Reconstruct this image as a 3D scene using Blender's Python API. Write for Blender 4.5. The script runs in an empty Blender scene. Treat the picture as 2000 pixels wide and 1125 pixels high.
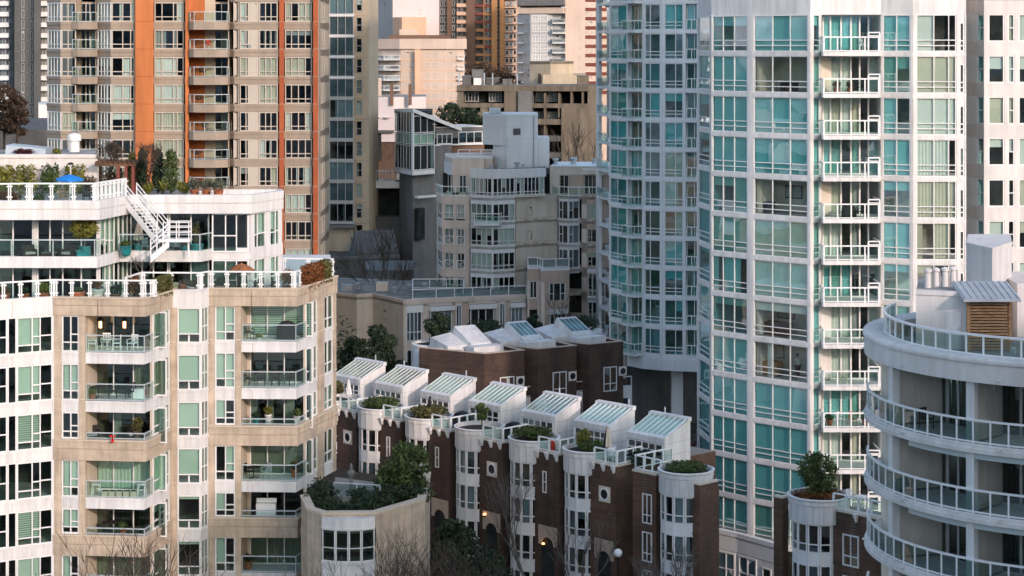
import bpy, math, random
import numpy as np
from mathutils import Vector
R = math.radians
F, HY, CZ = 4000.0, 85.0, 40.0          # lens in pixels of a 2000 px wide frame, horizon row, eye height
scene = bpy.context.scene
COL = scene.collection
rng = random.Random(7)

# ---------------------------------------------------------------- survey helpers (pixel + distance -> metres)
def gx(px, Y): return (px - 1000.0) * Y / F
def gz(py, Y): return CZ - (py - HY) * Y / F
def P2(px, Y): return (gx(px, Y), Y)
def P3(px, py, Y): return (gx(px, Y), Y, gz(py, Y))

# ---------------------------------------------------------------- materials
MATS = {}
def _new(name):
    m = bpy.data.materials.new(name); m.use_nodes = True
    nt = m.node_tree; nt.nodes.clear()
    out = nt.nodes.new('ShaderNodeOutputMaterial')
    MATS[name] = m
    return m, nt, out
def _pos(nt, scale):
    g = nt.nodes.new('ShaderNodeNewGeometry')
    mp = nt.nodes.new('ShaderNodeMapping'); mp.inputs['Scale'].default_value = scale
    nt.links.new(g.outputs['Position'], mp.inputs['Vector'])
    return mp.outputs['Vector']
def mat(name, col, rough=.7, var=.12, scale=(.6, .6, .6), detail=5, col2=None, var2=0, scale2=(4, 4, .35), spec=.3, metal=0, bump=0, bscale=8):
    m, nt, out = _new(name)
    b = nt.nodes.new('ShaderNodeBsdfPrincipled')
    b.inputs['Roughness'].default_value = rough; b.inputs['Metallic'].default_value = metal
    b.inputs['Specular IOR Level'].default_value = spec
    L = nt.links
    n = nt.nodes.new('ShaderNodeTexNoise'); n.inputs['Scale'].default_value = 1; n.inputs['Detail'].default_value = detail
    L.new(_pos(nt, scale), n.inputs['Vector'])
    r = nt.nodes.new('ShaderNodeValToRGB'); r.color_ramp.elements[0].position = .3; r.color_ramp.elements[1].position = .7
    c2 = col2 or tuple(c * (1 - 2.2 * var) for c in col)
    r.color_ramp.elements[0].color = (*c2, 1); r.color_ramp.elements[1].color = (*[min(1, c * (1 + .6 * var)) for c in col], 1)
    L.new(n.outputs['Fac'], r.inputs['Fac'])
    last = r.outputs['Color']
    if var2:
        n2 = nt.nodes.new('ShaderNodeTexNoise'); n2.inputs['Scale'].default_value = 1; n2.inputs['Detail'].default_value = 6
        n2.inputs['Roughness'].default_value = .65
        L.new(_pos(nt, scale2), n2.inputs['Vector'])
        r2 = nt.nodes.new('ShaderNodeValToRGB'); r2.color_ramp.elements[0].position = .35; r2.color_ramp.elements[1].position = .62
        r2.color_ramp.elements[0].color = (1 - var2, 1 - var2, 1 - var2 * .95, 1)
        L.new(n2.outputs['Fac'], r2.inputs['Fac'])
        mx = nt.nodes.new('ShaderNodeMix'); mx.data_type = 'RGBA'; mx.blend_type = 'MULTIPLY'; mx.inputs[0].default_value = 1
        L.new(last, mx.inputs[6]); L.new(r2.outputs['Color'], mx.inputs[7]); last = mx.outputs[2]
    L.new(last, b.inputs['Base Color'])
    if bump:
        n3 = nt.nodes.new('ShaderNodeTexNoise'); n3.inputs['Scale'].default_value = bscale; n3.inputs['Detail'].default_value = 4
        L.new(_pos(nt, (1, 1, 1)), n3.inputs['Vector'])
        bp = nt.nodes.new('ShaderNodeBump'); bp.inputs['Strength'].default_value = bump; bp.inputs['Distance'].default_value = .03
        L.new(n3.outputs['Fac'], bp.inputs['Height']); L.new(bp.outputs['Normal'], b.inputs['Normal'])
    L.new(b.outputs[0], out.inputs[0])
    return m
def brick(name, col, mort):
    """courses every 75 mm seen as fine horizontal banding plus blotchy colour"""
    m, nt, out = _new(name); L = nt.links
    b = nt.nodes.new('ShaderNodeBsdfPrincipled'); b.inputs['Roughness'].default_value = .85
    g = nt.nodes.new('ShaderNodeNewGeometry'); sx = nt.nodes.new('ShaderNodeSeparateXYZ'); L.new(g.outputs['Position'], sx.inputs[0])
    ad = nt.nodes.new('ShaderNodeMath'); ad.operation = 'ADD'; L.new(sx.outputs[0], ad.inputs[0]); L.new(sx.outputs[1], ad.inputs[1])
    cx = nt.nodes.new('ShaderNodeCombineXYZ'); L.new(ad.outputs[0], cx.inputs[0]); L.new(sx.outputs[2], cx.inputs[1])
    t = nt.nodes.new('ShaderNodeTexBrick'); t.inputs['Scale'].default_value = 1; t.inputs['Brick Width'].default_value = .3
    t.inputs['Row Height'].default_value = .09; t.inputs['Mortar Size'].default_value = .007
    t.inputs['Color1'].default_value = (*col, 1); t.inputs['Color2'].default_value = (*[c * .62 for c in col], 1); t.inputs['Mortar'].default_value = (*mort, 1)
    L.new(cx.outputs[0], t.inputs['Vector'])
    n = nt.nodes.new('ShaderNodeTexNoise'); n.inputs['Scale'].default_value = 1; n.inputs['Detail'].default_value = 6
    L.new(_pos(nt, (.9, .9, .5)), n.inputs['Vector'])
    r = nt.nodes.new('ShaderNodeValToRGB'); r.color_ramp.elements[0].position = .32; r.color_ramp.elements[1].position = .7
    r.color_ramp.elements[0].color = (.6, .6, .62, 1); r.color_ramp.elements[1].color = (1.15, 1.1, 1.05, 1)
    L.new(n.outputs['Fac'], r.inputs['Fac'])
    mx = nt.nodes.new('ShaderNodeMix'); mx.data_type = 'RGBA'; mx.blend_type = 'MULTIPLY'; mx.inputs[0].default_value = 1
    L.new(t.outputs['Color'], mx.inputs[6]); L.new(r.outputs['Color'], mx.inputs[7]); L.new(mx.outputs[2], b.inputs['Base Color'])
    L.new(b.outputs[0], out.inputs[0]); return m
def glass(name, tint, ior=1.5, rough=0.0, refl=1.0):
    m, nt, out = _new(name); L = nt.links
    t = nt.nodes.new('ShaderNodeBsdfTransparent'); t.inputs[0].default_value = (*tint, 1)
    g = nt.nodes.new('ShaderNodeBsdfGlossy'); g.inputs['Roughness'].default_value = rough; g.inputs[0].default_value = (refl, refl, refl, 1)
    lw = nt.nodes.new('ShaderNodeLayerWeight'); lw.inputs[0].default_value = .5      # Schlick, the same from both faces
    pw = nt.nodes.new('ShaderNodeMath'); pw.operation = 'POWER'; pw.inputs[1].default_value = 4; L.new(lw.outputs['Facing'], pw.inputs[0])
    f0 = ((ior - 1) / (ior + 1)) ** 2 * 1.6
    fr = nt.nodes.new('ShaderNodeMath'); fr.operation = 'MULTIPLY_ADD'; fr.inputs[1].default_value = 1 - f0; fr.inputs[2].default_value = f0; L.new(pw.outputs[0], fr.inputs[0])
    n = nt.nodes.new('ShaderNodeTexNoise'); n.inputs['Scale'].default_value = .45; n.inputs['Detail'].default_value = 1
    L.new(_pos(nt, (1, 1, 1)), n.inputs['Vector'])
    bp = nt.nodes.new('ShaderNodeBump'); bp.inputs['Strength'].default_value = .06; bp.inputs['Distance'].default_value = .25
    L.new(n.outputs['Fac'], bp.inputs['Height']); L.new(bp.outputs['Normal'], g.inputs['Normal'])
    mx = nt.nodes.new('ShaderNodeMixShader')
    L.new(fr.outputs[0], mx.inputs[0]); L.new(t.outputs[0], mx.inputs[1]); L.new(g.outputs[0], mx.inputs[2]); L.new(mx.outputs[0], out.inputs[0])
    return m
def striped(name, c1, c2, period, axis=2, rough=.6):
    m, nt, out = _new(name); L = nt.links
    b = nt.nodes.new('ShaderNodeBsdfPrincipled'); b.inputs['Roughness'].default_value = rough
    g = nt.nodes.new('ShaderNodeNewGeometry'); sx = nt.nodes.new('ShaderNodeSeparateXYZ'); L.new(g.outputs['Position'], sx.inputs[0])
    w = nt.nodes.new('ShaderNodeMath'); w.operation = 'MULTIPLY'; w.inputs[1].default_value = 2 * math.pi / period
    L.new(sx.outputs[axis], w.inputs[0])
    s = nt.nodes.new('ShaderNodeMath'); s.operation = 'SINE'; L.new(w.outputs[0], s.inputs[0])
    r = nt.nodes.new('ShaderNodeValToRGB'); r.color_ramp.elements[0].position = 0; r.color_ramp.elements[1].position = .6
    r.color_ramp.elements[0].color = (*c1, 1); r.color_ramp.elements[1].color = (*c2, 1)
    L.new(s.outputs[0], r.inputs['Fac']); L.new(r.outputs['Color'], b.inputs['Base Color']); L.new(b.outputs[0], out.inputs[0]); return m
def leafmat(name, dark, light, rough=.6):
    m, nt, out = _new(name); L = nt.links
    b = nt.nodes.new('ShaderNodeBsdfPrincipled'); b.inputs['Roughness'].default_value = rough; b.inputs['Specular IOR Level'].default_value = .25
    g = nt.nodes.new('ShaderNodeNewGeometry')
    n = nt.nodes.new('ShaderNodeTexNoise'); n.inputs['Scale'].default_value = 1.1; n.inputs['Detail'].default_value = 3; L.new(g.outputs['Position'], n.inputs['Vector'])
    a = nt.nodes.new('ShaderNodeMath'); a.operation = 'MULTIPLY_ADD'; a.inputs[1].default_value = .55; L.new(g.outputs['Random Per Island'], a.inputs[0])
    s = nt.nodes.new('ShaderNodeMath'); s.operation = 'MULTIPLY'; s.inputs[1].default_value = .5; L.new(n.outputs['Fac'], s.inputs[0]); L.new(s.outputs[0], a.inputs[2])
    r = nt.nodes.new('ShaderNodeValToRGB'); r.color_ramp.elements[0].position = .15; r.color_ramp.elements[1].position = .85
    r.color_ramp.elements[0].color = (*dark, 1); r.color_ramp.elements[1].color = (*light, 1)
    L.new(a.outputs[0], r.inputs['Fac']); L.new(r.outputs['Color'], b.inputs['Base Color'])
    t = nt.nodes.new('ShaderNodeBsdfTranslucent'); L.new(r.outputs['Color'], t.inputs[0])
    mx = nt.nodes.new('ShaderNodeMixShader'); mx.inputs[0].default_value = .25
    L.new(b.outputs[0], mx.inputs[1]); L.new(t.outputs[0], mx.inputs[2]); L.new(mx.outputs[0], out.inputs[0]); return m
def glow(name, col, strength):
    m, nt, out = _new(name); e = nt.nodes.new('ShaderNodeEmission'); e.inputs[0].default_value = (*col, 1); e.inputs[1].default_value = strength
    nt.links.new(e.outputs[0], out.inputs[0]); return m

# ---------------------------------------------------------------- objects
def root_loc(o):
    while o is not None and o.parent is not None: o = o.parent
    return o.location if o is not None else Vector((0, 0, 0))
def tag(o, label, cat, group=None, kind=None):
    if label: o['label'] = label
    if cat: o['category'] = cat
    if group: o['group'] = group
    if kind: o['kind'] = kind
    return o
def thing(name, label, cat, loc, group=None):
    o = bpy.data.objects.new(name, None); COL.objects.link(o); o.location = loc; o.empty_display_size = .5
    return tag(o, label, cat, group)
def copy_tree(o, parent=None):
    c = o.copy(); COL.objects.link(c)
    if parent is not None: c.parent = parent
    for ch in list(o.children): copy_tree(ch, c)
    return c
class MB:
    def __init__(s): s.v = []; s.f = []; s.m = []; s.mats = []; s.smooth = False
    def mi(s, m):
        if m not in s.mats: s.mats.append(m)
        return s.mats.index(m)
    def poly(s, pts, m):
        i = len(s.v); s.v += [tuple(p) for p in pts]; s.f.append(tuple(range(i, i + len(pts)))); s.m.append(s.mi(m))
    def hexa(s, b, t, m):
        """b, t: four corners each, counter-clockwise from above"""
        i = len(s.v); s.v += [tuple(p) for p in b] + [tuple(p) for p in t]
        k = s.mi(m)
        for f in ((3, 2, 1, 0), (4, 5, 6, 7), (0, 1, 5, 4), (1, 2, 6, 5), (2, 3, 7, 6), (3, 0, 4, 7)):
            s.f.append(tuple(i + q for q in f)); s.m.append(k)
    def box(s, x0, x1, y0, y1, z0, z1, m):
        c = [(x0, y0), (x1, y0), (x1, y1), (x0, y1)]
        s.hexa([(x, y, z0) for x, y in c], [(x, y, z1) for x, y in c], m)
    def prism(s, pts, z0, z1, m, mtop=None):
        a = sum(pts[i][0] * pts[(i + 1) % len(pts)][1] - pts[(i + 1) % len(pts)][0] * pts[i][1] for i in range(len(pts)))
        if a < 0: pts = pts[::-1]
        n = len(pts); i = len(s.v)
        s.v += [(x, y, z0) for x, y in pts] + [(x, y, z1) for x, y in pts]
        k = s.mi(m)
        s.f.append(tuple(range(i + n - 1, i - 1, -1))); s.m.append(k)
        s.f.append(tuple(range(i + n, i + 2 * n))); s.m.append(s.mi(mtop or m))
        for q in range(n):
            r = (q + 1) % n
            s.f.append((i + q, i + r, i + n + r, i + n + q)); s.m.append(k)
    def strip(s, pts, dout, din, z0, z1, m, mtop=None):
        """a wall-like prism along an open polyline (seen from outside, left to right)"""
        s.prism(offset(pts, dout) + offset(pts, -din)[::-1], z0, z1, m, mtop)
    def sbox(s, sg, s0, s1, d0, d1, z0, z1, m):
        c = [sg.p(s0, d1), sg.p(s1, d1), sg.p(s1, d0), sg.p(s0, d0)]
        s.hexa([(x, y, z0) for x, y in c], [(x, y, z1) for x, y in c], m)
    def tube(s, path, rad, m, n=6, caps=True):
        path = [Vector(p) for p in path]
        if not isinstance(rad, (list, tuple)): rad = [rad] * len(path)
        k = s.mi(m); i0 = len(s.v); L = len(path)
        up = None
        for j, p in enumerate(path):
            d = (path[min(j + 1, L - 1)] - path[max(j - 1, 0)]).normalized()
            if up is None:
                up = Vector((0, 0, 1)) if abs(d.z) < .9 else Vector((1, 0, 0))
            a = d.cross(up); 
            if a.length < 1e-4: a = d.cross(Vector((0, 1, 0)))
            a.normalize(); b = a.cross(d); up = b
            for q in range(n):
                t = 2 * math.pi * (q + .5) / n
                s.v.append(tuple(p + rad[j] * (math.cos(t) * a + math.sin(t) * b)))
        for j in range(L - 1):
            for q in range(n):
                r = (q + 1) % n
                s.f.append((i0 + j * n + q, i0 + j * n + r, i0 + (j + 1) * n + r, i0 + (j + 1) * n + q)); s.m.append(k)
        if caps:
            s.f.append(tuple(i0 + q for q in range(n - 1, -1, -1))); s.m.append(k)
            s.f.append(tuple(i0 + (L - 1) * n + q for q in range(n))); s.m.append(k)
    def lathe(s, c, prof, m, n=16, a0=0, a1=2 * math.pi):
        """prof: list of (radius, z)"""
        k = s.mi(m); i0 = len(s.v); full = abs(a1 - a0 - 2 * math.pi) < 1e-6; cols = n if full else n + 1
        for r, z in prof:
            for q in range(cols):
                t = a0 + (a1 - a0) * q / n
                s.v.append((c[0] + r * math.cos(t), c[1] + r * math.sin(t), c[2] + z))
        for j in range(len(prof) - 1):
            for q in range(n):
                r2 = (q + 1) % cols
                s.f.append((i0 + j * cols + q, i0 + j * cols + r2, i0 + (j + 1) * cols + r2, i0 + (j + 1) * cols + q)); s.m.append(k)
    def build(s, name, parent=None, smooth=False):
        if not s.v: return None
        me = bpy.data.meshes.new(name); rl = root_loc(parent) if parent is not None else Vector((0, 0, 0))
        me.from_pydata([(x - rl.x, y - rl.y, z - rl.z) for x, y, z in s.v], [], s.f)
        for m in s.mats: me.materials.append(m)
        me.polygons.foreach_set('material_index', s.m)
        if smooth: me.polygons.foreach_set('use_smooth', [True] * len(s.f))
        me.update()
        o = bpy.data.objects.new(name, me); COL.objects.link(o)
        if parent is not None: o.parent = parent
        return o
    def top(s, name, label, cat, loc, group=None, kind=None, smooth=False):
        """a thing that is one mesh, its origin at its base"""
        s.v = [(x - loc[0], y - loc[1], z - loc[2]) for x, y, z in s.v]
        o = s.build(name, None, smooth); o.location = loc
        return tag(o, label, cat, group, kind)

def offset(pts, d):
    """offset an open polyline towards its outer side (right of travel when travelling left to right as seen from the camera)"""
    if d == 0: return list(pts)
    N = []
    for a, b in zip(pts, pts[1:]):
        ux, uy = b[0] - a[0], b[1] - a[1]; l = math.hypot(ux, uy) or 1; N.append((uy / l, -ux / l))
    out = []
    for i, p in enumerate(pts):
        if i == 0: n = N[0]; k = 1
        elif i == len(pts) - 1: n = N[-1]; k = 1
        else:
            n = (N[i - 1][0] + N[i][0], N[i - 1][1] + N[i][1]); l = math.hypot(*n)
            if l < 1e-3: n = N[i]; k = 1
            else:
                n = (n[0] / l, n[1] / l); c = n[0] * N[i][0] + n[1] * N[i][1]; k = 1 / max(c, .35)
        out.append((p[0] + n[0] * d * k, p[1] + n[1] * d * k))
    return out
class Seg:
    def __init__(s, a, b):
        s.a = a; s.b = b; ux, uy = b[0] - a[0], b[1] - a[1]; s.L = math.hypot(ux, uy); s.u = (ux / s.L, uy / s.L); s.n = (s.u[1], -s.u[0])
    def p(s, t, d=0): return (s.a[0] + s.u[0] * t + s.n[0] * d, s.a[1] + s.u[1] * t + s.n[1] * d)
    def p3(s, t, d, z): q = s.p(t, d); return (q[0], q[1], z)
    def at(s, px, d=0):
        """run along the segment where the sight line of column px meets it"""
        k = (px - 1000.0) / F; ax, ay = s.a[0] + s.n[0] * d, s.a[1] + s.n[1] * d
        den = s.u[0] - k * s.u[1]
        return (k * ay - ax) / den
def segs(pts): return [Seg(a, b) for a, b in zip(pts, pts[1:])]

# ---------------------------------------------------------------- windows
class Building:
    def __init__(s, name, label, loc, cat='building', group=None):
        s.root = thing(name, label, cat, loc, group); s.body = MB(); s.wins = []; s.loc = loc
    def win(s, sg, s0, s1, z0, z1, cols=(), rows=(), ops=(), d=0.0, frame=None, gl=None, fw=.07, dep=.08, cover=None, fmull=None, name='window', arch=0):
        s.wins.append(dict(sg=sg, s0=s0, s1=s1, z0=z0, z1=z1, cols=cols, rows=rows, ops=ops, d=d, frame=frame, gl=gl, fw=fw, dep=dep, cover=cover, fm=fmull or fw * .8, name=name))
    def finish(s, wall='wall', limit=100):
        s.body.build(wall, s.root)
        for w in s.wins:
            Y = w['sg'].p((w['s0'] + w['s1']) / 2)[1]; w['a'] = abs((w['s1'] - w['s0']) * (w['z1'] - w['z0'])) / Y ** 2
        s.wins.sort(key=lambda w: -w['a'])
        rest = (MB(), MB(), MB())
        for i, w in enumerate(s.wins):
            if i < limit:
                fr, pn, cv = MB(), MB(), MB(); build_window(w, fr, pn, cv)
                o = fr.build(w['name'], s.root); pn.build('pane', o)
                if cv.v: cv.build('blind', o)
            else: build_window(w, *rest)
        if rest[0].v:
            o = rest[0].build('window', s.root); o['kind'] = 'stuff'; q = rest[1].build('pane', o)
            q['kind'] = 'stuff'
            if rest[2].v: q = rest[2].build('blind', o); q['kind'] = 'stuff'
        return s.root
def build_window(w, fr, pn, cv):
    sg, s0, s1, z0, z1, d, fw, fm = w['sg'], w['s0'], w['s1'], w['z0'], w['z1'], w['d'], w['fw'], w['fm']
    dep = w['dep']; d0, d1 = d - dep, d + dep * .25; M = w['frame']
    fr.sbox(sg, s0, s1, d0, d1, z0, z0 + fw, M); fr.sbox(sg, s0, s1, d0, d1, z1 - fw, z1, M)
    fr.sbox(sg, s0, s0 + fw, d0, d1, z0 + fw, z1 - fw, M); fr.sbox(sg, s1 - fw, s1, d0, d1, z0 + fw, z1 - fw, M)
    W, H = s1 - s0 - 2 * fw, z1 - z0 - 2 * fw
    xs = [s0 + fw + c * W for c in w['cols']]
    for x in xs: fr.sbox(sg, x - fm / 2, x + fm / 2, d0 + .004, d1 - .003, z0 + fw, z1 - fw, M)
    for r in w['rows']:
        z = z0 + fw + r * H; fr.sbox(sg, s0 + fw, s1 - fw, d0 + .01, d1 - .006, z - fm / 2, z + fm / 2, M)
    E = [s0 + fw] + xs + [s1 - fw]
    for c, r in w['ops']:
        z = z0 + fw + r * H; fr.sbox(sg, E[c], E[c + 1], d0 + .012, d1 - .008, z - fm / 2, z + fm / 2, M)
    dg = d - dep * .4
    zr = [z0 + fw * .5] + sorted(z0 + fw + r * H for r in w['rows']) + [z1 - fw * .5]
    for a, c in zip(E, E[1:]):            # every light sits a hair out of true, as real glazing does
        for za, zb in zip(zr, zr[1:]):
            tx, tz = rng.gauss(0, .006) * (c - a), rng.gauss(0, .006) * (zb - za)
            pn.poly([sg.p3(a - .01, dg - tx - tz, za - .01), sg.p3(c + .01, dg + tx - tz, za - .01), sg.p3(c + .01, dg + tx + tz, zb + .01), sg.p3(a - .01, dg - tx + tz, zb + .01)], w['gl'])
    c = w['cover']
    if c:
        for i in range(len(E) - 1):
            q = c(i) if callable(c) else c[i] if i < len(c) else None
            if not q: continue
            cov, m, fold = q
            zt, zb = z1 - fw * .5, z1 - fw * .5 - cov * (H + fw)
            dd = d - dep - .1
            if fold:
                n = max(2, int((E[i + 1] - E[i]) / .11)); side = fold
                a, b = E[i], E[i + 1]
                if side == 2: b = a + (b - a) * .35
                if side == 3: a = b - (b - a) * .35
                for k in range(n):
                    x0, x1 = a + (b - a) * k / n, a + (b - a) * (k + 1) / n; e0, e1 = (.05, 0) if k % 2 else (0, .05)
                    cv.poly([sg.p3(x0, dd - e0, zb), sg.p3(x1, dd - e1, zb), sg.p3(x1, dd - e1, zt), sg.p3(x0, dd - e0, zt)], m)
            else:
                cv.poly([sg.p3(E[i] - .01, dd, zb), sg.p3(E[i + 1] + .01, dd, zb), sg.p3(E[i + 1] + .01, dd, zt), sg.p3(E[i] - .01, dd, zt)], m)

def railing(parent, pts, z0, h, mrail, mglass=None, post=1.4, bar=.05, pw=.05, low=True, name='railing', mids=(), split=True, gtop=.06):
    """top bar, bottom bar, posts and a glass infill along an open polyline"""
    f, g = MB(), MB()
    f.strip(pts, bar * .7, bar * .7, z0 + h - bar, z0 + h, mrail)
    if low: f.strip(pts, bar * .4, bar * .4, z0 + .06, z0 + .06 + bar * .8, mrail)
    for q in mids: f.strip(pts, bar * .35, bar * .35, z0 + q * h - bar * .35, z0 + q * h + bar * .35, mrail)
    for sg in segs(pts):
        n = max(1, round(sg.L / post))
        for k in range(n + 1):
            s = sg.L * k / n
            f.sbox(sg, s - pw / 2, s + pw / 2, -pw / 2, pw / 2, z0, z0 + h - bar - .002, mrail)
        if mglass: g.poly([sg.p3(0, 0, z0 + .1), sg.p3(sg.L, 0, z0 + .1), sg.p3(sg.L, 0, z0 + h - bar - gtop), sg.p3(0, 0, z0 + h - bar - gtop)], mglass)
    o = f.build(name, parent)
    if g.v: g.build('glass_panel', o)
    return o

# ---------------------------------------------------------------- plants
def leaves(clumps, leaf, m, seed=1, flat=.0, shell=.55, aspect=1.6):
    """many leaf-sized quads spread through ellipsoid clumps -> MB-like tuple (verts, faces)"""
    r = np.random.default_rng(seed); V = []
    for (c, rad, n) in clumps:
        d = r.normal(size=(n, 3)); d /= np.linalg.norm(d, axis=1)[:, None]
        rr = shell + (1 - shell) * r.random((n, 1)); rr *= np.where(r.random((n, 1)) < .12, 1.12, 1)
        p = np.array(c) + d * rr * np.array(rad)
        nn = d + r.normal(size=(n, 3)) * .7; nn[:, 2] += flat; nn /= np.linalg.norm(nn, axis=1)[:, None]
        t = np.cross(nn, r.normal(size=(n, 3))); t /= np.linalg.norm(t, axis=1)[:, None] + 1e-9
        b = np.cross(nn, t); sz = leaf * (.6 + .8 * r.random((n, 1)))
        V.append(np.stack([p - t * sz * aspect / 2, p + b * sz / 2 * .7, p + t * sz * aspect / 2, p - b * sz / 2 * .7], 1).reshape(-1, 3))
    V = np.concatenate(V); return V
def leaf_object(name, V, m, parent=None, loc=None):
    n = len(V) // 4; rl = np.array(root_loc(parent)) if parent is not None else np.array(loc or (0, 0, 0))
    V = V - rl
    me = bpy.data.meshes.new(name); me.vertices.add(len(V)); me.vertices.foreach_set('co', V.astype('f').ravel())
    me.loops.add(len(V)); me.loops.foreach_set('vertex_index', np.arange(len(V), dtype='i'))
    me.polygons.add(n); me.polygons.foreach_set('loop_start', np.arange(0, len(V), 4, dtype='i')); me.polygons.foreach_set('loop_total', np.full(n, 4, dtype='i'))
    me.materials.append(m); me.update(); me.validate()
    o = bpy.data.objects.new(name, me); COL.objects.link(o)
    if parent is not None: o.parent = parent
    else: o.location = tuple(rl)
    return o
def branches(mb, p, d, length, rad, depth, m, r, spread=.6, up=.15, n=3, mn=.012):
    p = Vector(p); d = Vector(d).normalized(); pts = [p]; q = p
    for k in range(3):
        d2 = (d + Vector((r.uniform(-1, 1), r.uniform(-1, 1), r.uniform(-.5, 1) * .7)) * .18).normalized(); q = q + d2 * length / 3; pts.append(q); d = d2
    mb.tube(pts, [rad, rad * .85, rad * .72, rad * .6], m, 5 if rad > .05 else 3, False)
    if depth == 0: return [q]
    tips = []
    for k in range(n):
        e = (d + Vector((r.uniform(-1, 1), r.uniform(-1, 1), r.uniform(-.6, .8))) * spread + Vector((0, 0, up))).normalized()
        b = pts[2] if k == 0 and depth > 1 else q
        tips += branches(mb, b, e, length * r.uniform(.62, .85), max(rad * .58, mn), depth - 1, m, r, spread, up, n, mn)
    return tips
# ================================================================ materials of the place
WHITE = mat('white_panel', (.74, .73, .72), .55, .06, (.25, .25, .25), var2=.22, scale2=(2.2, 2.2, .25))
WHITE_B = mat('white_panel_cool', (.78, .79, .79), .5, .05, (.2, .2, .2), var2=.1, scale2=(2.5, 2.5, .3))
CREAM = mat('cream_render', (.70, .665, .64), .75, .07, (.3, .3, .3), var2=.18, scale2=(1.6, 1.6, .2))
BEIGE = mat('beige_concrete', (.56, .455, .345), .85, .11, (.5, .5, 1.4), var2=.28, scale2=(3.2, 3.2, .35), bump=.2)
BEIGE_D = mat('beige_wall', (.58, .49, .39), .85, .05, (.5, .5, .5), var2=.08)
TAN = mat('tan_concrete', (.37, .30, .235), .85, .07, (.3, .3, .6), var2=.14, scale2=(1.2, 1.2, .3))
TAN_L = mat('pale_tan_concrete', (.5, .41, .3), .85, .06, (.3, .3, .3), var2=.14, scale2=(1.2, 1.2, .15))
ORANGE = mat('orange_render', (.62, .21, .075), .85, .14, (.25, .25, .12), var2=.2, scale2=(1.1, 1.1, .1))
ORANGE_D = mat('rust_render', (.42, .11, .045), .85, .09, (.25, .25, .35), var2=.14, scale2=(1, 1, .2))
GREY = mat('grey_concrete', (.19, .19, .188), .85, .1, (.3, .3, .3), var2=.2, scale2=(1.3, 1.3, .16), bump=.15)
GREY_D = mat('dark_grey_concrete', (.13, .13, .128), .85, .12, (.3, .3, .3), var2=.25, scale2=(1.2, 1.2, .16))
STONE = mat('warm_grey_render', (.72, .64, .54), .85, .06, (.3, .3, .3), var2=.16, scale2=(1.4, 1.4, .2))
STONE_P = mat('pinkish_grey_render', (.72, .61, .53), .85, .06, (.3, .3, .3), var2=.14, scale2=(1.4, 1.4, .2))
STONE_B = mat('brown_grey_render', (.53, .42, .34), .85, .06, (.4, .4, .4), var2=.14, scale2=(1.4, 1.4, .2))
PALEGREY = mat('pale_grey_render', (.76, .75, .73), .8, .05, (.2, .2, .2), var2=.1, scale2=(1, 1, .15))
OLD = mat('weathered_concrete', (.22, .185, .14), .9, .12, (.25, .25, .25), var2=.45, scale2=(.8, .8, .07))
BRICK = brick('brown_brick', (.092, .052, .037), (.10, .08, .07))
BRICK_L = brick('red_brown_brick', (.135, .072, .046), (.14, .11, .09))
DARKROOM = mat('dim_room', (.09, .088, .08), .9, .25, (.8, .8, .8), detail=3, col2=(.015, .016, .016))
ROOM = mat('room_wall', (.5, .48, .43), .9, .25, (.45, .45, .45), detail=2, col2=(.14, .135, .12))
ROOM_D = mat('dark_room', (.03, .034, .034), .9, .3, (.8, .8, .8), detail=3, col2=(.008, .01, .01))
FRAME = mat('white_frame', (.74, .73, .72), .45, .03)
FRAME_G = mat('grey_frame', (.4, .4, .39), .5, .03)
FRAME_T = mat('tan_frame', (.52, .46, .39), .55, .03)
RAIL = mat('white_rail', (.78, .78, .78), .4, .02)
RAIL_G = mat('pale_metal_rail', (.5, .56, .58), .4, .03, metal=.2)
G_TEAL = glass('teal_glass', (.47, .88, .895), 2.4)
G_TEAL2 = glass('deep_teal_glass', (.36, .80, .81), 2.0)
G_DOOR = glass('patio_glass', (.36, .46, .42), 1.5)
G_RAIL2 = glass('grey_balustrade_glass', (.42, .56, .55), 1.5)
G_GREEN = glass('green_glass', (.6, .755, .685), 1.55)
G_DARK = glass('dark_green_glass', (.2, .3, .27), 1.5)
G_CLEAR = glass('clear_glass', (.72, .82, .8), 1.55)
G_BLUE = glass('blue_grey_glass', (.42, .54, .58), 1.75)
G_RAIL = glass('balustrade_glass', (.70, .86, .82), 1.4)
CURT = mat('white_curtain', (.78, .77, .73), .9, .06)
CURT_C = mat('cream_curtain', (.66, .60, .49), .9, .06)
CURT_B = mat('brown_curtain', (.24, .145, .09), .9, .1)
CURT_G = mat('grey_curtain', (.36, .37, .36), .9, .08)
BLIND = striped('slat_blind', (.28, .3, .28), (.7, .71, .67), .13)
SHADE = mat('roller_shade', (.72, .74, .7), .9, .03)
ASPH = mat('asphalt', (.05, .05, .052), .9, .15, (.3, .3, .3), var2=.2, scale2=(3, 3, 3))
PAVE = mat('paving', (.2, .19, .175), .9, .12, (.5, .5, .5))
GROUND = mat('ground_mix', (.085, .08, .07), .95, .25, (.05, .05, .05))
GRAVEL = mat('roof_gravel', (.33, .32, .30), .95, .15, (1, 1, 1), var2=.25, scale2=(.5, .5, .5))
ROOF_D = mat('dark_roofing', (.1, .1, .1), .9, .2, (.4, .4, .4))
DECK = mat('terrace_paving', (.3, .28, .26), .9, .12, (.7, .7, .7))
WOOD = mat('dark_timber', (.16, .085, .05), .7, .2, (.5, .5, 6))
WOOD_L = mat('teak', (.4, .23, .12), .65, .2, (3, 3, 10))
SLAT = striped('timber_slats', (.05, .022, .012), (.42, .17, .07), .24)
TERRA = mat('terracotta', (.42, .14, .07), .85, .12, (3, 3, 3))
TEALPOT = mat('teal_glaze', (.02, .24, .27), .25, .2, (4, 4, 4), spec=.5)
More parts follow.
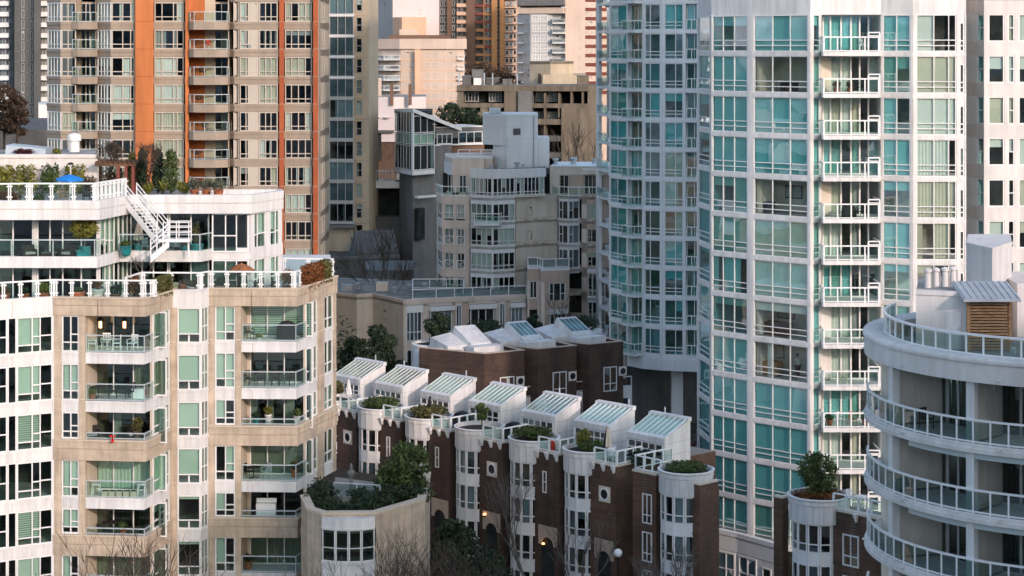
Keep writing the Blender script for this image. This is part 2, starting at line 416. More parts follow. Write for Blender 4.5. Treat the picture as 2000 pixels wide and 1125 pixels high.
STEEL = mat('galvanised', (.46, .5, .53), .4, .1, (1, 1, 1), metal=.4)
BLACK = mat('black_cover', (.012, .013, .016), .55, .3, (2, 2, 2))
WICKER = mat('dark_wicker', (.03, .024, .022), .8, .3, (8, 8, 8))
CLOTH_B = mat('blue_canvas', (.015, .2, .62), .8, .1, (2, 2, 2))
CLOTH_C = mat('cream_canvas', (.62, .54, .44), .85, .08, (2, 2, 2))
SOIL = mat('planter_soil', (.06, .045, .032), .95, .3, (3, 3, 3))
RED = mat('red_plastic', (.65, .02, .015), .5, .05)
PEACH = mat('peach_render', (.66, .43, .3), .85, .05, (.15, .15, .15), var2=.08, scale2=(.6, .6, .1))
PEACH_P = mat('pale_peach_render', (.62, .49, .405), .85, .05, (.15, .15, .15), var2=.08, scale2=(.6, .6, .1))
PINKW = mat('pink_white_render', (.66, .58, .57), .85, .04, (.1, .1, .1), var2=.06, scale2=(.4, .4, .05))
BROWNT = mat('brown_cladding', (.17, .10, .07), .8, .12, (.1, .1, .1))
BROWNO = mat('ochre_cladding', (.4, .2, .085), .8, .12, (.1, .1, .1))
OXIDE = mat('oxide_red', (.2, .06, .045), .8, .1, (.2, .2, .2))
NAVY = mat('blue_grey_cladding', (.1, .12, .15), .7, .12, (.15, .15, .15))
DGREY = mat('tower_grey', (.115, .12, .118), .8, .12, (.1, .1, .1), var2=.2, scale2=(.3, .3, .05))
PANE_D = mat('dark_pane', (.02, .025, .03), .08, .3, (.3, .3, .3), spec=.6)
PANE_M = mat('mid_pane', (.16, .19, .2), .12, .5, (.25, .25, .25), spec=.6, col2=(.03, .04, .045))
PANE_L = mat('pale_pane', (.42, .45, .45), .12, .4, (.3, .3, .3), spec=.6, col2=(.06, .07, .075))
SKIN = mat('skin', (.52, .32, .23), .6, .05)
HAIR = mat('dark_hair', (.02, .014, .011), .6, .2, (9, 9, 9))
SHIRT = mat('white_shirt', (.75, .78, .8), .85, .05)
TROUS = mat('dark_trousers', (.03, .035, .05), .85, .1)
L_DARK = leafmat('dark_evergreen', (.008, .016, .012), (.05, .08, .04))
L_MID = leafmat('mid_green', (.012, .026, .01), (.12, .165, .05))
L_YEL = leafmat('yellow_green', (.05, .07, .01), (.3, .28, .06))
L_OLIVE = leafmat('olive_green', (.03, .035, .012), (.17, .16, .055))
L_RUST = leafmat('rusty_hedge', (.07, .022, .01), (.3, .12, .04))
L_BROWN = leafmat('bare_twig_brown', (.04, .026, .018), (.13, .085, .055))
L_GREY = leafmat('grey_green', (.03, .04, .03), (.2, .2, .13))
L_RED = leafmat('dark_red_leaf', (.03, .008, .01), (.12, .03, .03))
BARK = mat('bark', (.09, .07, .055), .95, .3, (3, 3, 1))
BARK_P = mat('pale_bark', (.17, .155, .14), .9, .25, (4, 4, 1.5))
LAMP_ON = glow('warm_lamp', (1, .42, .12), 5)
LAMP_W = glow('white_lamp', (1, .93, .85), 3)
LANTERN = glow('lantern_light', (1, .6, .28), 2.2)

# ================================================================ camera, sun, sky
cam = bpy.data.cameras.new('camera'); co = bpy.data.objects.new('camera', cam); COL.objects.link(co)
co.location = (0, 0, CZ); co.rotation_euler = (R(90), 0, 0)
cam.sensor_width = 36; cam.lens = 36 * F / 2000; cam.shift_y = -(562.5 - HY) / 2000; cam.clip_start = 1; cam.clip_end = 4000
scene.camera = co
SUN_AZ, SUN_EL = R(30), R(18)           # sun low behind the viewer's right shoulder
sdir = Vector((math.sin(SUN_AZ) * math.cos(SUN_EL), -math.cos(SUN_AZ) * math.cos(SUN_EL), math.sin(SUN_EL)))
sl = bpy.data.lights.new('sun', 'SUN'); sl.energy = 1.1; sl.angle = R(1.6); sl.color = (1, .79, .72)
so = bpy.data.objects.new('sun', sl); COL.objects.link(so); so.location = (60, -80, 90)
so.rotation_euler = (-sdir).to_track_quat('-Z', 'Y').to_euler()
w = bpy.data.worlds.new('World'); scene.world = w; w.use_nodes = True
wn = w.node_tree; bg = wn.nodes['Background']; sk = wn.nodes.new('ShaderNodeTexSky'); sk.sky_type = 'NISHITA'; sk.sun_disc = False
sk.sun_elevation = SUN_EL; sk.sun_rotation = math.pi - SUN_AZ; sk.air_density = 1.0; sk.dust_density = 1.2; sk.ozone_density = .6
wn.links.new(sk.outputs[0], bg.inputs[0]); bg.inputs[1].default_value = .15
vs = scene.view_settings; vs.view_transform = 'Standard'; vs.look = 'None'; vs.gamma = 1; vs.use_curve_mapping = False; vs.exposure = 1.15
scene.render.engine = 'CYCLES'; cy = scene.cycles
cy.max_bounces = 8; cy.diffuse_bounces = 4; cy.glossy_bounces = 3; cy.transparent_max_bounces = 24; cy.transmission_bounces = 4
cy.use_denoising = True; cy.caustics_reflective = False; cy.caustics_refractive = False; cy.sample_clamp_indirect = 6

# ================================================================ ground
m = MB(); m.poly([(-2500, 55, 0), (2500, 55, 0), (2500, 2900, 0), (-2500, 2900, 0)], GROUND)
tag(m.build('ground'), None, None, kind='structure')
WATER = mat('inlet_water', (.03, .05, .06), .12, .2, (.02, .02, .02), spec=.6, bump=.35, bscale=.25)
m = MB(); m.poly([(-2500, -2900, -1.5), (2500, -2900, -1.5), (2500, 55, -1.5), (-2500, 55, -1.5)], WATER); m.poly([(-2500, 55, -1.5), (2500, 55, -1.5), (2500, 55, 0), (-2500, 55, 0)], GREY_D)
tag(m.build('water'), None, None, kind='structure')
REFL_HILLC = _new('reflection_hills_tint')
_m, _nt, _o = REFL_HILLC; _b = _nt.nodes.new('ShaderNodeBsdfPrincipled'); _b.inputs['Roughness'].default_value = .95     # dark below, pale above, coloured to shape the tower glass reflections
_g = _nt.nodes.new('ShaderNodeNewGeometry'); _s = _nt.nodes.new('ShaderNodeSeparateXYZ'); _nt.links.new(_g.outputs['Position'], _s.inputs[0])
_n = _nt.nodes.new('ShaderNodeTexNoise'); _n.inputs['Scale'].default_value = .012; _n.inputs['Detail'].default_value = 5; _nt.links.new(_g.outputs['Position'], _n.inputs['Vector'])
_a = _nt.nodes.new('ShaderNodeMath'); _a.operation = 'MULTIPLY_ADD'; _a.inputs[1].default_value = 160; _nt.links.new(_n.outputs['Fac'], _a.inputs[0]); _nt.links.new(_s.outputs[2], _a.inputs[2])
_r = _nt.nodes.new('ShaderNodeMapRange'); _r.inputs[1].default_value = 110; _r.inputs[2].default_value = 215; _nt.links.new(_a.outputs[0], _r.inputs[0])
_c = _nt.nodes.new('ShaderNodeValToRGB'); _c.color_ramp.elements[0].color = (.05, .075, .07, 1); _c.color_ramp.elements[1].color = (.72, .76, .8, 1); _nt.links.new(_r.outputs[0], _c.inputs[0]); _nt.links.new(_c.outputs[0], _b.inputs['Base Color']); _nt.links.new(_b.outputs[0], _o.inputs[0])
m = MB(); N = 72; hh = lambda i: 300 + 55 * math.sin(i * .7) + 35 * math.sin(i * 1.9 + 1)  # unseen hill ring, added to keep the yellow horizon out of window reflections
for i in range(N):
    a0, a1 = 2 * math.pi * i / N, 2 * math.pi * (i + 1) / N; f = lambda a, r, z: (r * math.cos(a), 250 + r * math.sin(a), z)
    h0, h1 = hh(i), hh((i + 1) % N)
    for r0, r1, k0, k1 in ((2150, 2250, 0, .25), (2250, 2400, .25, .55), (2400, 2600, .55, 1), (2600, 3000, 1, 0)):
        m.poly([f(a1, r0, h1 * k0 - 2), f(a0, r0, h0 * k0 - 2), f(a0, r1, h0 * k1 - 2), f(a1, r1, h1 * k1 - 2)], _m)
tag(m.build('reflection_hills'), None, None, kind='structure')

BEIGE_G = mat('grey_beige_wall', (.52, .475, .42), .85, .06, (.5, .5, .5), var2=.16, scale2=(2, 2, .25))
PGREY2 = mat('mid_grey_render', (.42, .43, .44), .85, .08, (.15, .15, .15), var2=.12, scale2=(.6, .6, .08))
# ---------------------------------------------------------------- window dressing
def dress(pf=.4, pp=.2, mats=(CURT, SHADE), fold=.5, part=(.25, .6), mix=.8):
    """one window's curtains or blinds: mostly the same across its lights"""
    u = rng.random(); mt = rng.choice(mats); fo = rng.random() < fold; cv = rng.uniform(*part)
    out = []
    for i in range(12):
        v = u if rng.random() < mix else rng.random()
        if v < pf: out.append((.98, mt, 1 if fo else 0))
        elif v < pf + pp: out.append((cv, mt, 0) if not fo else (.98, mt, rng.choice((2, 3))))
        else: out.append(None)
    return out
# ================================================================ the white and beige terraced building, left
A = Building('terraced_apartment_building', 'white and beige apartment building with stepped roof terraces and glass balconies, left', (-25, 128, 0))
b = A.body
PA = [P2(-60, 118.6), P2(105.5, 121.0), P2(282, 120.4), P2(333, 124.4), P2(392, 124.4), P2(408.5, 125.3), P2(578, 125.1), P2(622, 129), P2(655, 132)]
BK = [(gx(645, 152), 152), (gx(-60, 118.6), 152)]
SA = segs(PA)
ZB = [23.97, 21.13, 18.27, 15.45, 12.58, 9.84, 7.0, 4.1]
BEI = (0, 3, 5)
TH = .66
for k, z in enumerate(ZB):
    b.prism(PA + BK, z, z + (TH if k else .36), WHITE)
    if k: b.strip(PA, .05, .05, z + TH - .13, z + TH - .02, WHITE)
    if k in BEI:
        h = 1.1 if k == 0 else 1.22
        for a0, a1 in ((1, 4), (5, 9)):
            b.strip(PA[a0:a1], .14, .25, z - .012, z + h * .52, BEIGE)
            b.strip(PA[a0:a1], .09, .25, z + h * .52 + .002, z + h * .56, BEIGE_D)
            b.strip(PA[a0:a1], .16, .25, z + h * .56 + .002, z + h - .09, BEIGE)
            b.strip(PA[a0:a1], .22, .28, z + h - .088, z + h, BEIGE_D)
    if k == 0:
        for a0, a1 in ((0, 2), (3, 6)):
            b.strip(PA[a0:a1], .06, .2, z - .01, z + 1.0, WHITE); b.strip(PA[a0:a1], .1, .24, z + 1.002, z + 1.1, WHITE)
# dark back of the rooms, side and back walls
core = [(-40, 124.5), (-22.8, 125.2), (-19.6, 129.2), (-14.2, 131.6), (-13.2, 136), (-13.2, 151), (-40, 151)]
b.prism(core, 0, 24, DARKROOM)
sw = Seg(PA[-1], BK[0]); b.sbox(sw, .02, sw.L, -.3, -.02, 0, 23.9, BEIGE)
b.prism(PA + BK, 0, ZB[-1] - .01, BEIGE)
sw = Seg(BK[1], PA[0]); b.sbox(sw, .02, sw.L - .3, -.3, -.02, 0, 23.9, WHITE); sw = Seg(BK[0], BK[1]); b.sbox(sw, .3, sw.L - .3, -.3, -.02, 0, 23.9, WHITE)
b.box(gx(-60, 118.6) + .1, gx(-60, 118.6) + .4, 124.4, 140.5, 24.3, 29.48, WHITE); b.box(gx(-60, 140) + .5, -24, 140.4, 140.7, 24.3, 29.48, WHITE)
for i, l, r in ((1, 106, 120), (1, 155, 167.5), (2, 331.5, 333.2), (3, 333, 346), (4, 406.8, 408.4), (5, 409, 419.5), (5, 460, 471.5), (6, 619, 622), (7, 622, 632), (7, 650, 655), (0, 103, 105.4)):
    sg = SA[i]; b.sbox(sg, sg.at(l), sg.at(r), -.4, .07, 0, ZB[0] - .004, BEIGE if i else WHITE)
    for z in ZB[1:-1]:                    # fine shadow joints of the precast piers
        if i: b.sbox(sg, sg.at(l) + .02, sg.at(r) - .02, .07, .1, z + .72, z + .80, BEIGE_D)
CA = (CURT, SHADE, SHADE, BLIND)
for z in ZB[1:]:
    for sg in SA[:7]:
        n_ = max(1, int(sg.L / 2.2))
        for q in range(1, n_): b.sbox(sg, sg.L * q / n_ - .012, sg.L * q / n_ + .012, 0, .012, z, z + TH - .14, STONE_B)
for sg in SA[:4] + SA[5:7]:
    n_ = max(1, int(sg.L / 1.9))
    for q in range(1, n_): b.sbox(sg, sg.L * q / n_ - .012, sg.L * q / n_ + .012, .0, .232 if sg not in (SA[0], SA[3]) else .075, ZB[0] + .02, ZB[0] + .95, STONE_B if sg in (SA[0], SA[3]) else TAN)
for k in range(1, 8):
    zt = ZB[k - 1] - .01
    def z0(beige): return ZB[k] + (1.22 if (k in BEI and beige) else TH) + .01
    w = SA[0]
    dk = lambda i: None
    A.win(w, w.at(-50), w.at(14.5), z0(0), zt, cols=(.5,), ops=((1, .48),), frame=FRAME, gl=G_DARK, fw=.09)
    A.win(w, w.at(15), w.at(32), z0(0), zt, frame=FRAME, gl=G_DARK, fw=.06)
    c = dress(.55, .25, CA, .1, mix=.95)
    A.win(w, w.at(32.3), w.at(103.2), z0(0), zt, cols=(.42, .66), ops=((0, .2), (1, .2), (1, .44), (2, .46)), frame=FRAME, gl=G_GREEN, fw=.09,
          cover=[(.8, c[0][1], 0) if c[0] else None, (.8, c[0][1], 0) if c[0] else None, None])
    for sg, l, r in ((SA[1], 120.4, 154.6), (SA[5], 419.9, 459.6)):
        A.win(sg, sg.at(l), sg.at(r), z0(1), zt, cols=(.52,), ops=((0, .24), (1, .24), (1, .48)), frame=FRAME, gl=G_GREEN, d=-.02, fw=.09,
              cover=[(rng.choice((.76, .76, .98)), c2, 0) if rng.random() < .5 else None for c2 in (SHADE, SHADE)])
    sg = SA[2]; A.win(sg, sg.at(299), sg.at(331), z0(1), zt, cols=(.42, .74), ops=((0, .3), (1, .52), (2, .3)), frame=FRAME, gl=G_GREEN, fw=.1, cover=dress(.35, .2, CA, .1))
    sg = SA[3]; A.win(sg, sg.at(346.5), sg.at(392), z0(0), zt, rows=(.24,), frame=FRAME, gl=G_GREEN, fw=.09, cover=[(rng.choice((.76, .78, .74, .12)), SHADE, 0)])
    b.sbox(sg, sg.at(369) - .05, sg.at(369) + .05, -.07, .0, z0(0), z0(0) + .22 * (zt - z0(0)), FRAME)
    sg = SA[4]; A.win(sg, .06, sg.L - .12, z0(0), zt, cols=(.5,), ops=((0, .46), (1, .46)), frame=FRAME, gl=G_GREEN, fw=.08, cover=dress(.5, .2, CA, .1))
    sg = SA[6]; A.win(sg, sg.at(597.5), sg.at(619), z0(1), zt, cols=(.42, .72), ops=((0, .3), (1, .5), (1, .25), (2, .3)), frame=FRAME, gl=G_GREEN, fw=.1, cover=dress(.4, .3, CA, .1))
    sg = SA[7]; A.win(sg, sg.at(632.5), sg.at(649.5), z0(1), zt, cols=(.42,), ops=((0, .3), (1, .3)), frame=FRAME, gl=G_GREEN, fw=.1, cover=dress(.3, .2, CA, .1))
    # recessed balconies
    for j, (i, l, r, back, e0) in enumerate(((1, 168, 297, 182, 299), (5, 472, 594, 488, 597.5))):
        sg = SA[i]; s2 = SA[i + 1]; fl = ZB[k] + TH
        D = 2.1
        b.sbox(sg, sg.at(l) - .12, sg.at(l), -D - 2.5, -.4, fl, zt, BEIGE_D)
        q = s2.p(s2.at(e0), -.03); b.prism([q, (q[0], 122.4 if j == 0 else 127.1), (q[0] - .1, 122.4 if j == 0 else 127.1), (q[0] - .1, q[1] - .3)], fl, zt, BEIGE_D)
        b.sbox(sg, sg.at(l), sg.at(back, -D) , -D - .15, -D, fl, zt, BEIGE_D)
        A.win(sg, sg.at(back, -D), sg.L + .75, fl, zt, cols=(.27, .55), d=-D, frame=FRAME, gl=G_GREEN if (k, j) in ((4, 0), (1, 1)) else G_DOOR, fw=.08,
              cover=[(.98, SHADE, 1)] * 3 if (k, j) == (4, 0) else [(.97, BLIND, 0)] * 3 if (k, j) == (1, 1) else dress(.1, .2, (CURT, CURT_C), .9), name='patio_door')
        beige = k in BEI
        zr = ZB[k] + (1.22 if beige else TH)
        pts = [sg.p(sg.at(l) + .03, .02 if not beige else 0), sg.p(sg.L, .02 if not beige else 0), s2.p(s2.at(e0) - .12, .02 if not beige else 0)]
        railing(A.root, pts, zr, .42 if beige else 1.04, RAIL_G, G_RAIL, post=2.4, bar=.06, pw=.04, name='balcony_railing')

# ---- the two set-back floors and the roof deck
TZ = 24.33
U = [P2(-60, 122.6), P2(189, 122.6), P2(233, 126.1), P2(392, 126.0), P2(417, 127.5), P2(490, 127.4), P2(551, 130.6)]
UB = [(gx(546, 150), 150), (gx(-60, 122), 150)]
RB = [P2(549, 131.9), P2(372, 131.9), P2(366, 138), P2(-60, 141)]
RF = [P2(-60, 122.4), P2(192, 122.4), P2(253, 127.0), P2(490, 127.0), P2(551, 130.8)]
b.prism(U + RB, 26.6, 27.0, WHITE)
b.strip(U, .05, .2, 26.57, 27.0, WHITE); b.strip(U[:5], .03, .2, 27.002, 27.25, WHITE); b.strip(U[4:], .05, .2, 27.002, 27.3, WHITE)
b.prism(RF + RB, 29.5, 30.28, WHITE, DECK); b.strip([RF[-1]] + RB[:3], .08, .25, 30.282, 30.62, WHITE); b.strip([RF[-1]] + RB[:3], 0, .25, 24.3, 29.5, WHITE)
b.strip(RF, .1, .25, 29.46, 30.06, WHITE); b.strip(RF, .06, .25, 30.062, 30.12, CREAM); b.strip(RF, .12, .3, 30.122, 30.62, WHITE)
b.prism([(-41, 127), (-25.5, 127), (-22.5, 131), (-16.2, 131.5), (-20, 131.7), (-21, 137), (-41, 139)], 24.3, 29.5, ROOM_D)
b.prism([P2(640, 134), P2(560, 151), P2(100, 151), P2(100, 140)], 24.2, 24.32, WHITE, DECK)
WL = [P2(-60, 124.2), P2(193, 124.2), P2(251, 127.9), P2(412, 127.9)]
WR = [P2(412, 127.35), P2(489, 127.35), P2(549.5, 130.65)]
for zA, zC, up in ((TZ, 26.56, 0), (27.02, 29.44, 1)):
    s0, s1, s2 = segs(WL); q0, q1 = segs(WR)
    A.win(s0, s0.at(-50), s0.at(66), zA, zC, cols=(.66,), frame=FRAME, gl=G_DARK, fw=.1, cover=None if up else [(.3, SHADE, 0), (.16, SHADE, 0)])
    b.sbox(s0, s0.at(66.2), s0.at(71.5), -.3, .1, zA, zC, WHITE)
    A.win(s0, s0.at(71.8), s0.at(191.5), zA, zC, cols=(.2, .42, .74), frame=FRAME, gl=G_DARK, fw=.1, cover=[(.98, CURT_G, 3) if not up else None, None, None, None])
    A.win(s1, .1, s1.L - .1, zA, zC, cols=(.17, .34, .51, .68, .85), ops=((0, .42), (1, .38), (2, .36)), frame=FRAME, gl=G_GREEN, fw=.09, cover=[(.7, SHADE, 0), (.75, SHADE, 0), (.98, SHADE, 0), (.98, CURT, 1), (.98, CURT_C, 1), (.98, CURT_C, 1)] if up else [None, (.9, SHADE, 0), (.9, SHADE, 0), None, None, (.98, CURT_C, 1)])
    A.win(s2, .1, s2.at(329), zA, zC, cols=(.3, .62), frame=FRAME, gl=G_DARK, fw=.09, name='patio_door')
    A.win(s2, s2.at(330), s2.L - .1, zA, zC, cols=(.55,), frame=FRAME, gl=G_DARK, fw=.09, cover=None if up else [None, (.98, SHADE, 0)])
    A.win(q0, .06, q0.L - .1, zA, zC, cols=(.36, .68), ops=((0, .42), (1, .42)), frame=FRAME, gl=G_DARK, fw=.09, cover=None if up else [(.8, SHADE, 0), (.8, SHADE, 0), None])
    b.sbox(q1, -.04, .35, -.3, .03, zA, zC, WHITE); b.sbox(q1, q1.at(519), q1.at(526), -.3, .03, zA, zC, WHITE); b.sbox(q1, q1.L - .25, q1.L, -.3, .03, zA, zC, WHITE)
    A.win(q1, .36, q1.at(518.5), zA, zC, cols=(.3,), ops=((0, .42), (1, .45)), frame=FRAME, gl=G_GREEN, fw=.09, cover=[None, (.6, SHADE, 0)])
    A.win(q1, q1.at(526.5), q1.L - .26, zA, zC, cols=(.62,), ops=((0, .42), (1, .45)), frame=FRAME, gl=G_GREEN, fw=.09, cover=[(.5, SHADE, 0), (.98, SHADE, 0)])
# flush lamps under the roof edge
b.prism([P2(-60, 133.5), P2(190, 133.5), P2(190, 141), P2(-60, 141)], 30.28, 32.7, CREAM, GRAVEL)
b.strip([P2(-60, 133.5), P2(190, 133.5)], .1, .3, 32.55, 32.78, CREAM)
A.finish()
railing(A.root, offset([P2(-60, 122.6), P2(187, 122.6), P2(197, 123.4)], -.1), 27.25, 1.02, RAIL_G, G_RAIL, post=2.2, bar=.07, pw=.05, low=False, name='balcony_railing')
railing(A.root, offset([P2(233, 126.1), P2(392, 126.0), P2(416, 127.4)], -.1), 27.25, 1.02, RAIL_G, G_RAIL, post=2.2, bar=.07, pw=.05, low=False, name='balcony_railing')
def terrace_rail(pts, z0, h, spacing, wide=.2):
    """white post-and-clamp balustrade: broad twin posts, round clamps, clear glass"""
    f, g = MB(), MB()
    f.strip(pts, .045, .045, z0 + h - .09, z0 + h, RAIL)
    for sg in segs(pts):
        n = max(1, round(sg.L / spacing))
        for k in range(n + 1):
            s = min(max(sg.L * k / n, wide / 2), sg.L - wide / 2)
            for q in (-1, 1):
                f.sbox(sg, s + q * wide * .3 - wide * .17, s + q * wide * .3 + wide * .17, -.045, .045, z0 + .0, z0 + h - .092, RAIL)
            for zz in (.2, .8): f.sbox(sg, s - wide * .85, s + wide * .85, .02, .085, z0 + h * zz - .04, z0 + h * zz + .04, RAIL)
        g.poly([sg.p3(.05, 0, z0 + .08), sg.p3(sg.L - .05, 0, z0 + .08), sg.p3(sg.L - .05, 0, z0 + h - .1), sg.p3(.05, 0, z0 + h - .1)], G_RAIL)
    o = f.build('terrace_railing', A.root); g.build('glass_panel', o); return o
IN = lambda p: offset(p, -.12)
terrace_rail(IN([P2(-60, 118.6), P2(105.5, 120.9), P2(280, 120.5)]), 25.06, 1.02, 1.05)
terrace_rail([P2(279, 120.8), P2(300, 120.75), P2(305, 121.0)], 25.06, 1.02, 1.2)
terrace_rail([P2(245, 122.2), P2(277, 124.9), P2(392, 124.75), P2(410, 125.6)], 25.06, 1.02, 2.0)
terrace_rail(IN([P2(410, 125.3), P2(578, 125.1), P2(590, 126.2)]), 25.06, 1.02, 1.0)
terrace_rail(IN([P2(641, 130.8), P2(653, 131.9)]), 25.06, 1.02, 1.2)
terrace_rail([P2(553, 133.2), P2(652, 132.6)], 25.06, 1.02, 1.6)
terrace_rail(offset([P2(-60, 121.8), P2(57, 122.4), P2(186, 122.4)], -.15), 30.62, 1.05, 1.25)
terrace_rail(offset([P2(186, 122.4), P2(251, 127)], -.15), 30.62, 1.05, .62, .3)
# ---- outside stair from the roof deck down to the balcony
f = MB(); hr = MB()
T0, T1 = Vector((-23.55, 126.6, 30.35)), Vector((-21.35, 125.0, 28.12))
def stair(a, b_, w, n):
    d = (b_ - a); side = Vector((-d.y, d.x, 0)).normalized() * w / 2
    for q in (-1, 1):
        o = side * q
        f.hexa([a + o * 1.0 + Vector((0, 0, -.42)), b_ + o * 1.0 + Vector((0, 0, -.42)), b_ + o * .9 + Vector((0, 0, -.42)), a + o * .9 + Vector((0, 0, -.42))],
               [a + o * 1.0, b_ + o * 1.0, b_ + o * .9, a + o * .9], RAIL)
        for hh in (.38, .7, 1.0): hr.tube([a + o + Vector((0, 0, hh)), b_ + o + Vector((0, 0, hh))], .03, RAIL, 5)
        for t in np.linspace(0, 1, 4): p = a + d * float(t) + o; hr.tube([p + Vector((0, 0, -.1)), p + Vector((0, 0, 1.0))], .035, RAIL, 5)
    for i in range(n):
        c = a + d * ((i + .5) / n); u = Vector((d.x, d.y, 0)).normalized() * .13
        f.hexa([c - side * .9 - u + Vector((0, 0, -.18)), c - side * .9 + u + Vector((0, 0, -.18)), c + side * .9 + u + Vector((0, 0, -.18)), c + side * .9 - u + Vector((0, 0, -.18))],
               [c - side * .9 - u + Vector((0, 0, -.14)), c - side * .9 + u + Vector((0, 0, -.14)), c + side * .9 + u + Vector((0, 0, -.14)), c + side * .9 - u + Vector((0, 0, -.14))], RAIL)
stair(T0, T1, .95, 12)
f.box(-21.5, -19.6, 124.45, 125.5, 27.93, 28.1, RAIL)
for zz in (.4, .72, 1.02): hr.tube([(-21.2, 124.5, 28.1 + zz), (-19.65, 124.5, 28.1 + zz), (-19.65, 125.45, 28.1 + zz), (-21.1, 125.45, 28.1 + zz)], .03, RAIL, 5)
for x, y in ((-21.2, 124.5), (-20.4, 124.5), (-19.65, 124.5), (-19.65, 125.45), (-20.4, 125.45)): hr.tube([(x, y, 28.1), (x, y, 29.12)], .035, RAIL, 5)
stair(Vector((-20.9, 124.9, 28.05)), Vector((-22.0, 124.75, 27.1)), .8, 5)
f.tube([(-19.8, 125.3, 27.0), (-19.8, 125.3, 27.95)], .06, RAIL, 6)
o = f.build('staircase', A.root); hr.build('handrail', o)
# ================================================================ curved teal-glass tower, right of centre
T = Building('glass_tower', 'white framed tower with curved teal glass front and stacked balconies, second from right', (22, 152, 0))
b = T.body
ZR = [39.28 - 2.95 * k for k in range(0, 13)]
RC = [P2(1362.5, 160), P2(1389, 155.8)]
RL = [P2(1389.5, 151.7), P2(1466, 148.8), P2(1583, 145.2), P2(1603.5, 146.3)]
RR = [P2(1720.5, 146.2), P2(1783, 145.0), P2(1887, 144.9)]
BKR = [(gx(1887, 144.9), 166), (gx(1365, 166), 166)]
outline = RC + RL + [P2(1603.5, 147.4), P2(1720.5, 147.4)] + RR + BKR
b.prism([(16.6, 160.5), (17.2, 154), (20.5, 152.3), (32, 151.5), (32, 165), (16.6, 165)], 0, 42, ROOM)
b.prism(RC + RL + RR + BKR, 42.06, 59, WHITE)
for z in ZR:
    b.prism(outline, z - .16, z + .14, WHITE)
    for p in (RC, RL, RR): b.strip(p, .06, .2, z - .18, z + .1, WHITE)
    if z < 42:   # balcony slab
        b.prism([P2(1603.7, 147.3), P2(1604.5, 144.9), P2(1608, 144.5), P2(1717, 144.5), P2(1720.3, 144.9), P2(1720.3, 147.3)], z - .16, z + .13, WHITE)
for k in range(1, 6): b.strip(RL, .075, .1, 42.3 + 2.95 * k, 42.42 + 2.95 * k, WHITE)
def pier(pts, l, r, m=WHITE, d=.05, zb=0, zt=42.1):
    for sg in segs(pts):
        a, c = max(0, sg.at(l)), min(sg.L, sg.at(r))
        if sg.at(l) < sg.L and sg.at(r) > 0 and c > a: b.sbox(sg, a, c, -.3, d, zb, zt, m)
for l, r in ((1460.5, 1465.9), (1466.1, 1472), (1578.5, 1582.9), (1583.1, 1587.5), (1601, 1603.4), (1389.6, 1391.2)): pier(RL, l, r)
for l, r in ((1720.6, 1724), (1779, 1782.9), (1783.1, 1789), (1868, 1873), (1884, 1886.9)): pier(RR, l, r)
for l, r in ((1362.6, 1365), (1387, 1388.8)): pier(RC, l, r)
b.sbox(Seg(*RL[:2]), 0, .02, -6, -.01, 0, 42.1, WHITE)
b.box(gx(1603.5, 146.4) - .15, gx(1603.5, 146.4), 146.5, 152, 0, 42.1, WHITE_B); b.box(gx(1720.5, 146.3), gx(1720.5, 146.3) + .15, 146.5, 152, 0, 42.1, WHITE_B)
# furnished rooms seen through clear glass
for k, mt in ((8, CREAM), (7, PALEGREY), (1, STONE), (4, STONE)):
    sg = Seg(*RL[1:3]); zf = ZR[k] + .2
    b.sbox(sg, sg.at(1474), sg.at(1576), -3.0, -2.85, zf, zf + 2.55, mt); b.sbox(sg, sg.at(1472), sg.at(1474), -2.85, -.4, zf, zf + 2.55, mt); b.sbox(sg, sg.at(1576), sg.at(1578), -2.85, -.4, zf, zf + 2.55, mt)
    s = sg.at({8: 1515, 7: 1535, 1: 1500, 4: 1550}[k], -2.8); b.sbox(sg, s - .75, s + .75, -2.85, -2.8, zf + 1.0, zf + 1.95, BLACK); b.sbox(sg, s - .68, s + .68, -2.8, -2.79, zf + 1.07, zf + 1.88, CURT_C if k == 8 else CURT_G)
    t_ = {8: 1480, 7: 1500, 1: 1530, 4: 1476}[k]; b.sbox(sg, sg.at(t_, -1.4), sg.at(t_ + 20 + 3 * k, -1.4), -1.8, -1.0, zf, zf + .6 + .05 * k, WOOD_L if k == 8 else WICKER)
RW = (.3, .145)
CR = (CURT, SHADE, SHADE, CURT_C)
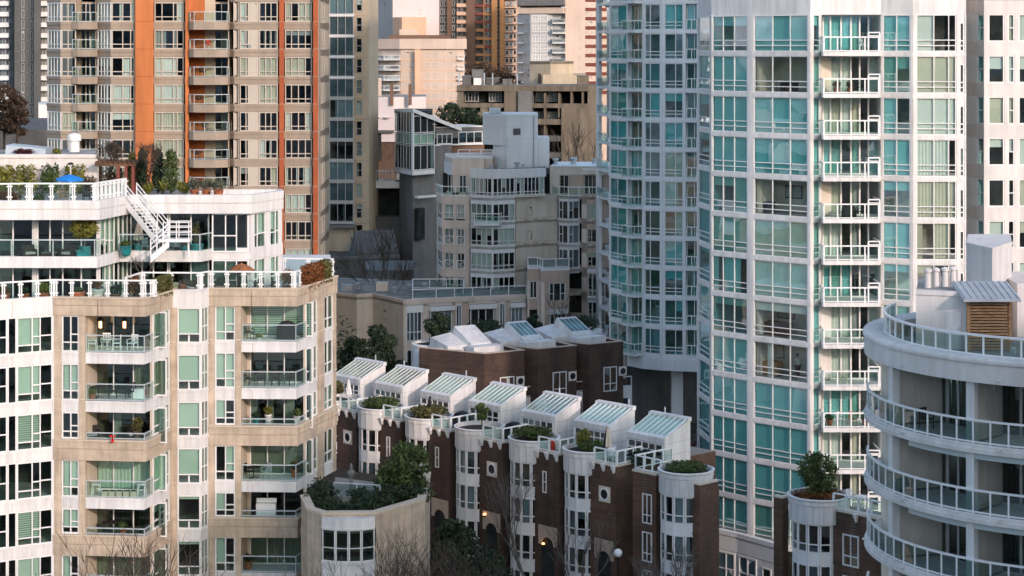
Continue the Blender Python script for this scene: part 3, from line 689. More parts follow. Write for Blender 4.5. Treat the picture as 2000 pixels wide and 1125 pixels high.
for k in range(len(ZR)):
    za, zc = ZR[k] + .14, (ZR[k - 1] if k else 42.22) - .16
    G = G_TEAL
    def W(p, i, l, r, cols, z0=za, pf=.5, pp=.2, mats=CR, rows=RW, fw=.075, **kw):
        sg = segs(p)[i]; T.win(sg, sg.at(l), sg.at(r), z0, zc, cols=cols, rows=rows, frame=FRAME, gl=kw.get('gl', G), fw=fw, cover=kw.get('cover') or dress(pf, pp, mats, .12, (.15, .35), .85))
    W(RC, 0, 1365, 1387, (), pf=.75)
    W(RL, 0, 1391.3, 1460.4, (.3, .63), pf=.78)
    lit = k in (3, 7, 8)
    W(RL, 1, 1472.2, 1578.4, (.345, .68), pf=.12 if k in (1, 4) else .0 if k in (8,) else .85, pp=.1 if k == 8 else .2, gl=G_CLEAR if k in (1, 4, 7, 8) else G, cover=[(.26, SHADE, 0)] * 3 if k == 7 else [(.98, CURT, 3), None, None] if k == 8 else None)
    W(RL, 2, 1588, 1600.8, (), pf=.8)
    W(RR, 0, 1724.3, 1778.6, (.5,), pf=.7)
    W(RR, 1, 1789.3, 1867.6, (.44, .83), pf=.6, gl=G_CLEAR)
    sg = segs(RR)[1]; T.win(sg, sg.at(1873.4), sg.at(1883.6), za, zc - .55, rows=(.36, .17), frame=FRAME, gl=G_CLEAR, fw=.1, cover=dress(.5, .1, CR, .3))
    b.sbox(sg, sg.at(1873), sg.at(1884), -.25, .03, zc - .55, zc, WHITE)
    sg = Seg(P2(1603.5, 147.5), P2(1720.5, 147.5))
    dc = [(.98, SHADE, 0), (.98, rng.choice((CURT, CURT, CURT_C)), 1), rng.choice((None, (.98, CURT, 1), (.98, CURT, 1))), rng.choice((None, (.98, CURT_G, 1), (.98, CURT_C, 1))), None, rng.choice((None, (.98, SHADE, 0)))]
    T.win(sg, .1, sg.L - .1, ZR[k] + .15, zc - .02, cols=(.125, .32, .5, .66, .82), frame=FRAME, gl=G_CLEAR if k % 3 else G_TEAL, fw=.09, fmull=.11, cover=dc, name='balcony_door')
    # railing with a taller end frame
    f, g = MB(), MB(); zr = ZR[k] + .13
    for sg in segs([P2(1604.6, 146.2), P2(1605.3, 144.85), P2(1609, 144.6), P2(1716, 144.6)]):
        f.sbox(sg, 0, sg.L, -.04, .04, zr + 1.0, zr + 1.09, RAIL); f.sbox(sg, 0, sg.L, -.03, .03, zr + .05, zr + .11, RAIL)
        n = max(1, round(sg.L / 1.05))
        for q in range(n + 1): s = sg.L * q / n; f.sbox(sg, s - .045, s + .045, -.04, .04, zr, zr + 1.0, RAIL)
        g.poly([sg.p3(0, 0, zr + .1), sg.p3(sg.L, 0, zr + .1), sg.p3(sg.L, 0, zr + .98), sg.p3(0, 0, zr + .98)], G_RAIL)
    X0, X1 = gx(1696, 144.6), gx(1718, 144.6)
    for x in (X0, X1): f.box(x - .05, x + .05, 144.54, 144.66, zr, zr + 1.32, RAIL)
    f.box(X0, X1, 144.55, 144.65, zr + 1.323, zr + 1.41, RAIL); f.box(X0, X1, 144.56, 144.64, zr + 1.12, zr + 1.17, RAIL)
    f.box(X1 - .03, X1 + .05, 144.7, 147.2, zr + 1.323, zr + 1.4, RAIL)
    o = f.build('balcony_railing', T.root); g.build('glass_panel', o)
T.finish(limit=100)

# ================================================================ pale wing beyond it
Wg = Building('pale_apartment_block', 'pale plain-walled apartment block with paired teal windows at far right edge', (50, 156, 0))
b = Wg.body
wp = [P2(1887.5, 148.6), P2(1922, 146.3), (62, 146.3)]
b.prism(offset(wp[:2], -3) + [(34, 152.2), (33, 152.2)], 0, 59, ROOM)
for z in ZR + [42.23]:
    zz0, zz1 = z - .12, z + .85
    b.strip(wp, 0, .35, zz0, zz1, CREAM); b.strip(wp, -.35, 2.5, z - .1, z + .1, CREAM)
b.strip(wp, -3, 3.3, 0, 59, ROOM)
b.strip(wp, 0, .35, 42.24 + .86, 59, CREAM)
b.box(33, 62, 150.5, 170, 0, 58.8, CREAM)
def piers(sg, gaps, zb, zt, m):
    e = [0] + [x for g in gaps for x in g] + [sg.L]
    for a, c in zip(e[::2], e[1::2]):
        if c - a > .01: b.sbox(sg, a, c, -.35, -.002, zb, zt, m)
s0, s1 = segs(wp)
gA = [(s0.at(1908), s0.at(1921))]
gB = [(s1.at(1930), s1.at(1962)), (s1.at(1968), s1.at(1982)), (s1.at(1989), s1.at(2022)), (s1.at(2030), s1.at(2046))]
piers(s0, gA, 0, 43, WHITE_B); piers(s1, gB, 0, 43, CREAM)
for k, z in enumerate(ZR):
    za, zc = z + .85, z + 2.83
    for sg, gs in ((s0, gA), (s1, gB)):
        for i, (l, r) in enumerate(gs):
            wide = r - l > 1
            Wg.win(sg, l + .01, r - .01, za, zc, rows=() if wide else (.5,), frame=FRAME, gl=G_TEAL if sg is s0 else G_CLEAR, fw=.09, d=-.05, cover=dress(.6, .2, CR, .2))
Wg.finish()

# ================================================================ farther teal tower
Q = Building('distant_glass_tower', 'farther teal glass tower with shallow curved front raised on a column', (14, 215, 0))
b = Q.body
PQ = [P2(1190.5, 210.6), P2(1226, 207.6), P2(1257, 205.6), P2(1294, 204.5), P2(1363.5, 203.6)]
BQ = [(gx(1363.5, 203.6) + 6, 204), (gx(1363, 203) + 6, 226), (gx(1190, 216), 226)]
ZQ = [44.14 - 2.95 * k for k in range(13)]
b.prism([(11.5, 213), (13.5, 209.5), (24, 208.5), (24, 225), (11.5, 225)], 9, 45, ROOM)
b.prism(PQ + BQ, 46.9, 62, WHITE_B)
for z in ZQ + [47.09]:
    b.prism(PQ + BQ, z - .16, z + .18, WHITE_B); b.strip(PQ, .07, .2, z - .18, z + .12, WHITE_B)
b.strip(PQ[1:], .12, .4, 7.36, 8.56, WHITE_B); b.prism(PQ[1:] + BQ[:2] + [(15, 226)], 7.7, 8.5, GREY)
b.box(gx(1311, 207), gx(1333, 207), 206.4, 207.6, 0, 7.7, WHITE_B)
b.box(12.5, 26, 216, 225, 0, 7.7, GREY_D)
def pierq(l, r, m=WHITE_B, d=.05):
    for sg in segs(PQ):
        if sg.at(l) < sg.L and sg.at(r) > 0:
            a, c = max(0, sg.at(l)), min(sg.L, sg.at(r))
            if c > a: b.sbox(sg, a, c, -.3, d, 8.6, 46.9, m)
for l, r in ((1190.6, 1192.5), (1224.5, 1225.9), (1226.1, 1227.5), (1254.5, 1256.9), (1257.1, 1259), (1290.5, 1293.9), (1294.1, 1297.5), (1335, 1339), (1361.5, 1363.4)): pierq(l, r)
SQ = segs(PQ)
for k in range(len(ZQ)):
    za, zc = ZQ[k] + .18, (ZQ[k - 1] if k else 47.09) - .18
    CQ = (CURT, SHADE, SHADE, CURT_C, CURT_G)
    if ZQ[k] < 8.7: continue
    kw = dict(frame=FRAME, gl=G_TEAL2, fw=.1)
    Q.win(SQ[0], SQ[0].at(1192.6), SQ[0].at(1224.4), za, zc, cols=(.44,), rows=(.28, .14), cover=dress(.5, .2, CQ, .3), **kw)
    Q.win(SQ[1], SQ[1].at(1227.7), SQ[1].at(1254.4), za, zc, cols=(.55,), cover=dress(.3, .2, (CURT_B, CURT, CURT_C), .8), d=-.3, name='balcony_door', **kw)
    Q.win(SQ[2], SQ[2].at(1259.2), SQ[2].at(1290.3), za, zc, cols=(.34,), rows=(.28, .14), cover=dress(.35, .15, (CURT_B, SHADE, CURT_G), .5, mix=.7), **kw)
    Q.win(SQ[3], SQ[3].at(1297.7), SQ[3].at(1334.8), za, zc, cols=(.6,), rows=(.28, .14), cover=dress(.5, .2, CQ, .3), **kw)
    Q.win(SQ[3], SQ[3].at(1339.2), SQ[3].at(1361.3), za, zc, cols=(.75,), cover=dress(.15, .1, (CURT_G, CURT), .5), d=-.5, name='balcony_door', **kw)
    # projecting balcony box and a flush one
    sg = SQ[1]; l, r = sg.at(1229.5), sg.at(1254.5); zr = ZQ[k] - .1
    m1 = MB(); m1.sbox(sg, l, r, 0, 1.05, zr, zr + .16, WHITE_B); o = m1.build('balcony_slab', Q.root)
    railing(Q.root, [sg.p(l + .03, .05), sg.p(l + .03, 1.0), sg.p(r - .03, 1.0), sg.p(r - .03, .05)], zr + .16, 1.1, RAIL, G_RAIL, post=.8, bar=.08, pw=.07, name='balcony_railing')
    sg = SQ[3]; l, r = sg.at(1341), sg.at(1361)
    railing(Q.root, [sg.p(l, .02), sg.p(r, .02)], ZQ[k] + .1, 1.15, RAIL, G_RAIL, post=.55, bar=.08, pw=.08, name='balcony_railing')
# rounded side bay with thin balconies on the far left flank
FL = [P2(1164, 224), P2(1170, 221), P2(1181, 218.5), P2(1190.4, 217)]
b.strip(FL[:2], 0, .3, 8.6, 60, PALEGREY); b.strip(FL[1:], -1.4, 1.7, 8.6, 60, CURT_G)
for z in ZQ: b.strip(FL[1:], .25, 1.5, z - .1, z + .12, WHITE_B)
for k in range(len(ZQ)):
    sg = Seg(FL[2], FL[3]); z = ZQ[k]
    if z > 22: Q.win(sg, .05, sg.L - .02, z + .13, z + 2.83, cols=(.5,), d=-.9, frame=FRAME, gl=G_TEAL, cover=dress(.5, .1, CURT_ := (SHADE, CURT_C), .2))
    if z > 22:
        railing(Q.root, offset(FL[1:], .2), z + .12, 1.0, RAIL_G, G_TEAL, post=1.0, bar=.06, name='balcony_railing')
Q.finish()

# ================================================================ round balconied building, bottom right
S = Building('round_balcony_building', 'round cream building with ring balconies and roof terrace, bottom right corner', (27.05, 98.2, 0))
b = S.body; CX, CY = 27.05, 98.2
def ring(r, a0=150, a1=345, n=40): return [(CX + r * math.cos(R(a0 + (a1 - a0) * i / n)), CY + r * math.sin(R(a0 + (a1 - a0) * i / n))) for i in range(n + 1)]
def disk(r, n=72): return [(CX + r * math.cos(2 * math.pi * i / n), CY + r * math.sin(2 * math.pi * i / n)) for i in range(n)]
def ang(px, r):
    best = None
    for i in range(150 * 4, 345 * 4):
        a = R(i / 4); x, y = CX + r * math.cos(a), CY + r * math.sin(a); e = abs(x / y - (px - 1000) / F)
        if best is None or e < best[0] - 1e-9: best = (e, i / 4) if (best is None or i / 4 > 170) else best
    # keep the near intersection (larger angle)
    c = [(abs((CX + r * math.cos(R(i / 4))) / (CY + r * math.sin(R(i / 4))) - (px - 1000) / F), i / 4) for i in range(190 * 4, 345 * 4)]
    return min(c)[1]
SZ = [22.23 - 3.1 * k for k in range(7)]
b.prism(disk(10.0), 25.0, 25.55, CREAM, DECK)
b.lathe((CX, CY, 25.0), [(9.95, 0), (10.02, 0), (10.02, .86), (10.1, .88), (10.1, 1.0), (10.06, 1.08), (9.3, 1.1), (8.85, 1.04), (8.85, .5)], CREAM, 96)
for z in SZ:
    b.prism(disk(9.92), z - .3, z, CREAM)
    b.lathe((CX, CY, z), [(9.94, -.36), (10.03, -.36), (10.03, -.17), (9.97, -.16), (9.97, -.02), (9.85, .03)], CREAM, 96)
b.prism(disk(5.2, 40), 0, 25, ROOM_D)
# facade ring: solid wall pieces between glazed openings, radial party walls with white ends
fins = [ang(1748, 9.6), ang(1899, 9.6), ang(1899, 9.6) + 40]
glaz = [(ang(1816, 7.3), ang(1893, 7.3)), (ang(1950, 7.3), ang(1950, 7.3) + 34)]
for a in fins:
    u = (math.cos(R(a)), math.sin(R(a))); nn = (-u[1], u[0])
    q = lambda rr, t: (CX + u[0] * rr + nn[0] * t, CY + u[1] * rr + nn[1] * t)
    b.prism([q(6.8, -.16), q(9.45, -.16), q(9.45, .16), q(6.8, .16)], 0, 25, BEIGE_G)
    b.prism([q(9.452, -.2), q(9.82, -.2), q(9.82, .2), q(9.452, .2)], 0, 25, WHITE)
b.strip(ring(9.2, 150, ang(1726, 9.2), 10), 0, .2, 0, 25, STONE); b.strip(ring(9.15, ang(1726, 9.2) + .3, fins[0] - .9, 6), 0, .2, 0, 25, GREY)
prev = 150
for a0, a1 in glaz + [(345, 345)]:
    if a0 > prev: b.strip(ring(7.3, prev, a0, 8), 0, .3, 0, 25, BEIGE_G)
    prev = a1
for k, z in enumerate(SZ):
    zt = (SZ[k - 1] - .37) if k else 25
    for a0, a1 in glaz:
        n = 2
        for i in range(n):
            sg = segs(ring(7.3, a0 + (a1 - a0) * i / n, a0 + (a1 - a0) * (i + 1) / n, 1))[0]
            S.win(sg, .02, sg.L - .02, z, zt, cols=(.5,) , frame=FRAME_G, gl=G_DARK, fw=.1, fmull=.12, cover=dress(.3, .15, (CURT, CURT_G), .9, mix=.5), name='patio_door')
    railing(S.root, ring(9.86, 165, 330, 34)[::1], z + .02, 1.1, RAIL, G_RAIL2, post=5, bar=.085, pw=.075, name='balcony_railing')
    m1 = MB(); m1.lathe((CX, CY, z - .42), [(9.55, -.26), (9.75, -.26), (9.75, 0), (9.55, 0)], RAIL_G, 40, R(205), R(fins[1]-1)); m1.lathe((CX, CY, z - .42), [(9.6, -.24), (9.8, -.24), (9.8, 0), (9.6, 0)], RAIL_G, 20, R(fins[1] + 1), R(fins[1] + 38)); m1.build('blind_cassette', S.root)
railing(S.root, ring(9.05, 150, 335, 33), 26.0, 1.0, RAIL, G_RAIL2, post=5, bar=.09, pw=.075, name='roof_railing')
for k in range(30):
    a = R(160 + 6.3 * k); u = (math.cos(a), math.sin(a)); v = (-u[1], u[0]); q = lambda rr, t: (CX + u[0] * rr + v[0] * t, CY + u[1] * rr + v[1] * t)
    b.prism([q(9.9, -.012), q(10.024, -.012), q(10.024, .012), q(9.9, .012)], 25.02, 25.84, STONE)
    for z in SZ: b.prism([q(9.9, -.012), q(10.034, -.012), q(10.034, .012), q(9.9, .012)], z - .34, z - .18, STONE)
    if k % 5 == 2:
        for z in SZ + [25.3]: b.prism([q(9.95, -.06), q(10.12, -.06), q(10.12, .06), q(9.95, .06)], z - .13, z - .05, WHITE)
for a_ in fins:
    u = (math.cos(R(a_)), math.sin(R(a_))); v = (-u[1], u[0]); q = lambda rr, t: (CX + u[0] * rr + v[0] * t, CY + u[1] * rr + v[1] * t)
    for z in SZ: b.prism([q(7.9, .16), q(8.1, .16), q(8.1, .28), q(7.9, .28)], z + 2.1, z + 2.35, FRAME_G); b.prism([q(6.9, .16), q(9.4, .16), q(9.4, .18), q(6.9, .18)], z, z + .1, GREY)
# penthouse
b.prism([P2(1789, 97.5), P2(1893, 96.6), (gx(1893, 96.6) + .8, 104), (gx(1795, 104), 104)], 25.5, 28.2, CREAM, GRAVEL)
b.strip([P2(1789, 97.5), P2(1893, 96.6)], .07, .3, 28.06, 28.27, CREAM)
b.prism([P2(1888, 103), P2(1938, 100.2), P2(1976, 103.5), (gx(1974, 108), 108), (gx(1890, 108), 108)], 25.5, 29.95, CREAM)
b.strip([P2(1888, 103), P2(1938, 100.2), P2(1976, 103.5)], .05, .3, 29.8, 30.0, CREAM)
b.box(gx(1985, 101), 40, 100.8, 106, 25.5, 28.2, CREAM)
sg = Seg(P2(1789, 97.5), P2(1893, 96.6)); m1 = MB(); m1.sbox(sg, sg.at(1848), sg.at(1877), 0, .06, 25.5, 27.3, WHITE); m1.sbox(sg, sg.at(1873), sg.at(1875), .06, .12, 26.5, 26.6, STEEL); m1.build('door', S.root)
m1 = MB(); a, c = P2(1883, 95.9), P2(1986, 95.9)
m1.hexa([(a[0] - .1, 95.5, 27.95), (c[0] + .1, 95.5, 27.95), (c[0] + .1, 98.2, 28.45), (a[0] - .1, 98.2, 28.45)], [(a[0] - .1, 95.5, 28.08), (c[0] + .1, 95.5, 28.08), (c[0] + .1, 98.2, 28.6), (a[0] - .1, 98.2, 28.6)], STEEL)
for i in range(9): x = a[0] + (c[0] - a[0]) * i / 8; m1.hexa([(x - .02, 95.5, 28.075), (x + .02, 95.5, 28.075), (x + .02, 98.2, 28.595), (x - .02, 98.2, 28.595)], [(x - .02, 95.5, 28.12), (x + .02, 95.5, 28.12), (x + .02, 98.2, 28.64), (x - .02, 98.2, 28.64)], STEEL)
m1.build('canopy', S.root)
m1 = MB(); sg = Seg(P2(1888, 96.3), P2(1976, 96.3))
for s in (0, sg.L - .16): m1.sbox(sg, s, s + .16, -.08, .08, 25.5, 28.0, WOOD_L)
for i in range(17): m1.sbox(sg, .16, sg.L - .16, -.03, .03, 25.6 + i * .14, 25.69 + i * .14, WOOD_L)
m1.sbox(sg, .1, sg.L - .1, -1.6, -.5, 25.5, 27.9, WOOD)
m1.build('slatted_screen', S.root)
for i, px in enumerate((1812, 1828, 1846, 1862)):
    m1 = MB(); p = P2(px, 99 + .25 * i)
    m1.lathe((p[0], p[1], 28.15), [(.16, 0), (.15, .7), (.13, .73), (.13, .8), (.2, .82), (.2, .93), (.06, 1.0), (0, 1.0)], CREAM, 12); m1.box(p[0] + .17, p[0] + .21, p[1] - .05, p[1] + .05, 28.15, 28.95, FRAME_G)
    m1.build('flue_pipe', S.root)
S.finish()

# ================================================================ orange and tan tower, upper left
B = Building('orange_pilaster_tower', 'tan apartment tower with bright orange pilasters and banded windows, upper left', (-32, 212, 0))
b = B.body
ZT = [42.17 - 2.725 * k for k in range(12)]
L1 = [P2(92, 206.6), P2(119, 204.3), P2(149.5, 204.2)]
L2 = [P2(190, 205.4), P2(217, 203.7), P2(264, 203.7)]
L3 = [P2(300, 203.9), P2(361, 203.9)]
L4 = [P2(449, 204.2), P2(458, 203.6), P2(545, 203.6)]
L5 = [P2(555, 204.1), P2(611, 204.1)]
SD = [P2(621, 204.2), P2(643, 216)]
full = L1 + [P2(149.5, 206.6), P2(190, 206.6)] + L2 + L3 + [P2(361, 206.4), P2(449, 206.4)] + L4 + L5 + SD + [(gx(640, 228), 228), (gx(92, 206), 228)]
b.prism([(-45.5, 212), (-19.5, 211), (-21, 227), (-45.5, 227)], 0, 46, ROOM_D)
b.prism(full, 44.2, 70, TAN)
b.prism(full, 0, ZT[-1] - .8, TAN)
for z in ZT + [44.9]:
    b.prism(full, z - .78, z - .02, TAN)
    for p in (L1, L2, L3, L4, L5):
        b.strip(p, .08, .2, z - .3, z, TAN); b.strip(p, .03, .2, z - .74, z - .36, TAN)
b.prism([P2(264, 203.7), P2(264.2, 203.1), P2(299.8, 203.1), P2(300, 206), P2(264, 206)], 0, 70, ORANGE)
b.prism([P2(545.2, 203.8), P2(545.4, 203.3), P2(554.8, 203.3), P2(554.8, 206), P2(545.2, 206)], 0, 70, ORANGE_D)
b.prism([P2(611.5, 203.9), P2(611.7, 203.4), P2(621, 203.4), P2(621, 206), P2(611.5, 206)], 0, 70, ORANGE_D)
b.prism([P2(361.2, 203.8), P2(362, 203.2), P2(369, 203.2), P2(369, 206.4), P2(361.2, 206.4)], 0, 70, ORANGE)
b.box(gx(366, 206), gx(400, 206), 206.05, 206.5, 0, 46, ORANGE); b.box(gx(400, 206), gx(420, 206), 206.06, 206.5, 0, 46, BEIGE_D); b.box(gx(447, 205), gx(449, 205), 204.4, 206.5, 0, 46, BEIGE_D)
b.box(gx(149, 206), gx(158, 206), 206.1, 206.6, 0, 46, TAN); b.box(gx(188.4, 206), gx(190, 206), 205.5, 206.6, 0, 46, TAN)
b.strip(SD, 0, .4, 0, 70, TAN_L)
s0 = Seg(*SD)
for l, r in ((621.3, 624.5),): b.sbox(s0, s0.at(l), s0.at(r), .0, .1, 0, 70, TAN)
for z in ZT:
    for l, r, Y, mt in ((264.3, 299.7, 203.1, ORANGE_D), (545.5, 554.7, 203.3, TAN), (611.8, 620.8, 203.4, TAN)): b.box(gx(l, Y), gx(r, Y), Y - .012, Y + .05, z - .03, z + .03, mt)
CB = (CURT, CURT, CURT_C, SHADE, CURT_G)
def wb(sg, l, r, za, zc, cols, low, pf=.5, d=0, fr=FRAME_T, gl=G_CLEAR, pp=.15, mats=CB, name='window'):
    n = len(cols) + 1
    B.win(sg, l, r, za, zc, cols=cols, ops=tuple((i, .22) for i in range(n)) if low else (), frame=fr, gl=gl, fw=.11, d=d, cover=dress(pf, pp, mats, .8, mix=.75), name=name)
for k in range(len(ZT)):
    za, zc = ZT[k] + .0, (ZT[k - 1] if k else 44.9) - .79
    a, c = segs(L1); wb(a, .1, a.L - .05, za, zc, (.25, .5, .75), 1, .85, fr=FRAME); wb(c, .05, c.L - .05, za, zc, (.45,), 1, .4, gl=G_CLEAR)
    a, c = segs(L2); wb(a, .05, a.L - .05, za, zc, (.25, .5, .75), 1, .8, fr=FRAME); wb(c, .05, c.L - .05, za, zc, (.48, .86), 1, .25)
    a, = segs(L3); wb(a, .08, a.L - .1, za, zc, (.24, .66, .8), 1, .4)
    _, a = segs(L4); b.sbox(a, 0, .4, -.3, .02, za, zc, FRAME_T); b.sbox(a, a.at(484), a.at(505), -.3, -.02, za, zc, FRAME_T)
    wb(a, a.at(456), a.at(464.5), za, zc, (), 1, .2); wb(a, a.at(468), a.at(503.5), za, zc, (.33, .66), 1, .4); wb(a, a.at(506), a.at(542.5), za, zc, (.33, .66), 1, .4)
    a, = segs(L5); wb(a, .08, a.L - .08, za, zc, (.22, .5, .78), 1, .45, gl=G_CLEAR)
    r_ = Seg(P2(361, 206.4), P2(449, 206.4)); wb(r_, r_.at(419, .1), r_.at(447), za, zc, (.5,), 0, .3, d=.1, name='balcony_door')
    r_ = Seg(P2(149.5, 206.6), P2(190, 206.6)); wb(r_, r_.at(158, .1), r_.at(188.4), za, zc, (.3, .6), 0, .3, d=.1, name='balcony_door')
    wb(s0, s0.at(626), s0.at(634), za - .1, zc + .1, (.5,), 1, .3, d=.02)
    if k < 7:
        pts = [P2(369, 203.9), P2(370, 202.7), P2(378, 202.1), P2(420, 201.9), P2(445, 202.6), P2(449.5, 203.8)]
        m1 = MB(); m1.prism(pts + [P2(449.5, 206.3), P2(369, 206.3)], ZT[k] - .8, ZT[k] - .02, TAN); m1.build('balcony_slab', B.root)
        railing(B.root, offset(pts, -.08), ZT[k] - .02, 1.02, RAIL_G, G_RAIL, post=1.1, bar=.07, pw=.05, name='balcony_railing')
        pts = [P2(141, 204.0), P2(152, 203.7), P2(178, 203.7), P2(190.5, 204.6)]
        m1 = MB(); m1.prism(pts + [P2(190, 206.5), P2(149.5, 206.5)], ZT[k] - .76, ZT[k] - .04, TAN); m1.build('balcony_slab', B.root)
        railing(B.root, offset(pts, -.08), ZT[k] - .04, 1.02, RAIL_G, G_RAIL, post=1.3, bar=.07, pw=.05, name='balcony_railing')
B.finish(limit=100)
# ================================================================ front row of brick townhouses
TT, NN = (.69, -.724), (-.724, -.69)
class Loc:
    def __init__(s, c): s.c = c
    def p(s, t, n): return (s.c[0] + TT[0] * t + NN[0] * n, s.c[1] + TT[1] * t + NN[1] * n)
    def p3(s, t, n, z): q = s.p(t, n); return (q[0], q[1], z)
    def blk(s, mb, t0, t1, n0, n1, z0, z1, m, mt=None): mb.prism([s.p(t0, n1), s.p(t1, n1), s.p(t1, n0), s.p(t0, n0)], z0, z1, m, mt)
RIM = 12.5
def drum(parent, L, r, n0=0.0):
    m1 = MB(); c = L.p3(0, n0, 0)
    m1.lathe(c, [(r - .1, 11.02), (r, 11.0), (r, 12.1), (r + .05, 12.12), (r + .05, 12.36), (r - .0, 12.38), (r + .06, 12.4), (r + .06, 12.46), (r - .12, 12.5), (r - .14, 12.25), (0, 12.25)], WHITE, 20)
    m1.lathe(c, [(r - .15, 12.27), (0, 12.32)], SOIL, 20)
    for k in range(20):
        a = 2 * math.pi * k / 20; u = (math.cos(a), math.sin(a)); v = (-u[1] * .012, u[0] * .012); q = lambda rr, e: (c[0] + u[0] * rr + v[0] * e, c[1] + u[1] * rr + v[1] * e)
        m1.prism([q(r - .02, -1), q(r + .012, -1), q(r + .012, 1), q(r - .02, 1)], 11.05, 12.1, FRAME_G)
    m1.lathe(c, [(0, 10.98), (r - .1, 11.0)], WHITE, 20)
    o = m1.build('planter_drum', parent)
    g = MB(); g.lathe(c, [(r + .075, 12.44), (r + .1, 12.46), (r + .1, 12.52), (r + .03, 12.54), (r - .02, 12.52)], RAIL, 24); g.build('rim', o)
def bay(B_, L, r, n0, zs, nseg=6):
    """half-round window bay below the drum"""
    base = math.atan2(NN[1], NN[0])
    pts = [(L.p(0, n0)[0] + r * math.cos(base + a), L.p(0, n0)[1] + r * math.sin(base + a)) for a in np.linspace(-math.pi / 2, math.pi / 2, nseg + 1)]
    z_top = 11.0
    core = [L.p(-r + .5, n0 - .3), L.p(r - .5, n0 - .3), L.p(r - .7, n0 + .25), L.p(-r + .7, n0 + .25)]
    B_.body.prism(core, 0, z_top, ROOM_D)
    for (za, zb) in zs:
        for sg in segs(pts):
            B_.win(sg, .02, sg.L - .02, za, zb, rows=(.28,), frame=FRAME, gl=G_BLUE, fw=.09, cover=dress(.4, .2, (CURT, CURT_G, CURT_B), .5))
    e = [z_top] + [z for za, zb in zs for z in (zb, za)] + [0]
    for a, c in zip(e[::2], e[1::2]):
        if a - c > .02: B_.body.prism(pts + [L.p(r, n0 - .3), L.p(-r, n0 - .3)], c, a, WHITE_B)
    return pts
def sunroom(B_, L, t0, t1, n0, n1, zf, zb, zfl=11.6):
    b = B_.body; m1 = MB()
    def slab(ta, tb, m, up=0):
        m1.hexa([L.p3(ta, n1, zfl), L.p3(tb, n1, zfl), L.p3(tb, n0, zfl), L.p3(ta, n0, zfl)], [L.p3(ta, n1, zf + up), L.p3(tb, n1, zf + up), L.p3(tb, n0, zb + up), L.p3(ta, n0, zb + up)], m)
    slab(t1 - .14, t1, WHITE, .1); slab(t0, t0 + .14, WHITE, .1)
    m1.prism([L.p(t0 + .14, n0 + .14), L.p(t1 - .14, n0 + .14), L.p(t1 - .14, n0), L.p(t0 + .14, n0)], zfl, zb + .22, WHITE)
    m1.hexa([L.p3(t0 - .06, n0 + .3, zb - .05), L.p3(t1 + .06, n0 + .3, zb - .05), L.p3(t1 + .06, n0 - .06, zb), L.p3(t0 - .06, n0 - .06, zb)], [L.p3(t0 - .06, n0 + .3, zb + .22), L.p3(t1 + .06, n0 + .3, zb + .22), L.p3(t1 + .06, n0 - .06, zb + .28), L.p3(t0 - .06, n0 - .06, zb + .28)], WHITE)
    m1.hexa([L.p3(t0 + .14, n1, zf - .3), L.p3(t1 - .14, n1, zf - .3), L.p3(t1 - .14, n1 - .3, zf - .2), L.p3(t0 + .14, n1 - .3, zf - .2)], [L.p3(t0 + .14, n1 + .04, zf + .1), L.p3(t1 - .14, n1 + .04, zf + .1), L.p3(t1 - .14, n1 - .3, zf + .22), L.p3(t0 + .14, n1 - .3, zf + .22)], WHITE)
    m1.prism([L.p(t0 + .2, n0 + .9), L.p(t1 - .2, n0 + .9), L.p(t1 - .2, n0 + .2), L.p(t0 + .2, n0 + .2)], zfl, zfl + .9, ROOM)
    # joints of the panel cladding on the sunny side
    for zz in (12.2, 13.0):
        m1.hexa([L.p3(t1, n1 - .1, zz), L.p3(t1 + .012, n1 - .1, zz), L.p3(t1 + .012, n0 + .1, zz), L.p3(t1, n0 + .1, zz)], [L.p3(t1, n1 - .1, zz + .025), L.p3(t1 + .012, n1 - .1, zz + .025), L.p3(t1 + .012, n0 + .1, zz + .025), L.p3(t1, n0 + .1, zz + .025)], FRAME_G)
    o = m1.build('sunroom', B_.root)
    rf, pn = MB(), MB(); N = 7
    za, zc = zf + .16, zb + .1
    for i in range(N + 1):
        t = t0 + .14 + (t1 - t0 - .28) * i / N
        rf.hexa([L.p3(t - .035, n1 - .28, za), L.p3(t + .035, n1 - .28, za), L.p3(t + .035, n0 + .28, zc), L.p3(t - .035, n0 + .28, zc)], [L.p3(t - .035, n1 - .28, za + .06), L.p3(t + .035, n1 - .28, za + .06), L.p3(t + .035, n0 + .28, zc + .06), L.p3(t - .035, n0 + .28, zc + .06)], RAIL)
    pn.poly([L.p3(t0 + .14, n1 - .25, za + .03), L.p3(t1 - .14, n1 - .25, za + .03), L.p3(t1 - .14, n0 + .25, zc + .03), L.p3(t0 + .14, n0 + .25, zc + .03)], G_RAIL)
    sh = MB(); sh.poly([L.p3(t0 + .14, n1 - .25, za - .12), L.p3(t1 - .14, n1 - .25, za - .12), L.p3(t1 - .14, n0 + .25, zc - .12), L.p3(t0 + .14, n0 + .25, zc - .12)], SHADE)
    r_ = rf.build('roof_glazing', o); 
    q = pn.build('roof_pane', o)
    if rng.random() < .75: q2 = sh.build('sun_blind', o)
    v = MB(); tv = rng.uniform(t0 + .6, t1 - .6); c_ = L.p3(tv, n0 - .05, zb); v.lathe((c_[0], c_[1], zb + .2), [(.06, 0), (.06, rng.uniform(.25, .5)), (0, .5)], STEEL, 8); v.build('vent_pipe', o)
    fl_ = MB(); fl_.prism([L.p(t0 + .1, n1 + .06), L.p(t1 - .1, n1 + .06), L.p(t1 - .1, n1 + .045), L.p(t0 + .1, n1 + .045)], zf - .33, zf - .28, STEEL); fl_.build('gutter', o)
    sg = Seg(L.p(t0 + .14, n1), L.p(t1 - .14, n1)); fr, p2, cv = MB(), MB(), MB()
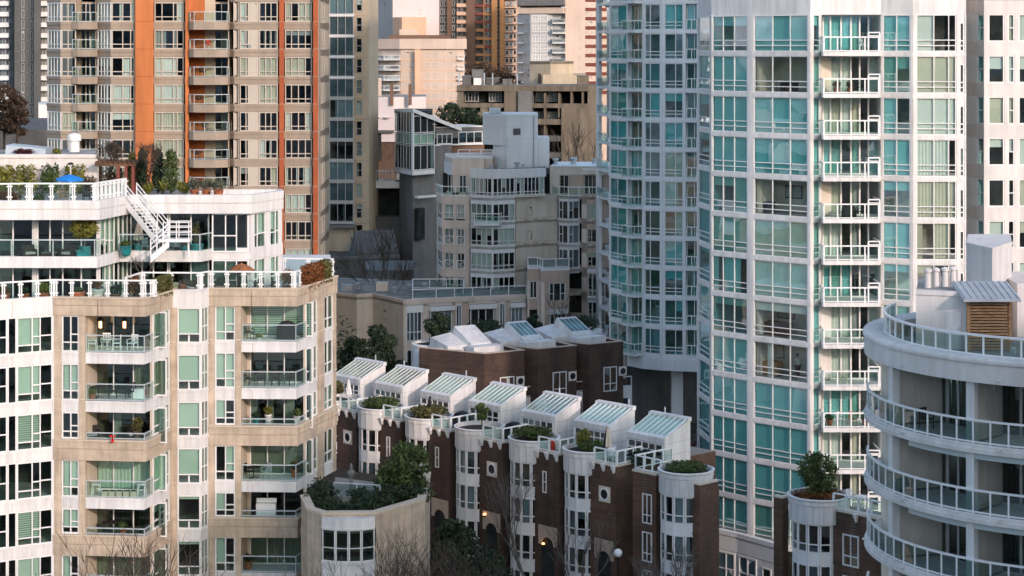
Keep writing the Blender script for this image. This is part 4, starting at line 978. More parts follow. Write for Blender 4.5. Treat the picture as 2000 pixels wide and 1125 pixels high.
    build_window(dict(sg=sg, s0=.01, s1=sg.L - .01, z0=zfl + .1, z1=zf - .31, cols=(.2, .4, .6, .8), rows=(.62,), ops=(), d=.02, frame=FRAME, gl=G_BLUE, fw=.09, fm=.075, dep=.08, cover=dress(.3, .2, (CURT, CURT_G), .3)), fr, p2, cv)
    w_ = fr.build('window', o); p2.build('pane', o)
def porthole(B_, sg, s, z, r=.33, sq=.52):
    m1 = MB(); m1.sbox(sg, s - sq, s + sq, -.05, .05, z - sq, z + sq, STONE)
    n = 16; c = sg.p3(s, .055, z)
    ring_, disc = [], []
    def pt(rr, a, d): q = sg.p(s + rr * math.cos(a), d); return (q[0], q[1], z + rr * math.sin(a))
    for i in range(n):
        a0, a1 = 2 * math.pi * i / n, 2 * math.pi * (i + 1) / n
        m1.poly([pt(r, a0, .1), pt(r, a1, .1), pt(r + .1, a1, .1), pt(r + .1, a0, .1)], FRAME); m1.poly([pt(r + .1, a0, .1), pt(r + .1, a1, .1), pt(r + .1, a1, .05), pt(r + .1, a0, .05)], FRAME)
        m1.poly([pt(r, a1, .1), pt(r, a0, .1), pt(r, a0, .053), pt(r, a1, .053)], FRAME)
    o = m1.build('porthole_window', B_.root); g = MB(); g.poly([pt(r, 2 * math.pi * i / n, .056) for i in range(n)], PANE_D); g.build('pane', o)
def entry(B_, sg, s0, s1, zt, depth=.5):
    """arched entrance under a pale stone lintel"""
    m1 = MB(); n = 8; c = (s0 + s1) / 2; hw = (s1 - s0) / 2
    pts = [(s0, 0)] + [(c - hw * math.cos(math.pi * i / n), zt - .55 + .55 * math.sin(math.pi * i / n)) for i in range(n + 1)] + [(s1, 0)]
    m1.poly([sg.p3(s, .02, z) for s, z in pts], ROOM_D)
    a = [(c + (hw + .0) * math.cos(math.pi * (n - i) / n), zt - .55 + .55 * math.sin(math.pi * i / n)) for i in range(n + 1)]
    top = [(s0 - .28, zt - .5), (s0 - .28, zt + .75), (s1 + .28, zt + .75), (s1 + .28, zt - .5)]
    f = [(s0, zt - .55)] + a[1:-1] + [(s1, zt - .55)]
    q = [(s0 - .28, zt - .55)] + [(s0 - .28, zt + .75), (s1 + .28, zt + .75)] + [(s1 + .28, zt - .55)] + f[::-1]
    m1.poly([sg.p3(s, .09, z) for s, z in q], STONE_B)
    for (x0, z0_), (x1, z1_) in zip(q, q[1:] + q[:1]): m1.poly([sg.p3(x0, .09, z0_), sg.p3(x1, .09, z1_), sg.p3(x1, .0, z1_), sg.p3(x0, .0, z0_)], STONE_B)
    m1.build('entrance', B_.root)
ZW = [(9.25, 11.0), (6.75, 8.55), (4.25, 6.05), (1.75, 3.55)]
def townhouse(c, label, brick_m, rblk=(.8, 3.55, 1.1), lblk=None, r=1.75, box=0.0, feat='slit', sun=True, zb=11.85, shallow=False):
    L = Loc(c); H = Building('brick_townhouse', label, (L.p(0, -2)[0], L.p(0, -2)[1], 0), 'townhouse', 'row of brick townhouses with round planters')
    b = H.body
    a0 = lblk[0] if lblk else -1.75
    if shallow:
        if lblk[1] - lblk[0] > 1.5: L.blk(b, lblk[0] + .002, -1.95, -3.2, -.25, 0, 11.55, brick_m, DECK)
        L.blk(b, -1.948, rblk[1] - .002, -1.0 if rblk[1] < 3 else -2.2, -.25, 0, 11.55, brick_m, DECK)
    else: L.blk(b, a0 + .002, rblk[1] - .002, -9, -.25, 0, 11.55, brick_m, DECK)
    fronts = []
    for t0, t1, n in ([rblk] if rblk else []) + ([lblk] if lblk else []):
        L.blk(b, t0, t1, -.248, n, 0, zb, brick_m, GRAVEL)
        L.blk(b, t0 - .03, t1 + .03, n - .3, n + .05, zb + .002, zb + .12, STONE)
        L.blk(b, t1 - .28, t1 + .05, -.9 if shallow else -4, n - .302, zb + .002, zb + .12, STONE); L.blk(b, t1 - .25, t1, -.9 if shallow else -4, -.25, 11.5, zb, brick_m)
        L.blk(b, t0, t1, n, n + .03, 8.62, 8.74, brick_m)
        sg = Seg(L.p(t0, n), L.p(t1, n)); fronts.append((sg, t0, t1, n))
    bay(H, L, 1.66, .0, ZW, 7)
    sg, t0, t1, n = fronts[0]
    if t1 - t0 > 2:
        mid = sg.L / 2
        if feat == 'port': porthole(H, sg, sg.L * .63, 9.9)
        elif feat == 'slit': H.win(sg, mid - .2, mid + .2, 9.1, 10.6, rows=(.5,), frame=FRAME, gl=G_DARK, fw=.08, d=.03)
        else:
            for za in (8.7, 6.2, 3.7): H.win(sg, mid - .75, mid + .45, za, za + 1.9, cols=(.5,), ops=((0, .3), (1, .3)), frame=FRAME, gl=G_TEAL, fw=.09, d=.03, cover=dress(.7, .1, (SHADE, CURT), .2))
        if feat != 'pair': entry(H, sg, sg.L * .62 - .6, sg.L * .62 + .6, 6.1)
        pts = [L.p(t0 + .7, n - .1), L.p(t1 - .02, n - .1), L.p(t1 - .1, n - 2.6)]
        railing(H.root, pts, zb + .12, .95, RAIL, G_RAIL, post=1.0, bar=.08, pw=.12, name='terrace_railing')
        for t in (t0 + .72, (t0 + t1) / 2 + .3, t1 - .14):
            m1 = MB(); m1.hexa([L.p3(t - .05, n + .12, zb - .42), L.p3(t + .05, n + .12, zb - .42), L.p3(t + .05, n, zb - .42), L.p3(t - .05, n, zb - .42)], [L.p3(t - .13, n + .3, zb + .1), L.p3(t + .13, n + .3, zb + .1), L.p3(t + .13, n, zb + .1), L.p3(t - .13, n, zb + .1)], RAIL); m1.build('bracket', H.root)
    if lblk:
        sg = fronts[1][0]
        if lblk[1] - lblk[0] > 1.5:
            for za in (8.6, 6.1, 3.6): H.win(sg, sg.L * .42, sg.L * .42 + .85, za, za + 1.95, cols=(.5,), ops=((0, .27), (1, .27)), frame=FRAME, gl=G_BLUE, fw=.08, d=.03, cover=dress(.3, .2, (SHADE,), 0))
            pts = [L.p(lblk[0] + .1, -3), L.p(lblk[0] + .1, lblk[2] - .15), L.p(lblk[1] + .3, lblk[2] - .15)]
            railing(H.root, pts, zb + .12, .95, RAIL, G_RAIL, post=.9, bar=.08, pw=.1, name='terrace_railing')
    H.finish()
    drum(H.root, L, r)
    if sun: sunroom(H, L, -4.5 + box, -.97 + box, -5.6, -3.0, 13.3, 14.25)
    return H, L
TH_C = [(-13.5, 159.2), (-9.95, 155.5), (-6.15, 151.6), (-2.35, 147.4), (1.55, 143.2), (5.25, 139.4), (11.26, 132.5), (18.75, 125.0)]
houses = []
for i, (lab, kw) in enumerate((
        ('brick townhouse half hidden by the beige building, small leafy bush in its planter', dict(feat='port')),
        ('brick townhouse whose round planter holds a clipped low green hedge, second in the row', dict(feat='slit')),
        ('brick townhouse with a dark figurine standing in its hedge-filled planter', dict(feat='slit')),
        ('brick townhouse with a small dark tree in its round planter', dict(feat='port')),
        ('brick townhouse with grassy low shrubs filling its round planter', dict(feat='slit')),
        ('brick townhouse with folded parasol and yellow-green shrub, arched entry below porthole', dict(feat='port')),
        ('narrow brick townhouse with flat grassy planter beside the white entrance building', dict(rblk=(1.08, 1.95, .9), lblk=(-4.0, -1.94, .75), box=-3.6, shallow=True)),
        ('brick townhouse with bushy pine in its planter, next to round cream building', dict(rblk=(.78, 5.2, .6), lblk=(-3.3, -2.6, .3), sun=False, r=1.85, feat='pair', shallow=True)))):
    houses.append(townhouse(TH_C[i], lab, BRICK if i < 5 else BRICK_L, **kw))

# ================================================================ back row of brick townhouses across the lane
SKYPANE = mat('roof_light_pane', (.16, .34, .38), .06, .3, (.5, .5, .5), spec=.9)
def back_house(px, Y, i, label, w=4.05, zt=13.3):
    c = P2(px, Y); r_ = (.855, .518); n_ = (.518, -.855)
    sg = Seg(c, (c[0] + r_[0] * w, c[1] + r_[1] * w))
    H = Building('brick_townhouse', label, (sg.p(w / 2, -4)[0], sg.p(w / 2, -4)[1], 0), 'townhouse', 'brick townhouses across the lane')
    b = H.body
    lw = (-5.8, 3.6) if i == 0 else (-3.2, 2.4)
    a, d = sg.p(0), sg.p(w); a2 = (a[0] + lw[0], a[1] + lw[1])
    back = sg.p(w, -9)
    b.prism([a, d, back, (a2[0] + 1.5, a2[1] + 5.5), a2], 0, zt - .35, BRICK, GRAVEL)
    b.strip([a2, a, d, back], 0, .3, zt - .36, zt - .06, BRICK); b.strip([a2, a, d, back], .04, .34, zt - .058, zt, STONE_B); b.strip([a2, a, d], .03, .1, zt - 1.6, zt - 1.45, BRICK)
    for za in (8.9, 5.6): H.win(sg, 1.55, 3.0, za, za + 2.2, cols=(.5,), ops=(), rows=(.3,), frame=FRAME, gl=G_TEAL, fw=.09, d=.03, cover=dress(.5, .1, (SHADE,), 0))
    porthole(H, sg, 3.62, 10.6, .3, .42)
    # recessed white entrance bay beside it
    e0, e1 = sg.p(w, -1.5), sg.p(w + 1.45, -1.5); e2 = Seg(e0, e1)
    b.prism([e0, e1, sg.p(w + 1.45, -9), sg.p(w, -9)], 0, 9.6, BRICK, GRAVEL)
    m1 = MB(); m1.sbox(e2, .02, 1.4, .7, .85, 6.3, 9.0, WHITE_B); m1.sbox(e2, .02, 1.4, -.02, .7, 8.7, 8.98, WHITE_B); m1.sbox(e2, .3, .95, .86, .88, 7.0, 8.0, PANE_D); m1.build('balcony_box', H.root)
    railing(H.root, [e2.p(.05, .8), e2.p(1.36, .8)], 9.0, .95, RAIL, None, post=1.3, bar=.07, pw=.06, name='balcony_railing')
    b.sbox(e2, .1, 1.1, .0, .08, 3.4, 5.8, WHITE_B); b.sbox(e2, .3, .9, .08, .1, 3.6, 5.5, PANE_D)
    H.finish()
    # wedge-shaped roof light
    m1 = MB(); 
    def bp(s, q, z): return sg.p3(s, q, z)
    s0, s1 = .4, 2.5
    m1.hexa([bp(s0, -3.0, zt - .3), bp(s1, -3.0, zt - .3), bp(s1, -7, zt - .3), bp(s0, -7, zt - .3)], [bp(s0, -3.0, zt + .4), bp(s1, -3.0, zt + .4), bp(s1, -6, zt + 1.6), bp(s0, -6, zt + 1.6)], WHITE)
    m1.hexa([bp(s0 - 2.0, -3.6, zt - .3), bp(s0 - .02, -3.6, zt - .3), bp(s0 - .02, -7, zt - .3), bp(s0 - 2.0, -7, zt - .3)], [bp(s0 - 2, -3.6, zt + .25), bp(s0 - .02, -3.6, zt + .25), bp(s0 - .02, -6.6, zt + 1.0), bp(s0 - 2, -6.6, zt + .7)], WHITE)
    m1.hexa([bp(s0 - .5, -1.6, zt - .3), bp(s1 + .4, -1.6, zt - .3), bp(s1 + .4, -2.98, zt - .3), bp(s0 - .5, -2.98, zt - .3)], [bp(s0 - .5, -1.6, zt + .3), bp(s1 + .4, -1.6, zt + .3), bp(s1 + .4, -2.98, zt + .3), bp(s0 - .5, -2.98, zt + .3)], WHITE)
    o = m1.build('roof_light', H.root)
    if i:
        g = MB(); f = lambda s, t: bp(s0 + (s1 - s0) * s, -3.0 - 3.0 * t, zt + .42 + 1.2 * t)
        for q in range(4): g.poly([f(.06 + .225 * q, .2), f(.25 + .225 * q, .2), f(.25 + .225 * q, .9), f(.06 + .225 * q, .9)], SKYPANE)
        g.build('pane', o)
    return H, sg
BH = [back_house(946, 176.5, 0, 'back brick townhouse with long blank side wall and stepped white roof boxes'),
      back_house(1050, 179.2, 1, 'back brick townhouse in the middle with large dark window'),
      back_house(1150, 182.0, 2, 'back brick townhouse with teal blind in its window, nearest the farther tower', w=3.7)]
# lower terrace at the left end, with its own round planter
H = Building('planter_terrace', 'white round planter terrace with glass rail at the end of back townhouses', (-7.2, 184, 0), 'terrace')
c = (gx(850, 184), 184.0); H.body.lathe((c[0], c[1], 0), [(2.0, 0), (2.0, 9.2), (2.05, 9.3), (2.05, 12.9), (2.15, 12.95), (2.15, 13.1), (1.95, 13.15), (1.95, 12.9), (0, 12.9)], WHITE_B, 24)
H.body.lathe((c[0], c[1], 12.92), [(1.93, 0), (0, .1)], SOIL, 20)
c2 = (gx(945, 192), 192.0); H.body.lathe((c2[0], c2[1], 0), [(2.0, 0), (2.0, 12.6), (2.1, 12.65), (2.1, 12.8), (1.9, 12.8), (0, 12.6)], WHITE_B, 20)
c3 = (gx(1133, 198), 198.0); H.body.lathe((c3[0], c3[1], 0), [(2.0, 0), (2.0, 12.1), (2.1, 12.15), (2.1, 12.35), (1.9, 12.35), (0, 12.2)], WHITE_B, 20)
H.body.prism([P2(820, 180.4), P2(905, 179.0), P2(960, 186), P2(990, 196), P2(840, 192)], 0, 12.3, BRICK, DECK)
railing(H.root, [P2(838, 179.9), P2(905, 178.9)], 12.3, 1.0, RAIL, G_RAIL, post=1.1, bar=.08, pw=.08, name='terrace_railing')
H.finish()

# ================================================================ white entrance building at the foot of the tower
H = Building('entrance_building', 'low white panelled entrance building with small square windows under the glass tower', (15, 150, 0)); b = H.body
e = [P2(1362, 150.6), P2(1440, 148.0), P2(1522, 144.6)]; bk = [P2(1522, 151), P2(1362, 154)]
b.prism(e + bk, 0, 4.3, WHITE_B, GRAVEL); b.strip(e, .06, .35, 4.3, 4.62, WHITE_B); b.strip(e, .02, .04, 3.2, 3.24, FRAME_G)
for sg, px in ((Seg(e[0], e[1]), 1380), (Seg(e[1], e[2]), 1498)):
    s = sg.at(px); H.win(sg, s - .45, s + .45, 1.6, 2.7, frame=FRAME, gl=G_DARK, fw=.09, d=.04)
sg = Seg(e[0], e[1]); s2 = Seg(e[1], e[2])
H.win(sg, sg.at(1401), sg.at(1436), .1, 3.1, cols=(.5,), rows=(.6,), frame=FRAME, gl=G_BLUE, fw=.12, d=.04, name='entrance_door', cover=[(.98, CURT_G, 0)] * 2)
H.win(s2, s2.at(1443), s2.at(1478), .1, 3.1, cols=(.5,), rows=(.6,), frame=FRAME, gl=G_BLUE, fw=.12, d=.04, name='entrance_door', cover=[(.98, CURT_G, 0)] * 2)
H.finish()

# ================================================================ beige podium with a bowed window, lower left of centre
H = Building('podium_building', 'low beige corner building with bowed white window and planted roof', (-9, 121, 0)); b = H.body
pp = [P2(588, 121.5), P2(600, 118), P2(628, 116.9), P2(735, 117.0), P2(830, 120.6)]; bk = [P2(840, 128), P2(640, 133)]
b.prism(pp + bk, 0, 10.3, BEIGE); b.prism([pp[0], pp[1], P2(628, 116.9), P2(629, 118.2), P2(733, 118.2), P2(734, 117.0)] + pp[3:] + bk, 10.3, 12.5, BEIGE, SOIL)
b.strip(pp + bk[:1], 0, .4, 12.5, 13.1, BEIGE); b.strip(pp + bk[:1], .06, .46, 13.102, 13.24, BEIGE_D); b.strip(pp, .03, .3, 11.0, 11.25, BEIGE)
bw = [P2(629, 116.75), P2(655, 116.4), P2(681, 116.3), P2(706, 116.4), P2(732, 116.8)]
bq = [P2(732, 118.0), P2(632, 118.0)]; BO = lambda d: offset(bw, d) + bq
b.prism(BO(.02), 12.45, 12.98, WHITE); b.prism(BO(.07), 12.36, 12.448, WHITE); b.prism(BO(.02), 9.0, 10.4, WHITE); b.prism(BO(.1), 10.4, 10.52, WHITE)
b.prism([P2(636, 117.7), P2(724, 117.7), P2(724, 118), P2(636, 118)], 10.52, 12.36, DARKROOM)
for sg in segs(bw): H.win(sg, .02, sg.L - .02, 10.53, 12.36, rows=(.42,), frame=FRAME, gl=G_DARK, fw=.055, cover=[(.12, SHADE, 0)])
b.strip([P2(737, 117.1), P2(829, 120.6)], .015, .1, 7.4, 7.46, TAN); b.strip([P2(737, 117.1), P2(829, 120.6)], .015, .1, 9.9, 9.95, TAN)
for t in (.25, .55, .8): sg = Seg(P2(735, 117), P2(830, 120.6)); b.sbox(sg, sg.L * t, sg.L * t + .03, 0, .012, 4, 12.4, TAN)
H.finish()
# ================================================================ grey-beige stepped apartment building in the middle
M_ = Building('terraced_bay_building', 'grey-beige apartment building with white bay windows and blank penthouse block, in the middle', (2, 236, 0)); b = M_.body
m = [P2(853, 236), P2(863.5, 231.6), P2(917, 230.6)]
mb_ = [P2(919, 229.8), P2(962, 228.2), P2(1006, 229.6)]
mw = [P2(1007, 230.4), P2(1089, 233.2)]
mc = [P2(1091, 232), P2(1110, 231.0), P2(1132, 231.6)]
md = [P2(1136, 230.4), P2(1194, 229.6)]
bk = [(gx(1194, 230) + 2, 250), (gx(853, 250), 250)]
allm = m + mb_ + mw + mc + md
LZ = [22.75 - 2.73 * k for k in range(6)]     # floor lines of the main block, top one is the terrace
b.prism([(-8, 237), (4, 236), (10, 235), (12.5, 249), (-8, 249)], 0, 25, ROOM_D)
for z in LZ: b.prism(allm + bk, z - .3, z, STONE)
b.prism(allm + bk, 0, LZ[-1] - .4, STONE)
b.strip(mw, 0, .4, 0, 22.7, STONE); b.strip(mw, .012, .1, 22.2, 22.72, STONE)
def colm(sg, l, r, mt, z0=0, z1=22.45, d=0):
    b.sbox(sg, max(0, sg.at(l)), min(sg.L, sg.at(r)), -.4, d, z0, z1, mt)
s0, s1 = segs(m)
for z in LZ: b.strip(m, .03, .3, z - .9, z + .03, STONE_P)
colm(s1, 863.5, 867, STONE_P); colm(s1, 886.5, 891.5, STONE_P); colm(s1, 908, 917, STONE_P); b.sbox(s0, 0, .8, -.3, 0, 0, 22.4, STONE)
for z in LZ:
    b.strip(mb_, .0, .3, z - .62, z + .14, WHITE_B)
    if z > 13: b.strip(mc, 0, .3, z - .5, z + .1, WHITE_B)
    b.strip(md, 0, .35, z - .85, z + .3, STONE_B)
sD, = segs(md); colm(sD, 1136, 1146, STONE_P); colm(sD, 1178, 1194, STONE_B)
KC = (CURT, CURT_G, SHADE)
for k in range(1, 6):
    za, zc = LZ[k] + .03, LZ[k - 1] - .9
    M_.win(s0, .9, s0.L - .1, za, zc + .3, cols=(.5,), rows=(.3,), frame=FRAME, gl=G_BLUE, fw=.1, cover=dress(.3, .2, KC, .3))
    for l, r in ((867.5, 886), (892, 907.5)):
        M_.win(s1, s1.at(l), s1.at(r), za + (.0 if k > 1 else .2), zc, cols=(.5,), rows=(.4,) if k == 1 else (), frame=FRAME, gl=G_CLEAR, fw=.1, d=-.12, cover=dress(.5, .3, KC, .8))
        if k > 1: 
            q = [s1.p(s1.at(l), .08), s1.p(s1.at(r), .08)]; o = railing(M_.root, q, za - .02, 1.0, RAIL, None, post=9, bar=.08, pw=.09, name='juliet_railing')
            x = MB(); x.tube([(q[0][0], q[0][1], za + .12), (q[1][0], q[1][1], za + .85)], .035, RAIL, 4); x.tube([(q[0][0], q[0][1], za + .85), (q[1][0], q[1][1], za + .12)], .035, RAIL, 4); x.build('cross_brace', o)
    for sg in segs(mb_): M_.win(sg, .03, sg.L - .03, LZ[k] + .14, LZ[k - 1] - .62, cols=(.25, .5, .75), rows=(.22,), frame=FRAME, gl=G_CLEAR, fw=.1, cover=dress(.5, .2, KC, .6))
    if k < 4:
        for sg in segs(mc): M_.win(sg, .03, sg.L - .03, LZ[k] + .1, LZ[k - 1] - .5, cols=(.4,), ops=((0, .5),), frame=FRAME, gl=G_BLUE, fw=.1, cover=dress(.6, .2, KC, .3))
    M_.win(sD, sD.at(1147), sD.at(1177), LZ[k] + .3, LZ[k - 1] - .85, cols=(.25, .72), ops=((0, .4), (2, .4)), frame=FRAME_T, gl=G_CLEAR, fw=.1, d=-.08, cover=dress(.4, .3, KC, .5))
    for px in (1155, 1172):
        x = MB(); s = sD.at(px); x.sbox(sD, s - .16, s + .16, 0, .3, LZ[k - 1] + .02, LZ[k - 1] + .12, WHITE); x.build('vent_hood', M_.root)
    if k < 3:
        sg, = segs(mw); s = sg.at(1034); M_.win(sg, s - .36, s + .36, LZ[k] + .55, LZ[k] + 1.6, frame=FRAME_T, gl=G_DARK, fw=.09, d=.03)
    if k < 4:
        sg, = segs(mw)
        for px in (1026, 1046, 1064): x = MB(); s = sg.at(px); x.sbox(sg, s - .28, s + .28, 0, .16, LZ[k] + .1, LZ[k] + .2, STONE_B); x.build('vent_hood', M_.root)
        b.sbox(sg, 0, sg.L, 0, .012, LZ[k] + .3, LZ[k] + .34, STONE_B)
# curved balcony in front of the bay
b.prism([P2(922, 229.4), P2(926, 227.6), P2(975, 227.4), P2(980, 228.6)], 19.75, 19.98, WHITE_B)
railing(M_.root, [P2(922.5, 229.2), P2(926.5, 227.75), P2(974.5, 227.55), P2(979.5, 228.6)], 19.98, 1.15, RAIL, G_RAIL, post=1.3, bar=.09, pw=.08, name='balcony_railing')
# top storey, set back on the left and right
tp = [P2(869, 238), P2(884, 233.8), P2(945, 233.8)]
b.prism(tp + [P2(945, 245), P2(869, 245)], 25.1, 26.9, STONE); b.strip(tp, 0, .4, 22.75, 23.0, STONE_P); b.strip(tp, .03, .4, 25.0, 25.9, STONE_P); b.strip(tp[:2], .08, .4, 25.0, 26.3, WHITE_B)
s1 = Seg(tp[1], tp[2])
for l, r in ((884, 896), (912, 918), (931, 945)): colm(s1, l, r, STONE_P, 22.75, 25.1)
M_.win(s1, s1.at(896.5), s1.at(911.5), 22.8, 25, cols=(.5,), frame=FRAME, gl=G_CLEAR, fw=.1, d=-.1, cover=dress(.6, .2, KC, .7), name='patio_door'); M_.win(s1, s1.at(918.5), s1.at(930.5), 22.8, 25, cols=(.5,), frame=FRAME, gl=G_CLEAR, fw=.1, d=-.1, cover=dress(.6, .2, KC, .7), name='patio_door')
M_.win(Seg(tp[0], tp[1]), .1, 3.5, 22.8, 25, cols=(.5,), frame=FRAME, gl=G_BLUE, fw=.1)
b.strip(mb_, .05, .4, 25.0, 25.95, WHITE_B); b.strip(mb_[:2], .02, .3, 22.75, 22.95, WHITE_B)
for sg in segs(mb_): M_.win(sg, .03, sg.L - .03, 22.95, 25, cols=(.2, .4, .6, .8), rows=(.16,), frame=FRAME, gl=G_CLEAR, fw=.1, cover=dress(.6, .2, KC, .7))
w2 = [P2(1006, 229.7), P2(1066, 231.6)]
b.strip(w2, .02, .4, 22.72, 22.95, STONE); b.strip(w2, .05, .4, 25.0, 25.9, WHITE_B)
sg, = segs(w2); M_.win(sg, .1, sg.L - .2, 22.95, 25, cols=(.14, .28, .42, .56, .7, .84), rows=(.16,), frame=FRAME, gl=G_CLEAR, fw=.1, cover=dress(.3, .2, KC, .6, mix=.4))
b.prism([P2(945, 232.5), P2(1006, 230.2), P2(1066, 232.0), (gx(1066, 240), 246), (gx(945, 240), 246)], 24.9, 25.6, STONE, GRAVEL)
t2 = [P2(1074, 234.6), P2(1194, 233.6)]
b.strip(t2, 0, 8, 25.0, 25.9, STONE); b.strip(t2, .1, 8.1, 25.9, 26.02, WHITE_B); sg, = segs(t2)
for l, r in ((1074, 1092), (1112, 1140), (1181, 1194)): colm(sg, l, r, STONE_B if l > 1100 else STONE, 22.7, 25)
M_.win(sg, sg.at(1092.5), sg.at(1111.5), 22.75, 25, cols=(.5,), frame=FRAME_T, gl=G_DARK, fw=.1, name='patio_door'); M_.win(sg, sg.at(1140.5), sg.at(1180.5), 22.75, 25, cols=(.2, .4, .6, .8), frame=FRAME_T, gl=G_CLEAR, fw=.1, cover=dress(.5, .2, KC, .6))
b.prism([P2(1138, 231.6), P2(1182, 231.2), P2(1182, 234), P2(1138, 234.4)], 25.2, 25.75, STONE)
b.strip([P2(1138, 231.4), P2(1194, 230.6)], 0, .3, 22.76, 22.95, WHITE_B)
railing(M_.root, [P2(852, 235.8), P2(863.2, 231.9), P2(915.5, 231.0)], 22.78, 1.1, RAIL, G_RAIL, post=1.4, bar=.09, pw=.08, name='terrace_railing')
railing(M_.root, [P2(1078, 233.6), P2(1092, 231.7), P2(1110, 230.8), P2(1172, 230.6)], 22.78, 1.1, RAIL, G_RAIL, post=1.4, bar=.09, pw=.08, name='terrace_railing')
# penthouse block with its cut-out corner
ph = [P2(943, 240), P2(990, 236.6), P2(1050.5, 239.5)]
b.prism(ph + [(gx(1050.5, 239.5), 247), (gx(943, 240), 247)], 28.2, 31.75, PALEGREY); b.strip(ph, .04, .3, 31.55, 31.8, WHITE_B)
b.prism([P2(963, 239.2), P2(990, 236.62), P2(1050.4, 239.52), (gx(1050, 239.5), 246.8), (gx(963, 240), 246.8)], 25.4, 28.202, PALEGREY)
b.prism([P2(1050.6, 240), P2(1073, 241), (gx(1073, 241), 247), (gx(1050.6, 240), 247)], 25.4, 28.9, PALEGREY)
sg = Seg(ph[1], ph[2]); x = MB(); s = sg.at(1009); x.sbox(sg, s - .5, s + .55, 0, .05, 29.4, 30.15, GREY)
for i in range(5): x.sbox(sg, s - .45, s + .5, .05, .09, 29.46 + i * .135, 29.53 + i * .135, GREY_D)
x.build('louvre_vent', M_.root)
x = MB(); x.box(gx(955, 240), gx(978, 240), 241, 243, 31.8, 32.35, STEEL); x.build('roof_vent', M_.root)
b.prism([P2(890, 236.5), P2(962, 236.2), (gx(962, 240), 245), (gx(890, 240), 245)], 25.6, 26.95, STONE_P); b.strip([P2(890, 236.5), P2(962, 236.2)], .05, .3, 26.7, 27.05, WHITE_B)
railing(M_.root, [P2(895, 237), P2(962, 236.8)], 26.9, .85, RAIL, None, post=1.5, bar=.09, pw=.09, mids=(.5,), name='roof_railing')
for px, Y in ((700, 228), (742, 229), (770, 224), (800, 226), (830, 228)):
    x = MB(); p = gx(px, Y); x.lathe((p, Y, 12.6), [(.2, 0), (.2, .5), (.34, .52), (.34, .75), (0, .85)], STEEL, 9); x.build('roof_vent', M_.root)
for q in range(6): b.box(gx(700, 226) + q * 2.2, gx(700, 226) + q * 2.2 + .08, 224 + q * .3, 231, 12.6, 12.64, GREY)
b.box(gx(735, 227), gx(758, 227), 226.5, 228, 12.6, 13.5, STONE); b.box(gx(668, 228), gx(690, 228), 227, 228.5, 12.6, 13.2, STEEL)
for px, Y, w_, h_ in ((1010, 236, .35, .7), (1022, 235.5, .25, .5), (1085, 238, .4, .6), (1120, 238, .5, .7), (1160, 239, .35, .5), (960, 234, .3, .5), (975, 234.5, .22, .8)):
    x = MB(); p = gx(px, Y); zb_ = 26.02 if px > 1074 else 25.6; x.lathe((p, Y, zb_), [(w_ * .6, 0), (w_ * .6, h_ * .7), (w_, h_ * .72), (w_, h_), (0, h_ * 1.1)], STEEL, 10); x.build('roof_vent', M_.root)
b.strip(ph, .012, .05, 28.9, 28.94, STONE); b.strip(ph, .012, .05, 30.3, 30.34, STONE)
x = MB(); sg = Seg(ph[1], ph[2]); s = sg.at(1042); x.sbox(sg, s - .05, s + .05, .0, .1, 25.6, 31.5, STEEL); x.build('downpipe', M_.root)
# lower terrace wing in front
lw = [P2(656, 224.5), P2(697, 222.6), P2(728, 223.6), P2(788, 217.9), P2(890, 220.4), P2(1028, 222.8), P2(1030, 221.6), P2(1056, 221.8), P2(1056.5, 219.5), P2(1112, 220.5)]
lb = [P2(1112, 231), P2(656, 240)]
b.prism(lw[:6] + [P2(1028, 232), P2(656, 240)], 12.1, 12.6, STONE, GRAVEL)
b.strip(lw[:6], .05, .3, 12.4, 12.72, STONE_P); b.strip(lw[:4], 0, .4, 0, 12.4, STONE)
b.prism([P2(700, 226), P2(788, 221), P2(1028, 226), P2(1028, 231), P2(700, 236)], 0, 12, ROOM_D)
b.prism([P2(1031, 222.2), P2(1056, 222.4), P2(1057, 220.1), P2(1111, 221), P2(1111, 231), P2(1031, 231)], 0, 15.5, ROOM_D)
s_ = segs(lw[3:6])
for sg, l, r, mt in ((s_[0], 788, 793, STONE), (s_[0], 825, 838, STONE_P), (s_[0], 883, 890, STONE_B), (s_[1], 903, 916, STONE_B), (s_[1], 967, 975, STONE), (s_[1], 988, 996, STONE_B), (s_[1], 1022, 1028, STONE_P)): colm(sg, l, r, mt, 0, 12.2)
b.strip(lw[3:6], 0, .4, 11.9, 12.2, STONE_P)
b.strip(lw[3:6], -.03, .4, 7.4, 8.2, STONE); b.strip(lw[3:6], -.03, .4, 0, 4.5, STONE)
def lwin(sg, l, r, cols, bay_=0, z0=8.25, z1=11.9, rows=(.25,)):
    M_.win(sg, sg.at(l), sg.at(r), z0, z1, cols=cols, rows=rows, frame=FRAME, gl=G_BLUE, fw=.12, d=.08 if bay_ else -.05, cover=dress(.45, .25, KC, .5))
    if bay_: b.sbox(sg, sg.at(l) - .15, sg.at(r) + .15, 0, .6, z1, z1 + .45, WHITE_B); b.sbox(sg, sg.at(l) - .1, sg.at(r) + .1, 0, .3, z0 - .4, z0, WHITE_B)
lwin(s_[0], 793.5, 824.5, (.2, .5, .75)); lwin(s_[0], 839, 882.5, (.33, .66), 1, z1=11.4); lwin(s_[1], 890.5, 902.5, (.5,)); lwin(s_[1], 918, 965, (.33, .66), 1, z1=11.4); lwin(s_[1], 975.5, 987.5, (.5,)); lwin(s_[1], 997, 1021.5, (.33, .66), 1, z1=11.4)
for sg, l, r in ((s_[0], 793.5, 824.5), (s_[0], 839, 882.5), (s_[1], 918, 965)): lwin(sg, l, r, (.33, .66), 0, 4.6, 7.4)
b.strip([P2(793, 218.0), P2(826, 218.85)], .05, .3, 11.3, 12.1, WHITE_B)
